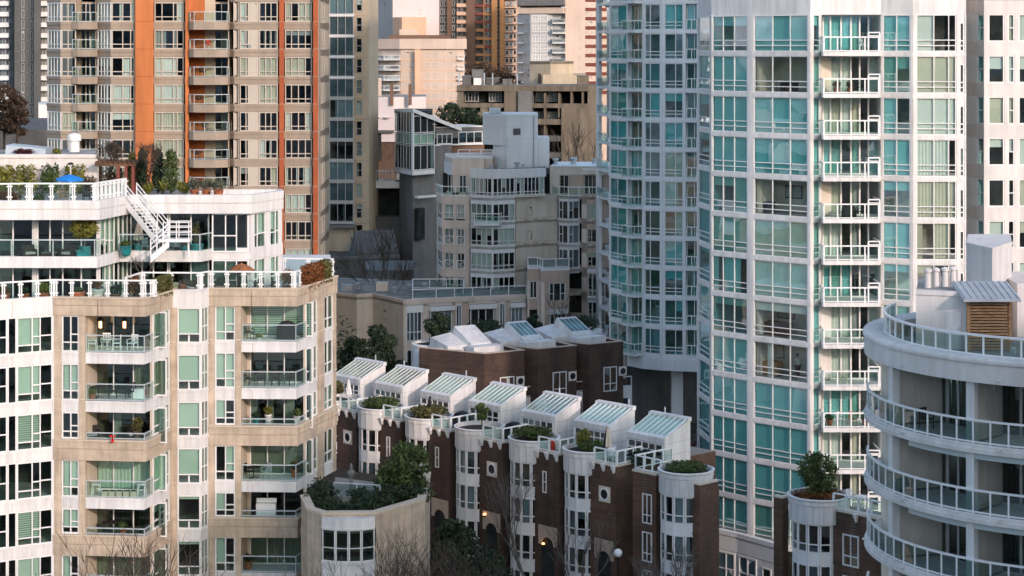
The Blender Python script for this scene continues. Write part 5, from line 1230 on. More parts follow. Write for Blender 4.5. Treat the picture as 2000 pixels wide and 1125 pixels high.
sg = Seg(lw[2], lw[3]); s = sg.at(752); M_.win(sg, s - .4, s + .4, 10.2, 11.3, frame=FRAME_T, gl=G_DARK, fw=.1, d=.03)
# taller corner of the wing
hi = lw[6:]
b.prism(hi + lb[:1] + [P2(1030, 231)], 15.3, 15.75, STONE_B, DECK); b.strip(hi, .06, .3, 15.6, 15.86, WHITE_B); b.strip(hi, 0, .4, 14.3, 15.3, STONE_B)
s6, s7, s8 = segs(hi)
colm(s6, 1030, 1034, STONE_P, 0, 14.4); colm(s6, 1050, 1056, STONE_P, 0, 14.4); b.sbox(s7, 0, s7.L, -.4, 0, 0, 14.4, STONE_P); colm(s8, 1056.5, 1072, STONE_B, 0, 14.4); colm(s8, 1106, 1112, STONE_B, 0, 14.4)
b.strip(hi, -.02, .4, 11.2, 12.4, STONE_B); b.strip(hi, -.02, .4, 0, 7.6, STONE_B)
M_.win(s6, s6.at(1034.5), s6.at(1049.5), 12.4, 14.3, cols=(.5,), frame=FRAME, gl=G_CLEAR, fw=.1, d=-.1, cover=dress(.6, .2, KC, .5))
M_.win(s8, s8.at(1073), s8.at(1105), 12.3, 14.3, cols=(.25, .72), ops=((0, .4), (2, .4)), frame=FRAME, gl=G_CLEAR, fw=.1, d=-.1, cover=dress(.4, .2, KC, .5))
lwin(s8, 1073, 1105, (.25, .5, .75), 1, 7.7, 11.0)
railing(M_.root, [P2(1031, 222), P2(1050, 222), P2(1060, 220), P2(1111, 220.8)], 15.86, 1.0, RAIL, G_RAIL, post=1.3, bar=.08, pw=.08, name='terrace_railing')
railing(M_.root, [P2(806, 229), P2(806, 219.2), P2(852, 219.9), P2(1028, 223.0)], 12.6, 1.1, RAIL, G_RAIL, post=1.9, bar=.09, pw=.09, name='terrace_railing')
railing(M_.root, [P2(806, 229), P2(905, 229.2), P2(905, 224)], 12.6, 1.1, RAIL, G_RAIL, post=1.9, bar=.09, pw=.09, name='terrace_railing')
# stacked white bays at the right edge
sg = Seg(P2(1140, 229.9), P2(1192, 229.4))
for z0, z1 in ((7.9, 11.1), (11.6, 14.3)):
    for zz in (z1, z0 - .35): b.sbox(sg, sg.at(1148), sg.at(1184), 0, .7, zz, zz + .4, WHITE_B)
    M_.win(sg, sg.at(1149), sg.at(1183), z0 + .05, z1, cols=(.25, .5, .75), rows=(.25,), frame=FRAME, gl=G_CLEAR, fw=.12, d=.5, cover=dress(.4, .2, KC, .5))
M_.finish()

# ================================================================ grey concrete building with glazed stair tower
N_ = Building('concrete_studio_building', 'grey concrete building with shed-roofed glass stair tower and slanted skylight', (-11, 274, 0)); b = N_.body
n = [P2(771, 276), P2(806, 269), P2(849, 272.5)]; nb = [P2(849, 284), P2(771, 284)]
b.prism([P2(780, 276), P2(806, 271), P2(849, 274), P2(849, 284), P2(780, 284)], 0, 22.9, GREY); b.prism(n + nb, 22.6, 23.3, GREY)
b.strip(n, .04, .3, 22.7, 23.25, PALEGREY)
b.prism([P2(810, 271.6), P2(848, 274.2), P2(848, 275), P2(810, 273)], 20.0, 22.5, ROOM_D); b.strip([P2(811, 270.0), P2(849, 272.9)], .5, .1, 19.6, 19.9, PALEGREY); b.strip([P2(818, 270.6), P2(832, 271.7)], -.2, .7, 14, 18.2, ROOM_D)
b.prism([P2(849.2, 274), P2(882, 275), P2(882, 290), P2(849.2, 290)], 0, 26.4, GREY); b.prism([P2(882, 276), P2(946, 278), P2(946, 290), P2(882, 290)], 0, 26.3, BROWNT)
b.prism([P2(775, 277.5), P2(806, 271.2), P2(845, 274), P2(845, 283), P2(775, 283)], 23.3, 31, ROOM_D)
# shed roof
x = MB(); r0, r1, r2 = P3(770, 213, 277), P3(806, 211.5, 268.5), P3(912, 253, 277); rb = P3(912, 253, 288); ra = P3(770, 213, 290)
x.poly([r0, r1, r2, rb, ra], PALEGREY); x.poly([(p[0], p[1], p[2] - .5) for p in (ra, rb, r2, r1, r0)], GREY)
for p, q in ((r0, r1), (r1, r2), (r2, rb), (ra, r0)): x.poly([p, (p[0], p[1], p[2] - .5), (q[0], q[1], q[2] - .5), q], PALEGREY)
x.build('shed_roof', N_.root)
sa, sb = segs(n)
for za, zc in ((23.3, 26.6), (26.7, 28.1), (28.2, 31.0)):
    N_.win(sa, .02, sa.L - .15, za, zc, cols=(.17, .34, .5, .67, .84), frame=FRAME, gl=G_GREEN if za == 26.7 else G_BLUE, fw=.09, cover=[(.98, SHADE, 0)] * 6 if za == 26.7 else dress(.2, .2, KC, .6))
    N_.win(sb, .15, sb.L - .02, za, zc - (0 if zc < 30 else .5), cols=(.33, .66), frame=FRAME, gl=G_GREEN if za == 26.7 else G_BLUE, fw=.1, cover=[(.98, SHADE, 0)] * 3 if za == 26.7 else dress(.1, .2, KC, .6))
b.sbox(sb, -.12, .14, -.14, .14, 23.3, 31, FRAME)
sc_ = Seg(P2(849.2, 274), P2(946, 278)); b.sbox(sc_, 0, sc_.L, -6, 0, 27.3, 28.7, GREY); b.sbox(sc_, 0, sc_.L, -.2, .1, 26.3, 26.5, PALEGREY); b.sbox(sc_, 0, sc_.L, -6, -.5, 26.5, 27.3, ROOM_D); b.sbox(sc_, 0, sc_.L, -6, .08, 28.7, 28.85, PALEGREY)
for l, r in ((853, 883), (895, 942)): N_.win(sc_, sc_.at(l), sc_.at(r), 26.52, 28.1 if l > 880 else 27.9, cols=(.33, .66), frame=FRAME, gl=G_BLUE, fw=.1, d=.04)
# low dark wing, arch and slanted roof light on the left
b.prism([P2(622, 262), P2(780, 266), P2(780, 285), P2(622, 285)], 0, 12.4, GREY_D, ROOF_D); b.strip([P2(622, 262), P2(780, 266)], .1, .3, 12.2, 12.6, GREY)
x = MB(); sg = Seg(P2(692, 266), P2(777, 267.5)); f = lambda s, d, z: sg.p3(s, d, z)
x.hexa([f(0, 0, 12.4), f(sg.L, 0, 12.4), f(sg.L, -4, 12.4), f(0, -4, 12.4)], [f(0, 0, 12.7), f(sg.L, 0, 12.7), f(sg.L, -3.2, 15.4), f(.6, -3.2, 15.4)], GREY_D)
for i in range(9): s = sg.L * i / 8; x.hexa([f(s - .05, .02, 12.7), f(s + .05, .02, 12.7), f(s + .05, -3.2, 15.4), f(s - .05, -3.2, 15.4)], [f(s - .05, .02, 12.85), f(s + .05, .02, 12.85), f(s + .05, -3.2, 15.52), f(s - .05, -3.2, 15.52)], GREY)
o = x.build('slanted_roof_light', N_.root)
b.prism([P2(718, 276), P2(782, 276), P2(782, 284), P2(718, 284)], 0, 16.6, GREY_D); b.prism([P2(716, 279), P2(782, 279), P2(782, 286), P2(716, 286)], 16.6, 20.5, ROOM_D)
b.prism([P2(716, 276), P2(782, 276), P2(782, 280), P2(716, 280)], 20.5, 21.4, PALEGREY)
railing(N_.root, [P2(716, 276.2), P2(772, 276.2)], 21.4, 1.5, RAIL_G, None, post=.45, bar=.12, pw=.1, name='bridge_railing')
# low curved entrance wing further down
b.prism([P2(716, 243), P2(735, 241.5), P2(790, 241.5), P2(806, 243), P2(806, 252), P2(716, 252)], 0, 12.0, GREY_D, GREY_D); b.prism([P2(714, 242.5), P2(735, 241), P2(790, 241), P2(808, 242.5), P2(808, 252), P2(714, 252)], 12.0, 13.3, GREY)
for i in range(9): b.prism([P2(722 + i * 10, 240.6), P2(726 + i * 10, 240.6), P2(726 + i * 10, 241.6), P2(722 + i * 10, 241.6)], 0, 12.0, GREY_D)
N_.finish()

# ================================================================ tan tower seen past the orange one
N2 = Building('tan_glazed_tower', 'tan tower slice with dark glazed bay beside the orange tower', (-22, 278, 0)); b = N2.body
t0 = Seg(P2(620, 272.6), P2(721, 271.6))
b.prism([P2(621, 276), P2(720, 276), P2(719, 290), P2(621, 290)], 0, 50, DARKROOM); b.strip([P2(624, 272.6), P2(641, 272.4)], 0, 4, 0, 60, TAN_L); b.strip([P2(641, 272.4), P2(720.5, 271.6)], 0, 4, 0, 13.6, TAN_L)
b.strip([P2(620, 272.0), P2(641, 272.0)], .1, 1, 6, 13, TAN_L)
for l, r in ((690, 695), (707.5, 720.5)): b.sbox(t0, t0.at(l), t0.at(r), -6 if l > 700 else -1, 0, 13.5, 60, TAN_L)
b.sbox(t0, t0.at(641), t0.at(694), -.5, 0, 13.5, 15.9, TAN_L)
zz = [46.5 - 2.75 * k for k in range(13)]
b.strip([P2(643, 271.2), P2(692, 270.8)], 0, .8, 15.6, 16.0, GREY)
sg = Seg(P2(643, 271.2), P2(691, 270.9))
for z in zz:
    if z < 14: continue
    if z > 15.9: b.sbox(sg, 0, sg.L, -1, .05, z - .14, z + .14, FRAME_G if z < 35 else FRAME); N2.win(sg, .02, sg.L - .02, z + .14, z + 2.61, cols=(.33, .67), frame=FRAME_G, gl=G_BLUE, fw=.1, cover=dress(.45 if z < 30 else .8, .2, (CURT_G, CURT_G, SHADE), .7))
    N2.win(t0, t0.at(695.3), t0.at(707.2), z + .55, z + 2.5, rows=(.45,), frame=FRAME_G, gl=G_CLEAR, fw=.1, d=-.08, cover=dress(.4, .3, KC, .2)); b.sbox(t0, t0.at(695), t0.at(707.5), -.5, -.0, z - .35, z + .53, TAN_L)
    b.sbox(t0, t0.at(690), t0.at(720), 0, .03, z - .1, z - .04, TAN)
    for px in (638.5,): x = MB(); s = t0.at(px); x.sbox(t0, s - .13, s + .13, 0, .25, z + .2, z + .5, BLACK); x.build('vent_hood', N2.root)
N2.finish()

# ================================================================ the far city blocks
def face(Bd, sg, cols, zs, h, mt_frame, pane, d=.02, jitter=(PANE_D, PANE_D, PANE_M, PANE_L), rows=(), sp=0):
    for z in zs:
        for l, r in cols:
            n_ = max(1, round((r - l) / 6)); Bd.win(sg, sg.at(l), sg.at(r), z, z + h, cols=tuple(i / n_ for i in range(1, n_)), rows=rows, frame=mt_frame, gl=rng.choice(jitter), fw=.12, d=d)
# dark low concrete block with recessed balconies
L_ = Building('weathered_concrete_block', 'low dark weathered concrete block with recessed balconies and planted roof', (5, 338, 0)); b = L_.body
f0, f1 = P2(893, 333), P2(1169, 330)
b.prism([P2(896, 336), P2(1165, 334), P2(1165, 350), P2(896, 350)], 0, 33, ROOM_D)
sg = Seg(f0, f1)
b.sbox(sg, sg.at(893), sg.at(1169), -14, .3, 32.3, 33.2, OLD); b.sbox(sg, sg.at(893), sg.at(1169), -8, .1, 29.6, 30.3, OLD); b.sbox(sg, sg.at(893), sg.at(1012), -8, .2, 28.2, 28.9, OLD)
for l, r, z0, z1, mt, d in ((893, 905, 10, 33, OLD, 0), (938, 952, 27, 30, OLD, 0), (985, 1013, 27, 32.3, OLD, .2), (1013, 1040, 10, 32.3, GREY, .8), (1097, 1148, 10, 29.6, OLD, .5), (1148, 1169, 10, 32.3, OLD, .2), (1062, 1066, 20, 32, OLD, 0), (1090, 1094, 28, 32, OLD, 0), (1114, 1118, 30, 32.3, OLD, 0), (1136, 1140, 30, 32.3, OLD, 0)):
    b.sbox(sg, sg.at(l), sg.at(r), -4, d, z0, z1, mt)
for z in (21.5, 24.2, 26.9): b.sbox(sg, sg.at(1040), sg.at(1098), -5, .3, z, z + .9, OLD if z > 26 else GREY_D); b.sbox(sg, sg.at(905), sg.at(1013), -5, .0, z - 3, z - 1.6, GREY_D)
face(L_, Seg(P2(893, 335), P2(1169, 333)), [(908, 935), (955, 980), (1046, 1060), (1070, 1088)], (30.5, 27.3), 1.6, FRAME_G, PANE_D, d=.1)
for px0, px1, Y, z1, mt in ((903, 920, 336, 34.6, GREY_D), (922, 944, 338, 35.6, GREY), (925, 940, 335.5, 34.4, PALEGREY), (950, 975, 340, 34.2, GREY_D), (982, 1000, 337, 34.0, GREY), (1128, 1150, 340, 34.6, OLD)):
    x = MB(); x.box(gx(px0, Y), gx(px1, Y), Y, Y + 3, 33.2, z1, mt); x.box(gx(px0, Y) - .08, gx(px1, Y) + .08, Y - .08, Y + 3.08, z1, z1 + .12, GREY); x.build('roof_plant_box', L_.root)
for px, Y in ((897, 334), (946, 335), (962, 334.5), (1010, 334.5)): x = MB(); p = gx(px, Y); x.tube([(p, Y, 33.2), (p, Y, 35.2)], .12, STEEL, 6); x.build('vent_pipe', L_.root)
L_.finish()
x = MB()
K_ = Building('concrete_plant_rooms', 'two stepped tan concrete roof blocks above the weathered block', (10, 452, 0)); b = K_.body
b.prism([P2(1035, 452), P2(1075, 448), P2(1120, 450), P2(1120, 470), P2(1035, 470)], 0, 36.0, TAN_L); b.prism([P2(1060, 446), P2(1144, 446), P2(1144, 470), P2(1060, 470)], 0, 33.2, TAN_L); b.strip([P2(1035, 452), P2(1075, 448), P2(1120, 450)], .15, .4, 35.6, 36.1, OLD)
sg = Seg(P2(1035, 452), P2(1075, 448)); x = MB(); s = sg.at(1054); x.sbox(sg, s - .4, s + .4, 0, .1, 31, 33.4, WOOD); x.build('door', K_.root); K_.finish()
# pink low house with brick base
H = Building('pink_rendered_house', 'low pink rendered building with satellite dishes and brick lower floor', (-19, 340, 0), 'building'); b = H.body
b.prism([P2(715, 334), P2(770, 333), P2(832, 336), P2(832, 350), P2(715, 350)], 24, 31.3, PINKW, GRAVEL); b.prism([P2(715, 334.2), P2(775, 333.3), P2(775, 349), P2(715, 349)], 0, 24, BRICK_L); b.prism([P2(690, 339), P2(745, 339), P2(745, 348), P2(690, 348)], 31.3, 34.2, PEACH_P)
sg = Seg(P2(715, 334), P2(770, 333)); b.sbox(sg, 0, sg.L, -.2, .6, 25.5, 25.9, GREY_D); b.sbox(sg, sg.at(722), sg.at(745), 0, .1, 21, 25.4, ROOM_D)
for px in (765, 801): x = MB(); p = P3(px, 0, 333); x.box(p[0] - .25, p[0] + .25, 332.6, 333.4, 30, 33.4, BROWNT); x.build('chimney', H.root)
for px in (739, 757): x = MB(); s = sg.at(px); q = sg.p3(s, .35, 27.9); x.lathe(q, [(0, -.1), (.3, -.05), (.55, .12), (.5, .12), (.28, 0), (0, -.04)], FRAME, 12); x.build('satellite_dish', H.root)
H.finish()
# peach balconied block
H = Building('peach_apartment_block', 'pale peach mid-rise with white curved balconies on its left, behind the rooftops', (-24, 530, 0)); b = H.body
Yf = 520; q0, q1, q2, q3 = P2(715, 530), P2(783, 522), P2(870, 520), P2(907, 528)
b.prism([q0, q1, q2, q3, P2(905, 560), P2(715, 560)], 0, 37.5, PEACH_P); b.strip([q0, q1, q2, q3], .7, 1, 38.6, 41.2, PEACH_P); b.prism([q0, q1, q2, q3, P2(905, 560), P2(715, 560)], 37.5, 38.6, PEACH_P)
s0, s1, s2 = segs([q0, q1, q2, q3]); zs = [36.2 - 2.6 * k for k in range(8)]
for z in zs:
    b.strip([q0, q1, q2, q3], .06, .2, z - .55, z - .3, PEACH)
    face(H, s0, [(722, 740), (742, 758), (760, 778)], [z], 1.9, FRAME_G, PANE_M, jitter=(PANE_D, PANE_D, PANE_M)); face(H, s1, [(786, 800), (801, 816)], [z + .2], 1.5, FRAME_G, PANE_M, jitter=(PANE_D, PANE_D, PANE_M, PANE_L)); face(H, s1, [(832, 838), (846, 852)], [z + .3], 1.1, FRAME_G, PANE_D, jitter=(PANE_D, PANE_M, PANE_M)); face(H, s2, [(873, 882), (884, 894)], [z + .2], 1.5, FRAME_G, PANE_M, jitter=(PANE_D, PANE_D, PANE_M, PANE_L))
    p = [P2(716, 527), P2(750, 522.0), P2(781, 520.8)]; x = MB(); x.prism(p + [P2(784, 523), P2(716, 531)], z - .5, z - .2, WHITE); o = x.build('balcony_slab', H.root); railing(H.root, p, z - .2, 1.1, FRAME, PANE_L, post=3, bar=.14, pw=.14, name='balcony_railing')
    p = [P2(895, 523.5), P2(907, 526)]; x = MB(); x.prism(p + [P2(907, 528), P2(895, 526.5)], z - .5, z - .2, WHITE); x.build('balcony_slab', H.root); railing(H.root, p, z - .2, 1.1, FRAME, None, post=2, bar=.14, pw=.14, name='balcony_railing')
b.strip([q1, q2], .15, .3, 0, .1, PEACH)
b.box(gx(815, 520) - .6, gx(815, 520) + .8, 519.4, 519.9, 0, 38.5, PEACH)
b.prism([P2(760, 532), P2(880, 532), P2(880, 550), P2(760, 550)], 41.2, 42.2, BROWNT)
H.finish()
# pink white slab with peach lift tower
H = Building('blank_pink_tower', 'windowless pale pink tower with lower peach block against its face', (-21, 600, 0)); b = H.body
b.prism([P2(767, 600), P2(858, 600), P2(858, 630), P2(767, 630)], 0, 75, PINKW); b.prism([P2(768, 592), P2(785, 588), P2(832, 588), P2(832, 600), P2(768, 600)], 0, 47.6, PEACH); b.prism([P2(780, 586), P2(816, 586), P2(816, 590), P2(780, 590)], 0, 44, PEACH_P)
sg = Seg(P2(767, 600), P2(858, 600)); face(H, sg, [(817, 823)], [48.5], 1.6, FRAME_G, PANE_D); face(H, sg, [(800, 804)], [44], 4, FRAME_G, PANE_D); H.finish()
# pale blue-white tower
H = Building('pale_blue_tower', 'pale tower with blue glazed strips behind the pink one', (-40, 660, 0)); b = H.body
b.prism([P2(715, 650), P2(769, 650), P2(769, 680), P2(715, 680)], 0, 80, PGREY2); sg = Seg(P2(715, 650), P2(769, 650)); zs = [36 + 2.9 * k for k in range(8)]
face(H, sg, [(724, 729), (731, 737), (750, 756), (760, 767)], zs, 2.2, FRAME_G, PANE_M, rows=(.4,)); H.finish()
# brown high-rise
H = Building('brown_high_rise', 'tall brown high-rise with ochre balconies and dark vertical fins', (-11, 700, 0)); b = H.body
b.prism([P2(856, 690), P2(985, 690), P2(985, 720), P2(856, 720)], 0, 90, DARKROOM); sg = Seg(P2(856, 690), P2(1015, 690)); zs = [22 + 2.75 * k for k in range(14)]
for l, r, mt, d in ((873, 882, BROWNT, .8), (911, 928, BROWNT, 1.2), (944, 946, BROWNO, .5), (960, 971, BROWNO, 1.2), (976, 985, BROWNO, 1.4), (856, 858, GREY, .3)): b.sbox(sg, sg.at(l), sg.at(r), -2, d, 0, 90, mt)
for z in zs:
    x = MB(); x.sbox(sg, sg.at(892), sg.at(911), 0, .9, z, z + 1.15, PEACH); x.build('balcony', H.root); x = MB(); x.sbox(sg, sg.at(929), sg.at(944), -.2, .7, z, z + 1.0, BROWNO if z < 45 else OXIDE); x.build('balcony', H.root)
    b.sbox(sg, sg.at(946), sg.at(960), -.3, .4, z, z + .9, OXIDE if z % 2 < 1 else BROWNO)
    face(H, sg, [(893, 901), (902, 910), (947, 953), (954, 959)], [z + 1.2], 1.5, FRAME_G, PANE_M); face(H, sg, [(860, 865), (867, 872), (883, 888), (971.5, 975.5)], [z + .3], 1.9, FRAME_G, PANE_L)
b.prism([P2(985, 692), P2(1016, 692), P2(1016, 715), P2(985, 715)], 0, 90, PEACH)
for z in zs: face(H, sg, [(987, 993), (995, 1001), (1003, 1008)], [z + .5], 1.5, FRAME_G, PANE_L, d=.0); b.sbox(sg, sg.at(985.5), sg.at(1010), -1.9, .05, z - .25, z + .1, PEACH_P)
H.finish()
# cream tower with recessed balconies
H = Building('cream_balcony_tower', 'cream tower with dark recessed balconies and crown cornice, top centre', (10, 570, 0)); b = H.body
b.prism([P2(1010, 566), P2(1036, 560), P2(1104, 560), P2(1142, 562), P2(1142, 590), P2(1010, 590)], 0, 48, PGREY2); b.prism([P2(1012, 564), P2(1100, 557), P2(1108, 560), P2(1100, 580), P2(1012, 580)], 48.2, 49.8, PEACH_P); b.prism([P2(1010, 563), P2(1100, 556), P2(1108, 560), P2(1100, 580), P2(1010, 580)], 50.4, 52, GREY); b.prism([P2(1016, 566), P2(1096, 560), P2(1096, 580), P2(1016, 580)], 49.8, 60, TAN_L)
b.prism([P2(1104, 558), P2(1143, 558), P2(1143, 562), P2(1104, 562)], 0, 62, PEACH_P)
s1, s2, s3 = Seg(P2(1010, 566), P2(1036, 560)), Seg(P2(1036, 560), P2(1104, 560)), Seg(P2(1104, 558), P2(1143, 558)); zs = [27 + 2.7 * k for k in range(8)]
for z in zs:
    face(H, s1, [(1013, 1022), (1024, 1034)], [z], 1.9, FRAME_G, PANE_D); face(H, s2, [(1040, 1052), (1055, 1070), (1072, 1078)], [z], 1.9, FRAME, PANE_L, rows=(.4,), jitter=(PANE_M, PANE_L, PANE_D)); face(H, s2, [(1080, 1102)], [z], 2.0, FRAME_G, PANE_D, jitter=(PANE_D,)); face(H, s3, [(1129, 1133)], [z + .4], 1.2, FRAME_G, PANE_D, jitter=(PANE_D,))
    p = [P2(1078, 560), P2(1079, 558), P2(1103, 557.6), P2(1104, 558)]; x = MB(); x.prism(p, z - .5, z - .2, PALEGREY); x.build('balcony_slab', H.root); railing(H.root, p, z - .2, 1.0, FRAME_G, PANE_M, post=4, bar=.12, pw=.12, name='balcony_railing')
    p = [P2(1008, 565), P2(1012, 562), P2(1022, 560.5)]; x = MB(); x.prism(p + [P2(1022, 563), P2(1010, 566)], z - .5, z - .2, PALEGREY); x.build('balcony_slab', H.root)
H.finish()
H = Building('red_banded_tower', 'narrow tower with oxide red and white bands left of the teal tower', (23, 620, 0)); b = H.body
b.prism([P2(1141, 612), P2(1185, 612), P2(1185, 640), P2(1141, 640)], 0, 70, PEACH_P); sg = Seg(P2(1141, 612), P2(1185, 612))
for k in range(12): z = 25 + 2.75 * k; b.sbox(sg, .1, sg.L, 0, .3, z, z + .95, OXIDE); face(H, sg, [(1142, 1149), (1152, 1160)], [z + 1.05], 1.4, FRAME, PANE_D)
H.finish()
# dark towers at the far left
H = Building('dark_grey_tower', 'dark grey slab tower with white slot windows at far left', (-64, 540, 0)); b = H.body
b.prism([P2(28, 524), P2(80, 524), P2(80, 550), P2(28, 550)], 0, 90, DGREY); b.prism([P2(66, 521), P2(79, 521), P2(79, 524), P2(66, 524)], 0, 90, DGREY); sg = Seg(P2(28, 524), P2(80, 524))
for k in range(18): z = 8 + 2.75 * k; face(H, sg, [(42, 47.5), (59, 64)], [z], 2.2, FRAME_G, PANE_L, jitter=(PANE_L, PANE_L, PANE_D)); b.sbox(sg, 0, sg.L, 0, .05, z - .25, z - .15, GREY)
H.finish()
H = Building('blue_grey_balcony_tower', 'blue-grey tower with white balcony fronts at the left frame edge', (-66, 536, 0)); b = H.body
for l, r in ((-30, 27), (80, 100)):
    sg = Seg(P2(l, 530), P2(r, 530)); b.sbox(sg, 0, sg.L, -25, 0, 0, 90, NAVY if l < 0 else GREY)
    for k in range(14):
        z = 19.5 + 2.75 * k; c0, c1 = (2, 20) if l < 0 else (81, 95)
        x = MB(); x.sbox(sg, sg.at(c0), sg.at(c1), 0, 1.3, z, z + 1.15, WHITE_B); x.build('balcony', H.root); face(H, sg, [(c0 + 2, c0 + 8), (c0 + 9, c0 + 16 if l < 0 else c0 + 13)], [z + 1.2], 1.4, FRAME_G, PANE_D, jitter=(PANE_D,))
H.finish()
H = Building('low_white_building', 'low white building at the foot of the dark grey tower', (-58, 470, 0)); b = H.body
b.prism([P2(75, 470), P2(96, 470), P2(96, 490), P2(75, 490)], 0, 26, PALEGREY); sg = Seg(P2(75, 470), P2(96, 470)); face(H, sg, [(78, 84), (86, 93)], [22], 1.6, FRAME, PANE_L)
b.prism([P2(-20, 380), P2(96, 380), P2(96, 440), P2(-20, 440)], 0, 24.0, ROOF_D); H.finish()

# ================================================================ unseen block added outside the frame, lower right, to shade townhouses and podium
H = Building('added_shade_block', 'plain concrete block outside the frame, added to shade the townhouses', (45, 52, 0)); b = H.body
b.prism([(27, 42), (64, 42), (64, 61), (27, 61)], 0, 41, STONE, GRAVEL)
for k in range(13):
    for sg in (Seg((64, 61), (27, 61)), Seg((27, 61), (27, 42)), Seg((27, 42), (64, 42))):
        b.sbox(sg, 0, sg.L, 0, .12, 2.6 + 2.9 * k, 3.3 + 2.9 * k, PALEGREY)
        for q in range(int(sg.L / 4.6)): H.win(sg, .9 + 4.6 * q, 4.1 + 4.6 * q, 3.6 + 2.9 * k, 5.3 + 2.9 * k, cols=(.33, .66), ops=((0, .3),), frame=FRAME, gl=rng.choice((PANE_M, PANE_D, PANE_L)), d=.05)
H.finish()
# ================================================================ trees, hedges and pots
SEED = [100]
def sd(): SEED[0] += 1; return SEED[0]
def tree(name, label, px, Y, z0, z1, rad, m, n=2200, leaf=.24, trunk=.18, zb=None, cat='tree', group=None, clumps=9, bark=BARK, squash=1.0):
    """tapered trunk with limbs and a crown of leaf clumps between z0 (crown base) and z1 (top)"""
    x, y = P2(px, Y); zb = 0 if zb is None else zb; r = random.Random(sd())
    o = thing(name, label, cat, (x, y, zb), group); h = z1 - z0; cl = []
    tm = MB(); top = z0 + h * .55; tm.tube([(x, y, zb), (x + .05, y, (zb + z0) / 2), (x, y, z0 + h * .2), (x - .03, y, top)], [trunk, trunk * .85, trunk * .6, trunk * .25], bark, 7)
    for i in range(clumps):
        a = 2 * math.pi * (i * .618 + r.random() * .2); f = (i + .5) / clumps; zc = z0 + h * (.16 + .74 * f); w = math.sin(math.pi * min(.93, .25 + .62 * f)) ** .8
        rr = rad * w * r.uniform(.35, .7) if i < clumps - 1 else 0
        c = (x + rr * math.cos(a), y + rr * math.sin(a), zc); cr = rad * r.uniform(.38, .6) * (1 if f < .8 else .75)
        cl.append((c, (cr, cr, cr * .75 * squash), max(20, int(n / clumps * r.uniform(.6, 1.4)))))
        tm.tube([(x, y, z0 + h * .15 * (1 + f)), ((x + c[0]) / 2, (y + c[1]) / 2, zc - h * .1), c], [trunk * .4, trunk * .28, trunk * .1], bark, 4)
    tm.build('trunk', o); leaf_object('crown', leaves(cl, leaf, m, sd()), m, o); return o
def bare_tree(name, label, px, Y, zb, h, m=BARK, depth=4, rad=.13, spread=.6, n=3, group=None, lean=(0, 0), seed=None, mn=.012, stems=1):
    x, y = P2(px, Y); r = random.Random(seed or sd()); o = thing(name, label, 'tree', (x, y, zb), group)
    tm, cm = MB(), MB()
    for k in range(stems):
        e = Vector((x + r.uniform(-.1, .1) + lean[0], y + lean[1], zb + h * .42)); b0 = (x + (k - stems / 2) * .2, y, zb)
        tm.tube([b0, ((b0[0] + e.x) / 2, y, zb + h * .2), e], [rad, rad * .85, rad * .7], m, 6)
        for q in range(3): branches(cm, e, Vector((r.uniform(-.7, .7), r.uniform(-.7, .7), 1)), h * .24, rad * .6, depth - 1, m, r, spread, .22, n, mn)
    tm.build('trunk', o); cm.build('crown', o); return o
def shrub(name, label, loc, rad, m, n=500, leaf=.14, cat='shrub', group=None, shell=.35, clumps=1):
    r = random.Random(sd()); cl = []
    for i in range(clumps):
        k = 1 if clumps == 1 else .62
        cl.append(((loc[0] + (r.uniform(-.5, .5) * rad[0] if clumps > 1 else 0), loc[1] + (r.uniform(-.5, .5) * rad[1] if clumps > 1 else 0), loc[2] + rad[2] * (1 if clumps == 1 else r.uniform(.6, 1.2))), (rad[0] * k, rad[1] * k, rad[2] * k), n // clumps))
    o = leaf_object(name, leaves(cl, leaf, m, sd(), shell=shell), m, None, loc); return tag(o, label, cat, group)
def hedge_box(name, label, a, b_, w, z0, z1, mats, leaf=.16, dens=420):
    """clipped hedge: leaf clumps in a row along a-b, one foliage mesh for each colour"""
    o = thing(name, label, 'hedge', ((a[0] + b_[0]) / 2, (a[1] + b_[1]) / 2, z0)); L = math.hypot(b_[0] - a[0], b_[1] - a[1]); n = max(2, int(L / (w * .6)))
    for k, (m, f0, f1) in enumerate(mats):
        cl = []
        for i in range(n):
            f = (i + .5) / n
            if f0 <= f < f1:
                for q in (.25, .5, .75): cl.append(((a[0] + (b_[0] - a[0]) * f, a[1] + (b_[1] - a[1]) * f, z0 + (z1 - z0) * q), (w * .55, w * .55, (z1 - z0) * .27), dens // 3))
        if cl: leaf_object('foliage', leaves(cl, leaf, m, sd(), shell=.6), m, o)
    return o
def pot_plant(label, loc, r, h, pm, plant=None, cat='potted plant', group=None, leaf=.1, n=260, name='potted_plant'):
    o = thing(name, label, cat, loc, group); p = MB()
    p.lathe(loc, [(0, 0), (r * .68, 0), (r * .85, h * .4), (r, h * .92), (r * 1.07, h * .93), (r * 1.07, h), (r * .9, h), (r * .88, h * .9), (0, h * .88)], pm, 14); p.build('pot', o, True)
    if plant: m, pr, ph = plant; leaf_object('foliage', leaves([((loc[0], loc[1], loc[2] + h + ph * .45), (pr, pr, ph * .55), n)], leaf, m, sd(), shell=.3), m, o)
    return o
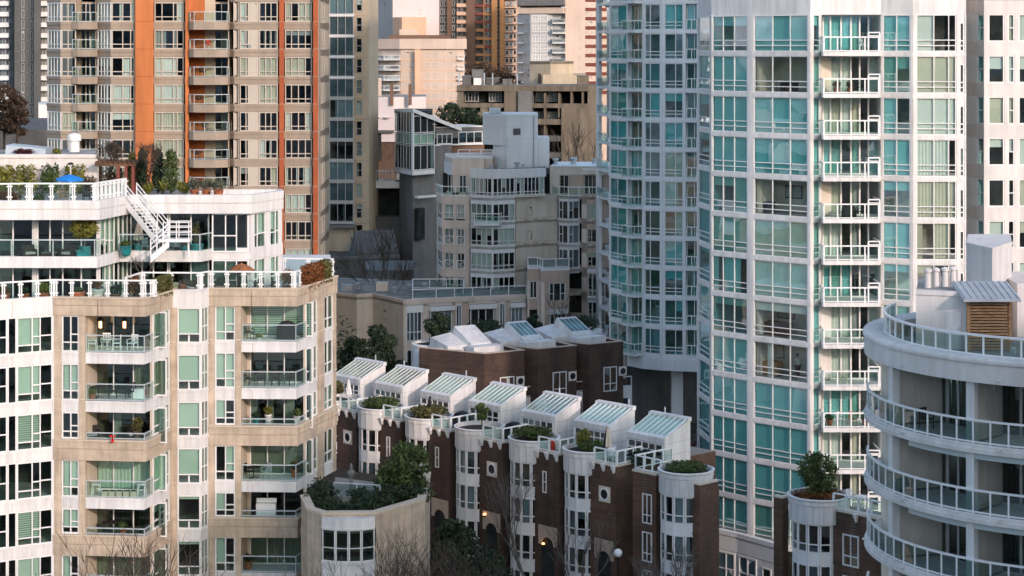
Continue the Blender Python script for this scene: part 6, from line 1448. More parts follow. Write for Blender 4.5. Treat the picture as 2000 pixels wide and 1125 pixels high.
# ---- around the houses
tree('evergreen_tree', 'large dark evergreen tree behind the townhouse sunrooms, left of the back brick row', 738, 187, 4.0, 15.0, 2.7, L_DARK, 5200, .3, .25, clumps=16)
tree('evergreen_tree', 'dark shaggy evergreen half hidden behind the larger evergreen', 690, 192, 4.5, 13.0, 1.9, L_DARK, 2600, .3, .2, clumps=10)
tree('evergreen_tree', 'slim dark evergreen at right shoulder of the larger evergreen', 783, 185, 4, 12.0, 1.5, L_DARK, 1900, .3, .2, clumps=9)
tree('broadleaf_tree', 'round dark green tree on the planted roof of the beige podium', 790, 123.5, 12.0, 16.0, 1.75, L_MID, 3600, .18, .13, 12.4, clumps=13)
tree('broadleaf_tree', 'dark leafy tree at street level in front of brick townhouses, lower middle', 880, 131, 2.5, 9.8, 2.6, L_DARK, 4200, .26, .22, clumps=13)
tree('broadleaf_tree', 'low wide dark tree at bottom edge between podium and birch', 958, 129, 1.5, 8.3, 2.5, L_DARK, 3800, .26, .22, clumps=12)
tree('broadleaf_tree', 'small dark bush-like tree below the second glowing wall lamp', 1040, 128.5, 1.0, 6.2, 1.8, L_DARK, 2200, .24, .18, clumps=9)
for px, Y, h, lab, st in ((1022, 137.5, 10.0, 'bare birch with pale trunk in front of white bay, middle of the row', 1), (1330, 127.5, 7.5, 'bare birch with twiggy crown in front of the narrow townhouse bay', 2), (1142, 134.5, 7.5, 'thin bare birch left of the arched brick entry below the porthole', 1)):
    bare_tree('birch_tree', lab, px, Y, 0, h, BARK_P, 5, .13, .5, 3, 'bare birches along the townhouse row', stems=st, mn=.01)
bare_tree('bare_tree', 'leafless brown street tree before the left building, bottom left', 255, 104, 0, 13.6, BARK, 5, .12, .6, 3, seed=5, mn=.014, stems=2)
for i, (px, Y, h, lab) in enumerate(((770, 110, 12.0, 'reddish bare shrub tree at bottom edge before the podium wall'), (846, 111, 12.1, 'reddish bare shrub tree at right corner of podium wall'), (905, 113, 11.2, 'dark reddish bare shrub tree beside the podium corner, near bottom edge'))):
    bare_tree('bare_tree', lab, px, Y, 0, h, BARK, 5, .07, .75, 3, 'bare shrub trees below the podium', seed=40 + i, mn=.012, stems=2)
bare_tree('birch_tree', 'pale thin bare sapling in front of the podium window', 655, 110, 0, 12.4, BARK_P, 4, .06, .5, 3, seed=77)
bare_tree('bare_tree', 'dark spreading bare tree in front of the grey concrete wall', 775, 236, 0, 17.0, BARK, 5, .16, .7, 3, seed=9, mn=.03)
bare_tree('bare_tree', 'tall bare brown tree beside the weathered concrete block', 1105, 300, 0, 26, BARK, 5, .25, .55, 3, seed=12, mn=.03)
bare_tree('bare_tree', 'small bare tree by the stacked white bays near teal tower', 1142, 214, 0, 14, BARK, 4, .14, .5, 3, seed=15, mn=.02)
for px, Y, z0, z1, rad, lab in ((945, 470, 24, 36.2, 5.0, 'rust brown winter tree left of two behind the weathered block'), (985, 474, 24, 34.5, 4.4, 'rust brown winter tree nearer the tan roof blocks')):
    tree('winter_tree', lab, px, Y, z0, z1, rad, L_BROWN, 2600, .42, .4, 0, clumps=14, group='brown winter trees beyond the rooftops')
for px, z1, lab in ((8, 34.0, 'tall brown winter tree at the left frame edge'), (33, 32.0, 'brown winter tree in front of the dark grey tower')):
    tree('winter_tree', lab, px, 335, 24, z1, 2.6, L_BROWN, 1700, .4, .35, 0, clumps=10, group='brown winter trees at far left')
tree('broadleaf_tree', 'dark roof-garden tree right of shed roof, under the weathered block', 880, 326, 27, 30.5, 3.0, L_DARK, 1400, .35, .35, 0, clumps=7)
tree('broadleaf_tree', 'dark wide roof-garden bush beside the pale penthouse block', 922, 324, 26, 29.6, 2.6, L_DARK, 1400, .35, .35, 0, clumps=7)
tree('planter_tree', 'dense small tree in round white planter of the back terrace', 855, 184, 13.4, 15.9, 1.25, L_DARK, 1700, .2, .1, 12.98, clumps=8)
tree('planter_tree', 'small dark tree behind the roof lights, before grey bay windows', 1044, 199, 11, 13.9, .95, L_DARK, 900, .2, .14, 0, clumps=6)
for i, (px, Y, z, w, lab) in enumerate(((948, 192, 12.7, 1.75, 'clipped round hedge in the second back planter'), (1133, 198, 12.2, 1.9, 'long dark clipped hedge beside the farther teal tower'), (668, 205, 0, 2.4, 'dark shrubs at the foot of the beige wing, far left'))):
    x, y = P2(px, Y); shrub('hedge', lab, (x, y, z), (w, w, .75 if i < 2 else 6.4), L_DARK, 1100 if i < 2 else 2400, .2, 'hedge', clumps=1)
for px, Y, h, lab in ((1262, 176, 8.6, 'dark red shrub in the lane below the teal tower'), (1300, 172, 8.9, 'tallest dark red shrub in the lane, left of white column'), (1338, 176, 9.0, 'dark red shrub beside white column under the tower')):
    x, y = P2(px, Y); shrub('red_shrub', lab, (x, y, 0), (1.7, 1.7, h / 2), L_RED, 1500, .24, 'shrub', 'dark red shrubs in the lane', clumps=7)
# ---- round planters of the front row
def inplanter(i, t=0, n=0, z=12.34): L = Loc(TH_C[i]); q = L.p(t, n); return (q[0], q[1], z)
q = inplanter(0, .2); shrub('leafy_bush', 'small leafy bush in the leftmost round planter', (q[0], q[1], q[2]), (.75, .75, .85), L_OLIVE, 700, .15, clumps=4)
q = inplanter(1); shrub('clipped_hedge', 'smooth clipped dome hedge in second round planter', q, (1.45, 1.45, .42), L_MID, 2600, .13, 'hedge', shell=.2)
q = inplanter(2); shrub('clipped_hedge', 'rougher dome hedge around the dark figurine', q, (1.5, 1.5, .45), L_OLIVE, 2600, .14, 'hedge', shell=.2)
q = inplanter(3, -.1); tree('planter_tree', 'bushy small tree in the fourth round planter', 940, q[1], 12.75, 14.2, .65, L_MID, 900, .13, .06, 12.3, clumps=6)
q = inplanter(4); shrub('grassy_shrub', 'spiky grassy shrub filling the fifth round planter', q, (1.45, 1.45, .55), L_MID, 2600, .17, shell=.15, clumps=6)
q = inplanter(5, -.7); shrub('yellow_shrub', 'tall yellow-green shrub in planter beside folded parasol', q, (.6, .6, .95), L_YEL, 800, .13, clumps=3)
q = inplanter(5, .3); shrub('grassy_shrub', 'low green shrub at the foot of the yellow-green shrub', q, (1.1, 1.1, .35), L_MID, 1300, .14, shell=.2)
q = inplanter(6); shrub('flat_hedge', 'flat grassy planting level with rim beside the brick pier', q, (1.4, 1.4, .3), L_MID, 2300, .13, 'hedge', shell=.15)
q = inplanter(7); o = tree('planter_pine', 'bushy dark pine on the planter nearest the round building', 1597, q[1] + .1, 12.35, 15.05, 1.3, L_MID, 3400, .13, .09, 12.3, clumps=17)
shrub('ground_cover', 'reddish low ground cover under the bushy pine', (q[0], q[1], 12.3), (1.6, 1.6, .22), L_RUST, 1800, .12, 'shrub', shell=.15)
q = inplanter(6, -5.0, -1.2, 11.6); shrub('potted_shrub', 'dark loose shrub on terrace before the rightmost sunroom', (q[0], q[1], 11.6), (.8, .8, .8), L_DARK, 900, .14, clumps=4)
q = inplanter(5, 2.1, -3.2, 11.6); shrub('potted_shrub', 'dark upright shrub between the two rightmost sunrooms', (q[0], q[1], 11.6), (.45, .45, 1.0), L_DARK, 700, .14, clumps=3)
# ---- planted roof of the podium
x0 = MB()
cl = [((gx(p, Y), Y, 13.0 + dz), (r_, r_, .5), 260) for p, Y, r_, dz in ((612, 121.5, .7, .1), (635, 119.5, .8, .1), (660, 118.8, .7, .1), (690, 118.6, .8, .15), (720, 118.8, .8, .3), (745, 119.5, .9, .5), (770, 121, .9, .5), (815, 123.5, .9, .2), (700, 122, .8, .2), (640, 122, .9, .2), (760, 124.5, 1.0, .5), (800, 122, .9, .3), (625, 124, .8, .2), (775, 126, 1.0, .4), (735, 120.8, .9, .3), (820, 122, .6, .1))]
o = leaf_object('ground_cover', leaves(cl, .16, L_DARK, 5, shell=.3), L_DARK, None, (gx(700, 120), 120, 12.5)); tag(o, None, None, kind='stuff')
H = Building('roof_garden_terrace', 'dark paved terrace with glass rail on the podium roof behind shrubs', (gx(700, 124), 124, 12.5), 'terrace'); H.body.prism([P2(650, 122.5), P2(745, 121.5), P2(760, 126), P2(655, 128)], 12.5, 12.9, DECK)
railing(H.root, [P2(652, 122.4), P2(742, 121.6)], 12.9, .9, RAIL_G, G_RAIL, post=1.2, name='railing'); H.finish('paving')
o = thing('garden_ornament', 'grey stone garden ornament on the podium roof terrace', 'ornament', (gx(686, 123.5), 123.5, 12.9)); q = MB(); q.lathe((gx(686, 123.5), 123.5, 12.9), [(0, 0), (.3, 0), (.3, .15), (.12, .25), (.1, .9), (.22, 1.1), (.25, 1.25), (.1, 1.4), (.07, 1.75), (0, 1.8)], GREY, 12); q.build('column', o)
# ---- roof terrace of the left building
for i, (l, r, zt, m_, lab) in enumerate(((-4, 24, 32.15, L_YEL, 'yellow-green wall shrub at left frame edge on the roof terrace'), (31, 71, 32.2, L_YEL, 'widest yellow-green wall shrub on the roof terrace'), (82, 113, 32.2, L_MID, 'darker green wall shrub left of lamp post'), (127, 166, 32.25, L_YEL, 'yellow-green wall shrub behind blue parasol'))):
    a, c = P2(l, 132.7), P2(r, 132.7); hedge_box('wall_shrub', lab, a, c, .75, 30.3, zt, ((m_, 0, 1.1),), .15, 330)['group'] = 'wall shrubs on the roof terrace'
for i, (px, zt, Y, w_, lab) in enumerate(((258, 32.9, 134.3, .42, 'leftmost brownish columnar cypress by the pergola'), (278, 33.1, 134, .42, 'second columnar cypress from the pergola'), (309, 33.15, 133.2, .5, 'third columnar cypress, next to the tallest'), (334, 33.2, 132.2, .6, 'broadest green columnar cypress, rightmost of four'))):
    x, y = P2(px, Y); o = thing('cypress_tree', lab, 'tree', (x, y, 30.3), 'columnar cypresses on the roof')
    t = MB(); t.tube([(x, y, 30.3), (x, y, 30.7), (x, y, 31.6)], [.07, .06, .03], BARK, 5); t.build('trunk', o)
    cl = [((x, y, 30.55 + (zt - 30.7) * f), (w_ * g, w_ * g, .48), 420) for f, g in ((.12, .8), (.3, 1), (.5, 1), (.7, .92), (.88, .62))]
    leaf_object('crown', leaves(cl, .11, L_OLIVE if i == 0 else L_DARK if i < 3 else L_MID, sd()), L_OLIVE if i == 0 else L_DARK if i < 3 else L_MID, o)
bare_tree('bare_tree', 'bare brown climbing shrub over the rooftop pergola', 215, 133.6, 30.3, 3.0, BARK, 5, .06, .8, 3, seed=21, stems=3)
bare_tree('bare_tree', 'leafless small tree between pergola and cypresses', 290, 131.5, 30.3, 3.0, BARK, 5, .06, .6, 3, seed=23, stems=2)
x, y = P2(215, 133.4); shrub('brown_shrub', 'brown leafless hedge behind the pergola', (x, y, 30.4), (1.1, .6, .95), L_BROWN, 900, .12, clumps=5)
x, y = P2(176, 132.2); shrub('brown_shrub', 'dry brown ornamental grass right of blue parasol', (x, y, 30.3), (.5, .4, .6), L_BROWN, 500, .12)
for px, Y, r_, zz, m_, lab in ((292, 129.5, (.55, .5, .55), 30.3, L_YEL, 'bright green shrub left of spiky yucca'), (358, 129, (.45, .45, .6), 30.3, L_YEL, 'orange-green shrub between yucca and terracotta pots'), (12, 124.0, (1.0, .5, .5), 30.3, L_RUST, 'low reddish planting behind rail at the left edge'), (70, 124.2, (.5, .4, .35), 30.3, L_MID, 'low green planting behind the roof rail')):
    x, y = P2(px, Y); shrub('terrace_shrub', lab, (x, y, zz), r_, m_, 600, .13, clumps=3)
x, y = P2(318, 129.8); o = thing('yucca', 'spiky yucca with striped strap leaves on the roof edge', 'plant', (x, y, 30.3)); q = MB(); r = random.Random(3)
for i in range(46):
    a = r.uniform(0, 6.28); el = r.uniform(.15, 1.3); l_ = r.uniform(.8, 1.25); d = Vector((math.cos(a) * math.cos(el), math.sin(a) * math.cos(el), math.sin(el))); s = Vector((-math.sin(a), math.cos(a), 0)) * .045; c0 = Vector((x, y, 30.6))
    p1 = c0 + d * l_ * .6; p2 = c0 + d * l_ + Vector((0, 0, -.18)); q.poly([c0 - s, c0 + s, p1 + s, p1 - s], L_YEL if i % 3 else L_MID); q.poly([p1 - s, p1 + s, p2], L_YEL if i % 3 else L_MID)
q.build('leaf_rosette', o); q = MB(); q.tube([(x, y, 30.3), (x, y, 30.65)], .09, BARK, 6); q.build('trunk', o)
for i, (px, lab) in enumerate(((381, 'leftmost terracotta pot of grey-green shrub on the roof edge'), (403, 'middle terracotta pot of grey-green shrub on the roof edge'), (426, 'rightmost terracotta pot of grey-green shrub, widest crown'))):
    x, y = P2(px, 128.4); pot_plant(lab, (x, y, 30.3), .34, .55, TERRA, (L_GREY, .55 + .12 * (i == 2), .75), group='terracotta pots on the roof edge', n=420)
for px, lab in ((391, 'small white urn between left and middle terracotta pots'), (414, 'small white urn between middle and right terracotta pots')):
    x, y = P2(px, 127.9); pot_plant(lab, (x, y, 30.3), .13, .5, WHITE, None, cat='urn', name='urn')
# ---- balcony and terrace pots of the left building
x, y = P2(165, 123.3); o = thing('potted_tree', 'yellow-green small tree in a teal pot on the upper balcony', 'potted tree', (x, y, 27.0)); q = MB()
q.lathe((x, y, 27.0), [(0, 0), (.28, 0), (.4, .35), (.36, .75), (.42, .8), (.34, .8), (0, .72)], TEALPOT, 14); q.build('pot', o, True); q = MB(); q.tube([(x, y, 27.7), (x + .02, y, 28.3), (x, y, 29.4)], [.045, .04, .02], BARK_P, 5); q.build('trunk', o)
leaf_object('crown', leaves([((x + dx, y + dy, 28.95 + dz), (.42, .42, .34), 170) for dx, dy, dz in ((0, 0, .55), (.38, 0, .2), (-.38, .1, .15), (.3, -.2, -.3), (-.3, -.1, -.35), (.1, .2, -.1), (-.55, 0, -.1), (.5, .1, -.15))], .12, L_YEL, 8), L_YEL, o)
for px, Y, z, r_, h, pm, pl, lab in (
        (154, 122.95, 27.0, .2, .6, TEALPOT, None, 'slim teal vase left of the potted yellow-green tree'),
        (246, 125.6, 27.0, .38, .6, TEALPOT, (L_MID, .35, .3), 'teal pot with low plant beside the folded cream parasol'),
        (269, 126.5, 27.0, .25, .6, TEALPOT, None, 'empty light teal pot under the folded cream parasol'),
        (361, 126.6, 27.0, .3, .5, TEALPOT, (L_GREY, .3, .4), 'green glazed pot below the stair landing'),
        (384, 126.5, 27.0, .42, .62, TEALPOT, (L_OLIVE, .3, 1.5), 'large teal pot with tall thin shrub right of stair landing'),
        (8, 121.2, 24.37, .35, .85, TERRA, (L_RUST, .35, .4), 'terracotta pot at left frame edge behind the terrace rail'),
        (46, 121.4, 24.37, .35, .8, TERRA, (L_DARK, .4, .5), 'terracotta pot with dark plant, second from the left edge'),
        (85, 121.4, 24.37, .4, .85, TERRA, (L_YEL, .5, .75), 'terracotta pot with yellow grasses behind the terrace rail'),
        (153, 121.3, 24.37, .42, .95, TERRA, (L_MID, .3, .25), 'wide orange bowl with a little green, centre of long rail'),
        (191, 121.3, 24.37, .42, 1.1, CREAM, (L_RUST, .3, .5), 'cream pink urn with dry stalks behind the terrace rail'),
        (225, 121.6, 24.37, .35, .8, BROWNT, (L_DARK, .45, .6), 'dark brown pot with dark shrub right of cream urn'),
        (339, 125.2, 24.37, .3, 1.0, TAN_L, None, 'tall tan pot at the end of green brown hedge'),
        (360, 126.0, 24.37, .34, .85, TERRA, (L_BROWN, .3, .3), 'brown terracotta pot beside the tan pot'),
        (377, 125.5, 24.37, .4, .75, CREAM, (L_BROWN, .35, .4), 'cream pot with dry plant before the dark window'),
        (432, 126.2, 24.37, .36, .7, TAN, (L_DARK, .4, .6), 'dark planted pot at the left of right terrace rail'),
        (206, 121.0, 15.45 - .0, .0, .0, None, None, None)):
    if lab: x, y = P2(px, Y); pot_plant(lab, (x, y, z), r_, h, pm, pl)
x, y = P2(262, 121.8); o = pot_plant('rust-red clipped ball shrub in the white railed corner', (x, y, 24.37), .35, .6, BROWNT, (L_RUST, .48, 1.25), n=800)
x, y = P2(562, 126.3); o = pot_plant('rust-red ball shrub near the right end of terrace rail', (x, y, 24.37), .35, .7, BROWNT, (L_RUST, .52, 1.1), n=800)
hedge_box('box_hedge', 'green-brown box hedge on the angled beige parapet', P2(300, 122.15), P2(331, 124.5), .62, 24.6, 26.0, ((L_OLIVE, 0, 1.1),), .11, 900)
hedge_box('box_hedge', 'long rust hedge turning green at its far end, right terrace corner', P2(592, 126.75), P2(640, 131.1), .75, 24.6, 26.25, ((L_RUST, 0, .72), (L_OLIVE, .72, 1.1)), .12, 900)
bare_tree('bare_tree', 'tiny bare potted tree before dark glass on the main terrace', 285, 125.6, 24.37, 2.6, BARK_P, 4, .04, .7, 3, seed=31)
for px, Y, z, lab in ((518, 126.6, 12.58 + TH, None),):
    pass
x, y = P2(524, 126.4); pot_plant('bright green leafy plant on the third-floor right balcony', (x, y, ZB[3] + TH), .22, 1.0, CREAM, (L_YEL, .32, .5))
x, y = P2(305, 122.6); 
# ================================================================ furniture and small things
def rot(loc, a):
    ca, sa = math.cos(a), math.sin(a)
    return lambda x, y, z: (loc[0] + x * ca - y * sa, loc[1] + x * sa + y * ca, loc[2] + z)
def bx(mb, T, x0, x1, y0, y1, z0, z1, m):
    mb.hexa([T(x0, y0, z0), T(x1, y0, z0), T(x1, y1, z0), T(x0, y1, z0)], [T(x0, y0, z1), T(x1, y0, z1), T(x1, y1, z1), T(x0, y1, z1)], m)
def chair(label, loc, a, m, group=None, arms=True, name='patio_chair'):
    o = thing(name, label, 'chair', loc, group); T = rot(loc, a)
    q = MB(); bx(q, T, -.24, .24, -.24, .24, .42, .46, m); q.build('seat', o)
    q = MB()
    for i in range(5): bx(q, T, -.22 + .1 * i, -.17 + .1 * i, .22, .25, .5, .86, m)
    bx(q, T, -.24, .24, .215, .255, .86, .93, m); bx(q, T, -.24, .24, .217, .253, .46, .5, m); q.build('backrest', o)
    for sx in (-1, 1):
        for sy in (-1, 1): q = MB(); q.tube([T(sx * .23, sy * .23, 0), T(sx * .21, sy * .22, .42)], .022, m, 5); q.build('leg', o)
        if arms: q = MB(); bx(q, T, sx * .26 - .025, sx * .26 + .025, -.22, .22, .64, .67, m); bx(q, T, sx * .26 - .02, sx * .26 + .02, -.22, -.18, .42, .64, m); q.build('armrest', o)
    return o
def table(label, loc, r, m, h=.72, group=None):
    o = thing('patio_table', label, 'table', loc, group); q = MB(); q.lathe(loc, [(0, h), (r, h), (r, h - .04), (0, h - .045)][::-1], m, 20); q.build('tabletop', o)
    q = MB(); q.tube([(loc[0], loc[1], loc[2] + .05), (loc[0], loc[1], loc[2] + h - .04)], .03, m, 6); q.build('pedestal', o)
    for k in range(3): q = MB(); a = k * 2.1 + .4; q.tube([(loc[0], loc[1], loc[2] + .12), (loc[0] + .3 * math.cos(a), loc[1] + .3 * math.sin(a), loc[2] + .02)], .022, m, 5); q.build('leg', o)
    return o
def armchair(label, loc, a, group):
    o = thing('wicker_armchair', label, 'armchair', loc, group); T = rot(loc, a)
    q = MB(); bx(q, T, -.42, .42, -.4, .4, .06, .34, WICKER); q.build('base', o); q = MB(); bx(q, T, -.3, .3, -.4, .28, .342, .46, CURT_G); q.build('seat', o)
    q = MB(); bx(q, T, -.42, .42, .28, .42, .342, .85, WICKER); q.build('backrest', o)
    for s in (-1, 1): q = MB(); bx(q, T, s * .36 - .06, s * .36 + .06, -.4, .278, .342, .62, WICKER); q.build('armrest', o)
    return o
def parasol_open(label, loc, h, r, m, drop=.35):
    o = thing('parasol', label, 'parasol', loc); q = MB(); q.tube([loc, (loc[0], loc[1], loc[2] + h)], .025, RAIL, 6); q.build('pole', o)
    q = MB(); c = (loc[0], loc[1], loc[2] + h); n = 8
    for k in range(n):
        a0, a1 = 2 * math.pi * k / n, 2 * math.pi * (k + 1) / n; am = (a0 + a1) / 2
        P = lambda a, rr, z: (c[0] + rr * math.cos(a), c[1] + rr * math.sin(a), c[2] + z)
        q.poly([c, P(a0, r * .6, -drop * .45), P(am, r * .57, -drop * .5), P(a1, r * .6, -drop * .45)], m); q.poly([P(a0, r * .6, -drop * .45), P(a0, r, -drop), P(am, r * .9, -drop - .02), P(am, r * .57, -drop * .5)], m); q.poly([P(am, r * .57, -drop * .5), P(am, r * .9, -drop - .02), P(a1, r, -drop), P(a1, r * .6, -drop * .45)], m)
        q.poly([P(a0, r, -drop), P(a0, r, -drop - .1), P(am, r * .9, -drop - .12), P(am, r * .9, -drop - .02)], m); q.poly([P(am, r * .9, -drop - .02), P(am, r * .9, -drop - .12), P(a1, r, -drop - .1), P(a1, r, -drop)], m)
    q.build('canopy', o)
    for k in range(n): q = MB(); a = 2 * math.pi * k / n; q.tube([(c[0], c[1], c[2] - drop * .9), (c[0] + r * .6 * math.cos(a), c[1] + r * .6 * math.sin(a), c[2] - drop * .47)], .01, RAIL, 3); q.build('rib', o)
    return o
def parasol_folded(label, loc, h, m, r=.2, m2=None):
    o = thing('folded_parasol', label, 'parasol', loc); q = MB(); q.tube([loc, (loc[0], loc[1], loc[2] + h)], .028, RAIL_G, 6); q.build('pole', o)
    q = MB(); n = 16; prof = [(.03, h - .02), (r * .45, h * .82), (r * .8, h * .6), (r, h * .42), (r * .85, h * .38)]; i0 = len(q.v)
    for j, (rr, z) in enumerate(prof):
        for k in range(n): a = 2 * math.pi * k / n; w = rr * (1 if k % 2 else .55); q.v.append((loc[0] + w * math.cos(a), loc[1] + w * math.sin(a), loc[2] + z))
    for j in range(len(prof) - 1):
        for k in range(n): k2 = (k + 1) % n; q.f.append((i0 + j * n + k, i0 + j * n + k2, i0 + (j + 1) * n + k2, i0 + (j + 1) * n + k)); q.m.append(q.mi(m2 if m2 and k in (2, 3, 8, 9) else m))
    q.build('canopy', o); q = MB(); q.lathe(loc, [(0, 0), (.25, 0), (.25, .06), (.06, .1), (0, .1)], GREY, 12); q.build('base', o); return o
def bbq(label, loc, a, group=None, s=1.0):
    o = thing('covered_barbecue', label, 'barbecue', loc, group); T0 = rot(loc, a); T = lambda x, y, z: T0(x * s, y * s, z * s); q = MB()
    pr = [(-.62, 0), (-.64, .5), (-.6, .82), (-.42, 1.02), (-.12, 1.16), (.15, 1.16), (.42, 1.04), (.6, .84), (.66, .5), (.62, 0)]
    for y0, y1, k0, k1 in ((-.3, -.34, 1, 1), ):
        pass
    rings = [(-.34, .9), (-.3, 1.0), (0, 1.04), (.26, 1.0), (.32, .88)]
    for (ya, ka), (yb, kb) in zip(rings, rings[1:]):
        for (xa, za), (xb, zb) in zip(pr, pr[1:]): q.poly([T(xa * ka, ya, za * ka), T(xb * ka, ya, zb * ka), T(xb * kb, yb, zb * kb), T(xa * kb, yb, za * kb)], BLACK)
    for y, k, f in ((-.34, .9, 1), (.32, .88, -1)): q.poly([T(x * k, y, z * k) for x, z in pr][::f], BLACK)
    q.build('cover', o)
    for sx in (-.45, .45): q = MB(); q.tube([T(sx, -.2, -.0), T(sx, .2, -.0)], .05 * s, BLACK, 8); q.build('wheel', o)
    return o
def lantern(label, loc):
    o = thing('hanging_lantern', label, 'lantern', loc, 'lanterns on the top balcony'); x, y, z = loc
    q = MB(); q.box(x - .17, x + .17, y - .17, y + .17, z, z + .05, BLACK); q.box(x - .17, x + .17, y - .17, y + .17, z + .58, z + .62, BLACK); q.lathe((x, y, z + .62), [(.17, 0), (.05, .12), (0, .12)], BLACK, 4)
    for sx in (-.15, 0, .15):
        for sy in (-.15, .15): q.box(x + sx - .014, x + sx + .014, y + sy - .014, y + sy + .014, z + .05, z + .58, BLACK)
    q.tube([(x, y, z + .74), (x, y, z + .95)], .01, BLACK, 4); q.build('cage', o); q = MB(); q.lathe((x, y, z + .1), [(0, 0), (.09, 0), (.09, .38), (0, .4)], LANTERN, 10); q.build('candle', o); return o
def fl(k): return ZB[k] + TH
# left column balconies
for px, lab in ((196, 'left glowing lantern hanging over the white patio table'), (243, 'right glowing lantern hanging above bare floor')): x, y = P2(px, 121.7); lantern(lab, (x, y, 23.0))
x, y = P2(209, 121.5); table('white round patio table between white chairs, top balcony', (x, y, fl(1)), .4, RAIL)
for px, Y, a, lab in ((181, 121.4, 1.6, 'white patio chair left of the white table, seen side-on'), (228, 121.6, -1.5, 'white patio chair right of the white table'), (207, 122.1, 0, 'white patio chair behind the white table'), (259, 121.5, -.4, 'white patio chair standing alone near the balcony corner')):
    x, y = P2(px, Y); chair(lab, (x, y, fl(1)), a, RAIL, 'white chairs on the top balcony')
x, y = P2(192, 121.6); table('dark round table on the second balcony', (x, y, fl(2)), .45, WICKER)
for px, a, lab in ((178, 1.4, 'dark chair in the left corner of second balcony'), (220, -1.3, 'dark chair right of the dark round table'), (255, -.2, 'dark chair beside white box on second balcony')):
    x, y = P2(px, 121.6); chair(lab, (x, y, fl(2)), a, WICKER, 'dark chairs on the second balcony')
o = thing('storage_box', 'white storage box with lid on the second balcony', 'box', (gx(270, 121.8), 121.8, fl(2))); x, y, z = o.location; q = MB(); q.box(x - .35, x + .35, y - .22, y + .22, z, z + .5, RAIL); q.build('body', o); q = MB(); q.box(x - .38, x + .38, y - .25, y + .25, z + .502, z + .56, RAIL); q.build('lid', o)
x, y = P2(224, 120.75); rb = MB(); o = thing('red_bow', 'bright red ribbon bow tied on the third balcony rail', 'ribbon', (x, y, ZB[3] + 1.05)); q = MB(); z = ZB[3] + 1.3; yy = 120.12
for s in (-1, 1): q.hexa([(x + s * .02, yy - .03, z + 0.136), (x + s * .16, yy - .03, z + 0.211), (x + s * .16, yy + .03, z + 0.211), (x + s * .02, yy + .03, z + 0.161)], [(x + s * .02, yy - .03, z + 0.223), (x + s * .17, yy - .03, z + 0.310), (x + s * .17, yy + .03, z + 0.310), (x + s * .02, yy + .03, z + 0.223)], RED); q.hexa([(x + s * .05 - .05, yy - .02, z - 0.155), (x + s * .05 + .05, yy - .02, z - 0.155), (x + s * .05 + .05, yy + .02, z - 0.155), (x + s * .05 - .05, yy + .02, z - 0.155)], [(x - .03, yy - .02, z + 0.149), (x + .03, yy - .02, z + 0.149), (x + .03, yy + .02, z + 0.149), (x - .03, yy + .02, z + 0.149)], RED)
q.build('ribbon', o)
for px, lab in ((180, 'dark low lounge chair in left corner behind beige parapet'), (262, 'dark lounge chair near red ribbon, third balcony')): x, y = P2(px, 121.7); armchair(lab, (x, y, fl(3) + .3), .2, 'dark lounge chairs on the third balcony')
for px, lab in ((188, 'white square stool at the left end of planter row'), (277, 'white square stool at the right end of planter row')):
    x, y = P2(px, 121.4); z = fl(4); o = thing('white_stool', lab, 'stool', (x, y, z), 'white stools on the fourth balcony'); q = MB(); q.box(x - .24, x + .24, y - .24, y + .24, z + .62, z + .68, RAIL); q.build('seat', o)
    for sx in (-1, 1):
        for sy in (-1, 1): q = MB(); q.tube([(x + sx * .24, y + sy * .24, z), (x + sx * .19, y + sy * .19, z + .62)], .025, RAIL, 5); q.build('leg', o)
for i in range(5):
    x, y = P2(205 + 14 * i, 120.9); z = fl(4); o = thing('square_planter', ('first', 'second', 'third', 'fourth', 'fifth')[i] + ' beige square planter from the left stool', 'planter', (x, y, z), 'square planters on the fourth balcony'); q = MB(); q.hexa([(x - .15, y - .15, z), (x + .15, y - .15, z), (x + .15, y + .15, z), (x - .15, y + .15, z)], [(x - .19, y - .19, z + .36), (x + .19, y - .19, z + .36), (x + .19, y + .19, z + .36), (x - .19, y + .19, z + .36)], BEIGE_D); q.build('box', o); q = MB(); q.box(x - .165, x + .165, y - .165, y + .165, z + .361, z + .375, SOIL); q.build('soil', o)
x, y = P2(215, 121.7); table('dark table on the fifth balcony behind beige parapet', (x, y, fl(5) + .35), .5, WICKER)
# right column balconies
x, y = P2(486, 126.0); chair('dark slatted chair in left corner of top right balcony', (x, y, fl(1)), .6, WICKER, 'dark chairs on right balconies')
x, y = P2(560, 126.2); bbq('large black covered barbecue on the top right balcony', (x, y, fl(1)), 0, None, .95)
x, y = P2(506, 125.7); pot_plant('small yellow flowering pots on floor of top right balcony', (x, y, fl(1)), .16, .18, CREAM, (L_YEL, .25, .18))
for px, a, lab in ((487, .8, 'dark chair at the left of four on second right balcony'), (510, .1, 'dark chair second from left on second right balcony'), (538, 0, 'dark chair third from left on second right balcony'), (565, -.6, 'dark chair at the right of four on second right balcony')):
    x, y = P2(px, 126.1); chair(lab, (x, y, fl(2)), a, WICKER, 'dark chairs on right balconies')
x, y = P2(495, 126.0); table('dark round table on the fourth right balcony', (x, y, fl(4)), .42, WICKER)
for px, a, lab in ((485, 1.2, 'dark chair left of round table, fourth right balcony'), (520, -.8, 'pale slatted chair right of round table, fourth right balcony')): x, y = P2(px, 126.0); chair(lab, (x, y, fl(4)), a, WICKER if px < 500 else RAIL_G)
x, y = P2(520, 126.2); z = fl(5) + .35; o = thing('white_bench', 'white boxy bench on the fifth right balcony', 'bench', (x, y, z)); q = MB(); q.box(x - .6, x + .6, y - .25, y + .25, z, z + .85, RAIL); q.build('base', o); q = MB(); q.box(x - .62, x + .62, y + .18, y + .27, z + .852, z + 1.1, RAIL); q.build('backrest', o)
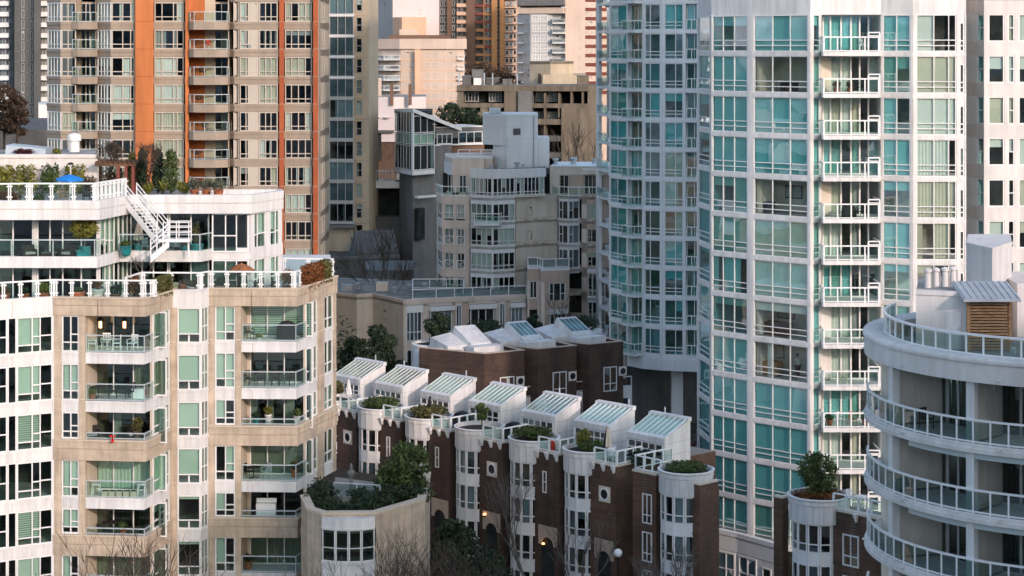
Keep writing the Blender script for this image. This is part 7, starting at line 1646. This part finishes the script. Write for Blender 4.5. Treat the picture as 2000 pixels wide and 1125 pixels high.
# terraces of the left building
for px, a, lab in ((56, .5, 'dark wicker armchair at the left of the upper balcony'), (136, -.4, 'dark wicker armchair beside the teal pots')): x, y = P2(px, 123.4); armchair(lab, (x, y, 27.0), a, 'wicker armchairs on the upper balcony')
x, y = P2(97, 123.3); z = 27.0; o = thing('coffee_table', 'low dark wicker table between two wicker armchairs', 'table', (x, y, z)); q = MB(); q.box(x - .4, x + .4, y - .3, y + .3, z, z + .4, WICKER); q.build('base', o); q = MB(); q.box(x - .44, x + .44, y - .34, y + .34, z + .402, z + .45, GREY_D); q.build('tabletop', o)
x, y = P2(271, 126.7); parasol_folded('folded cream parasol on the upper balcony left of the stair', (x, y, 27.0), 2.2, CLOTH_C, .32)
for px, a, lab in ((288, 1.0, 'green metal chair left of the stair foot'), (330, -.7, 'green metal chair under the stair landing'), (344, .2, 'green metal chair at the right under landing')): x, y = P2(px, 127.0); chair(lab, (x, y, 27.0), a, RAIL_G, 'metal chairs on the upper balcony')
x, y = P2(312, 127.2); table('green metal table under the white stair', (x, y, 27.0), .45, RAIL_G)
x, y = P2(136, 124.6); parasol_open('small bright blue parasol on the roof terrace', (x, y, 30.3), 1.75, .85, CLOTH_B, .3)
x, y = P2(124, 124.0); o = chair('slatted teak chair under the blue parasol', (x, y, 30.3), 3.1, WOOD_L, name='teak_chair')
for px, lab in ((78, 'dark roof terrace chair left of the teak chair'), (170, 'dark roof terrace chair right of the blue parasol')): x, y = P2(px, 124.3); chair(lab, (x, y, 30.3), .4, WICKER)
x, y = P2(138, 131.8); o = thing('lamp_post', 'slim pale lamp post behind the blue parasol', 'lamp post', (x, y, 30.3)); q = MB(); q.tube([(x, y, 30.3), (x, y, 32.2)], .045, CREAM, 7); q.build('post', o); q = MB(); q.lathe((x, y, 32.2), [(.06, 0), (.2, .04), (.2, .1), (.05, .16), (0, .16)], BLACK, 12); q.build('cap', o)
x, y = P2(472, 127.0 - .3); parasol_open('rust brown parasol on the right main terrace', (x, y, 24.37), 2.05, .8, mat('rust_canvas', (.3, .12, .05), .85, .15, (2, 2, 2)), .4)
for px, Y, a, lab in ((505, 126.2, .5, 'dark chair under the rust parasol'), (530, 126.5, -.6, 'dark chair right of the rust parasol'), (455, 126.4, .2, 'dark chair left of the rust parasol')): x, y = P2(px, Y); chair(lab, (x, y, 24.37), a, WICKER)
x, y = P2(240, 133); o = thing('pergola', 'dark timber pergola on the roof terrace', 'pergola', (x, y, 30.3))
for px, Y in ((196, 134.2), (231, 132.2), (246, 132.2), (260, 132.2), (266, 134.2)): q = MB(); p = P2(px, Y); q.box(p[0] - .09, p[0] + .09, Y - .09, Y + .09, 30.3, 32.1, WOOD if px < 225 else OXIDE); q.build('post', o)
q = MB()
for Y in (132.2, 134.2): q.box(gx(190, 133), gx(271, 133), Y - .06, Y + .06, 32.1, 32.27, WOOD)
q.build('beam', o); q = MB()
for i in range(9): xx = gx(192, 133) + i * .31; q.box(xx, xx + .07, 131.9, 134.5, 32.272, 32.4, WOOD)
q.build('rafter', o)
x, y = P2(145, 138); o = MB(); o.lathe((x, y, 32.7), [(.36, 0), (.36, .75), (.47, .76), (.47, 1.05), (.4, 1.2), (.1, 1.28), (0, 1.28)], PALEGREY, 18); o.top('roof_ventilator', 'pale grey cylindrical ventilator on the penthouse roof', 'ventilator', (x, y, 32.7), smooth=False)
q = MB(); a, c = P2(17, 136), P2(95, 136); q.hexa([(a[0], 135, 32.7), (c[0], 135, 32.7), (c[0], 137.5, 32.7), (a[0], 137.5, 32.7)], [(a[0] + .05, 135.1, 33.3), (c[0], 135.1, 33.05), (c[0], 137.4, 33.05), (a[0], 137.4, 33.3)], STEEL); q.top('equipment_cover', 'long low blue-grey equipment cover on the penthouse roof', 'cover', (a[0], 136, 32.7))
x, y = P2(46, 134.6); shrub('red_shrub', 'dark red low shrub before the blue-grey cover', (x, y, 32.7), (.75, .4, .2), L_RED, 500, .1)
x, y = P2(111, 134.6); shrub('terrace_shrub', 'yellow-green tuft on the penthouse roof edge', (x, y, 32.7), (.35, .3, .22), L_YEL, 260, .1)
# townhouse terraces
for i, lab in ((2, 'black covered barbecue between figurine planter and small tree planter'), (3, 'black covered barbecue right of the small tree planter')):
    q_ = Loc(TH_C[i]).p(2.55, -1.0); bbq(lab, (q_[0], q_[1], 11.75), -.8, 'covered barbecues on the townhouse terraces', 1.05)
q_ = Loc(TH_C[5]).p(1.9, .2); parasol_folded('folded cream and dark striped parasol on the brick terrace', (q_[0], q_[1], 11.97), 2.3, CLOTH_C, .33, WICKER)
q_ = Loc(TH_C[5]).p(2.6, .35); chair('white patio chair right of the striped parasol', (q_[0], q_[1], 11.97), .7, RAIL)
q_ = Loc(TH_C[5]).p(3.4, -.4); chair('dark patio chair at the corner of the arched-entry terrace', (q_[0], q_[1], 11.97), -.5, WICKER)
q_ = Loc(TH_C[4]).p(2.4, .6); q = MB(); q.lathe((q_[0], q_[1], 11.97), [(0, 0), (.2, 0), (.22, .4), (.16, .62), (0, .7)], RED, 10); q.top('gas_bottle', 'orange-red gas bottle on terrace left of yellow-green shrub', 'gas bottle', (q_[0], q_[1], 11.97))
q_ = inplanter(2, .35, .2, 12.6); o = thing('figurine', 'dark slender figurine standing in the rough dome hedge', 'figurine', q_); q = MB(); q.lathe(q_, [(0, 0), (.16, 0), (.15, .2), (.08, .45), (.1, .75), (.15, .95), (.07, 1.1), (.05, 1.15)], BLACK, 10); q.build('body', o, True); q = MB(); q.lathe(q_, [(0, 1.14), (.09, 1.2), (.1, 1.28), (.06, 1.36), (0, 1.38)], BLACK, 10); q.build('head', o, True)
q_ = inplanter(0, -.7, -1.6, 11.6); parasol_folded('folded white parasol before the leftmost sunroom', (q_[0], q_[1], 11.6), 2.1, RAIL, .26)
q_ = Loc(TH_C[7]).p(1.7, -.9); chair('white patio chair on terrace beside the bushy pine', (q_[0], q_[1], 11.97), .3, RAIL); q_ = Loc(TH_C[7]).p(2.6, -.8); table('white round table on terrace beside the bushy pine', (q_[0], q_[1], 11.97), .35, RAIL)
x, y = P2(1080, 181.5); q = MB()
# wall lamps on the brick fronts
for i, t, z, m_ in ((3, 1.9, 6.6, LAMP_ON), (4, 2.2, 5.6, LAMP_ON), (2, 1.35, 7.6, LAMP_W)):
    L = Loc(TH_C[i]); q = MB(); p = L.p3(t, 1.27, z); q.tube([L.p3(t, 1.1, z + .1), p], .03, BLACK, 5); q.lathe((p[0], p[1], p[2] - .16), [(0, 0), (.09, .02), (.1, .16), (.0, .2)], BLACK, 8); o = q.build('wall_lamp', houses[i][0].root); q = MB(); q.lathe((p[0], p[1], p[2] - .08), [(0, 0), (.08, .03), (.1, .1), (.06, .16), (0, .18)], m_, 10); q.build('bulb', o)
# street lamp
x, y = P2(1207, 130); o = thing('street_lamp', 'street lamp with round white globe before the arched brick entry', 'street lamp', (x, y, 0)); q = MB(); q.tube([(x, y, 0), (x, y, .5), (x, y, 7.35)], [.09, .06, .05], BLACK, 8); q.build('post', o); q = MB(); q.lathe((x, y, 7.3), [(.05, 0), (.14, .06), (.14, .12), (0, .12)], BLACK, 10); q.build('collar', o); q = MB(); q.lathe((x, y, 7.66), [(.27 * math.sin(math.pi * i / 12), -.27 * math.cos(math.pi * i / 12)) for i in range(13)], RAIL, 18); q.build('globe', o, True)
# balcony furniture on the teal tower
def tb(k): return ZR[k] + .13
for k, px, kind, lab in ((0, 1686, 'chair', 'white folding chair on the topmost tower balcony'), (1, 1634, 'pot', 'orange planted pot at left on the second tower balcony'), (1, 1660, 'pot', 'orange planted pot in the middle of second tower balcony'), (1, 1684, 'chairb', 'dark chair right of orange pots, second tower balcony'),
                         (4, 1658, 'bbq', 'brown and black covered barbecue on the fifth tower balcony'), (4, 1684, 'chairb', 'dark chair beside covered barbecue, fifth tower balcony'), (8, 1648, 'box', 'yellow cushion chair on the ninth tower balcony'), (9, 1620, 'pot', 'leafy dark pot at left of tenth tower balcony'), (9, 1665, 'chairo', 'orange wooden chair on the tenth tower balcony'), (9, 1690, 'pot', 'dark bushy pot at right of tenth tower balcony'), (7, 1690, 'chairb', 'dark chair on the eighth tower balcony'), (9, 1640, 'chair', 'white chair in the middle of tenth tower balcony')):
    x, y = P2(px, 145.6); z = tb(k); y = 145.6
    if kind == 'chair': chair(lab, (x, y, z), .8, RAIL)
    elif kind == 'chairb': chair(lab, (x, y, z), -.6, WICKER)
    elif kind == 'chairo': chair(lab, (x, y, z), .4, WOOD_L)
    elif kind == 'box': chair(lab, (x, y, z), -.3, CLOTH_C)
    elif kind == 'bbq': bbq(lab, (x, y, z), 0, None, .8)
    else: pot_plant(lab, (x, y, z), .24, .4, TERRA, (L_RUST if k == 1 else L_MID, .34, .5))
# balcony furniture on the orange tower
for k, px, kind, lab in ((0, 375, 'c', 'dark chair on the topmost orange-tower balcony shown'), (1, 408, 'r', 'red chair on the balcony second from the top'), (2, 395, 'c', 'dark lounger on the third orange-tower balcony'), (3, 390, 'c', 'dark chair on the fourth orange-tower balcony'), (4, 400, 'c', 'dark bench chair on the fifth orange-tower balcony'), (4, 425, 'c', 'second dark chair on the fifth orange-tower balcony'), (5, 385, 'c', 'dark chair on the sixth orange-tower balcony')):
    x, y = P2(px, 204.0); chair(lab, (x, y, ZT[k + (0)] - .02), .5, RED if kind == 'r' else WICKER)
for ang_, z, lab in ((fins[0] + 8, SZ[0], 'dark chair behind glass on top ring balcony'), (fins[1] + 20, SZ[1], 'rust chair on the second ring balcony at right edge'), (fins[0] - 8, SZ[0], 'black covered chair in the left bay of top ring balcony')):
    x, y = CX + 8.7 * math.cos(R(ang_)), CY + 8.7 * math.sin(R(ang_)); chair(lab, (x, y, z), .6, WICKER if 'rust' not in lab else WOOD_L)
q = MB(); x, y = P2(1979, 91.2); q.lathe((x, y, 25.55), [(.07, 0), (.07, .6), (.12, .62), (.14, .8), (.1, .92), (0, .95)], CREAM, 10); q.top('bollard_light', 'short cream bollard light on the round roof terrace', 'bollard light', (x, y, 25.55))
# ---- more belongings on the balconies
for px, Y, z, r_, h, pm, pl, lab in (
        (180, 121.3, fl(2), .2, .35, TERRA, (L_YEL, .25, .3), 'small yellow plant in left corner of the second balcony'),
        (268, 121.2, fl(3) + .4, .25, .5, BROWNT, (L_OLIVE, .4, 1.0), 'tall olive shrub at right end of the third balcony'),
        (240, 121.4, fl(5) + .35, .2, .4, TERRA, (L_MID, .3, .4), 'green plant in middle of the fifth balcony'),
        (190, 121.4, fl(6), .25, .4, TERRA, (L_RUST, .35, .5), 'rusty plant on the sixth balcony'),
        (580, 126.4, fl(3) + .4, .22, .5, CREAM, (L_MID, .3, .5), 'green plant beside angled window, third right balcony'),
        (500, 125.9, fl(3) + .5, .2, .4, TEALPOT, (L_DARK, .3, .35), 'dark plant in teal pot, third right balcony'),
        (575, 126.4, fl(4), .22, .5, TERRA, (L_OLIVE, .3, .5), 'olive plant at right end of the fourth right balcony'),
        (485, 126.0, fl(6), .24, .5, TERRA, (L_DARK, .34, .5), 'dark plant on the sixth right balcony')):
    x, y = P2(px, Y); pot_plant(lab, (x, y, z), r_, h, pm, pl)
# ---- the person at the window of the teal tower, hand raised to the head
def person():
    x, y = P2(1558, 147.0); z = ZR[8] + .2; a = .9
    o = thing('person', 'person in white shirt standing at tower window, hand raised to head', 'person', (x, y, z)); s = 1.0; o.scale = (1.08, 1.08, 1.06)
    T = rot((0, 0, 0), a)
    def skin(name, pts, edges, rad, mt, parent, lv=2):
        me = bpy.data.meshes.new(name); me.from_pydata([T(*p) for p in pts], edges, []); ob = bpy.data.objects.new(name, me); COL.objects.link(ob); ob.parent = parent
        md = ob.modifiers.new('skin', 'SKIN'); 
        for v, r_ in zip(me.skin_vertices[0].data, rad): v.radius = (r_, r_) if not isinstance(r_, tuple) else r_
        me.skin_vertices[0].data[0].use_root = True
        sb = ob.modifiers.new('sub', 'SUBSURF'); sb.levels = lv; sb.render_levels = lv; me.materials.append(mt); return ob
    J = [(0, 0, .95), (0, 0, 1.12), (0, 0, 1.36), (0, 0, 1.47), (0, -.02, 1.54), (0, -.03, 1.64), (0, -.02, 1.73),
         (.1, 0, .9), (.11, -.02, .5), (.12, .02, .08), (.12, -.12, .03), (-.1, 0, .9), (-.11, .02, .5), (-.12, .05, .08), (-.12, -.09, .03),
         (.19, 0, 1.4), (.24, .02, 1.12), (.24, -.08, .88), (.24, -.11, .79), (-.19, 0, 1.4), (-.38, -.1, 1.2), (-.22, -.12, 1.48), (-.16, -.1, 1.57)]
    E = [(0, 1), (1, 2), (2, 3), (3, 4), (4, 5), (5, 6), (0, 7), (7, 8), (8, 9), (9, 10), (0, 11), (11, 12), (12, 13), (13, 14), (2, 15), (15, 16), (16, 17), (17, 18), (2, 19), (19, 20), (20, 21), (21, 22)]
    rd = [.15, .135, .16, .075, .058, .095, .075, .095, .06, .045, .04, .095, .06, .045, .04, .065, .047, .034, .03, .065, .047, .034, .03]
    bd = skin('body', J, E, rd, SKIN, o)
    for k in range(4): skin('finger', [(-.16 + .018 * k, -.1, 1.56), (-.14 + .02 * k, -.115, 1.61), (-.12 + .02 * k, -.11, 1.645 + .006 * (k in (1, 2)))], [(0, 1), (1, 2)], [.011, .01, .008], SKIN, bd, 1)
    for k in range(4): skin('finger', [(.225 + .011 * k, -.13 + .014 * k, .77), (.22 + .012 * k, -.14 + .014 * k, .72), (.215 + .012 * k, -.135 + .014 * k, .68)], [(0, 1), (1, 2)], [.011, .01, .008], SKIN, bd, 1)
    skin('thumb', [(-.17, -.1, 1.54), (-.2, -.13, 1.58), (-.195, -.14, 1.61)], [(0, 1), (1, 2)], [.013, .011, .009], SKIN, bd, 1); skin('thumb', [(.24, -.12, .81), (.22, -.16, .77), (.21, -.16, .73)], [(0, 1), (1, 2)], [.013, .011, .009], SKIN, bd, 1)
    skin('shirt', [(0, 0, .93), (0, 0, 1.12), (0, 0, 1.36), (0, 0, 1.45), (.19, 0, 1.4), (.23, .02, 1.18), (-.19, 0, 1.4), (-.33, -.08, 1.25)], [(0, 1), (1, 2), (2, 3), (2, 4), (4, 5), (2, 6), (6, 7)], [.185, .165, .185, .085, .085, .07, .085, .07], SHIRT, o)
    skin('trousers', [(0, 0, .93), (.1, 0, .88), (.11, -.02, .5), (.12, .02, .1), (-.1, 0, .88), (-.11, .02, .5), (-.12, .05, .1)], [(0, 1), (1, 2), (2, 3), (0, 4), (4, 5), (5, 6)], [.165, .115, .08, .07, .115, .08, .07], TROUS, o)
    h = MB()
    for i in range(9):
        for j in range(12):
            pass
    c = T(0, .0, 1.69); h.lathe((c[0] + x, c[1] + y, c[2] + z), [(.0, .105), (.06, .09), (.1, .05), (.112, 0), (.108, -.05), (.09, -.1), (.07, -.16), (0, -.17)], HAIR, 14)
    hr = h.build('hair', o, True)
    f = MB(); c = T(0, -.125, 1.655)
    for sx in (-.035, .035): e = T(sx, -.118, 1.66); f.box(x + e[0] - .012, x + e[0] + .012, y + e[1] - .012, y + e[1] + .012, z + e[2] - .008, z + e[2] + .008, HAIR)
    e = T(0, -.12, 1.595); f.box(x + e[0] - .02, x + e[0] + .02, y + e[1] - .012, y + e[1] + .012, z + e[2] - .006, z + e[2] + .006, OXIDE)
    e0, e1, e2 = T(0, -.11, 1.66), T(0, -.15, 1.62), T(0, -.11, 1.615); f.tube([(x + q[0], y + q[1], z + q[2]) for q in (e0, e1, e2)], [.01, .017, .01], SKIN, 6); f.build('face', bd)
person()
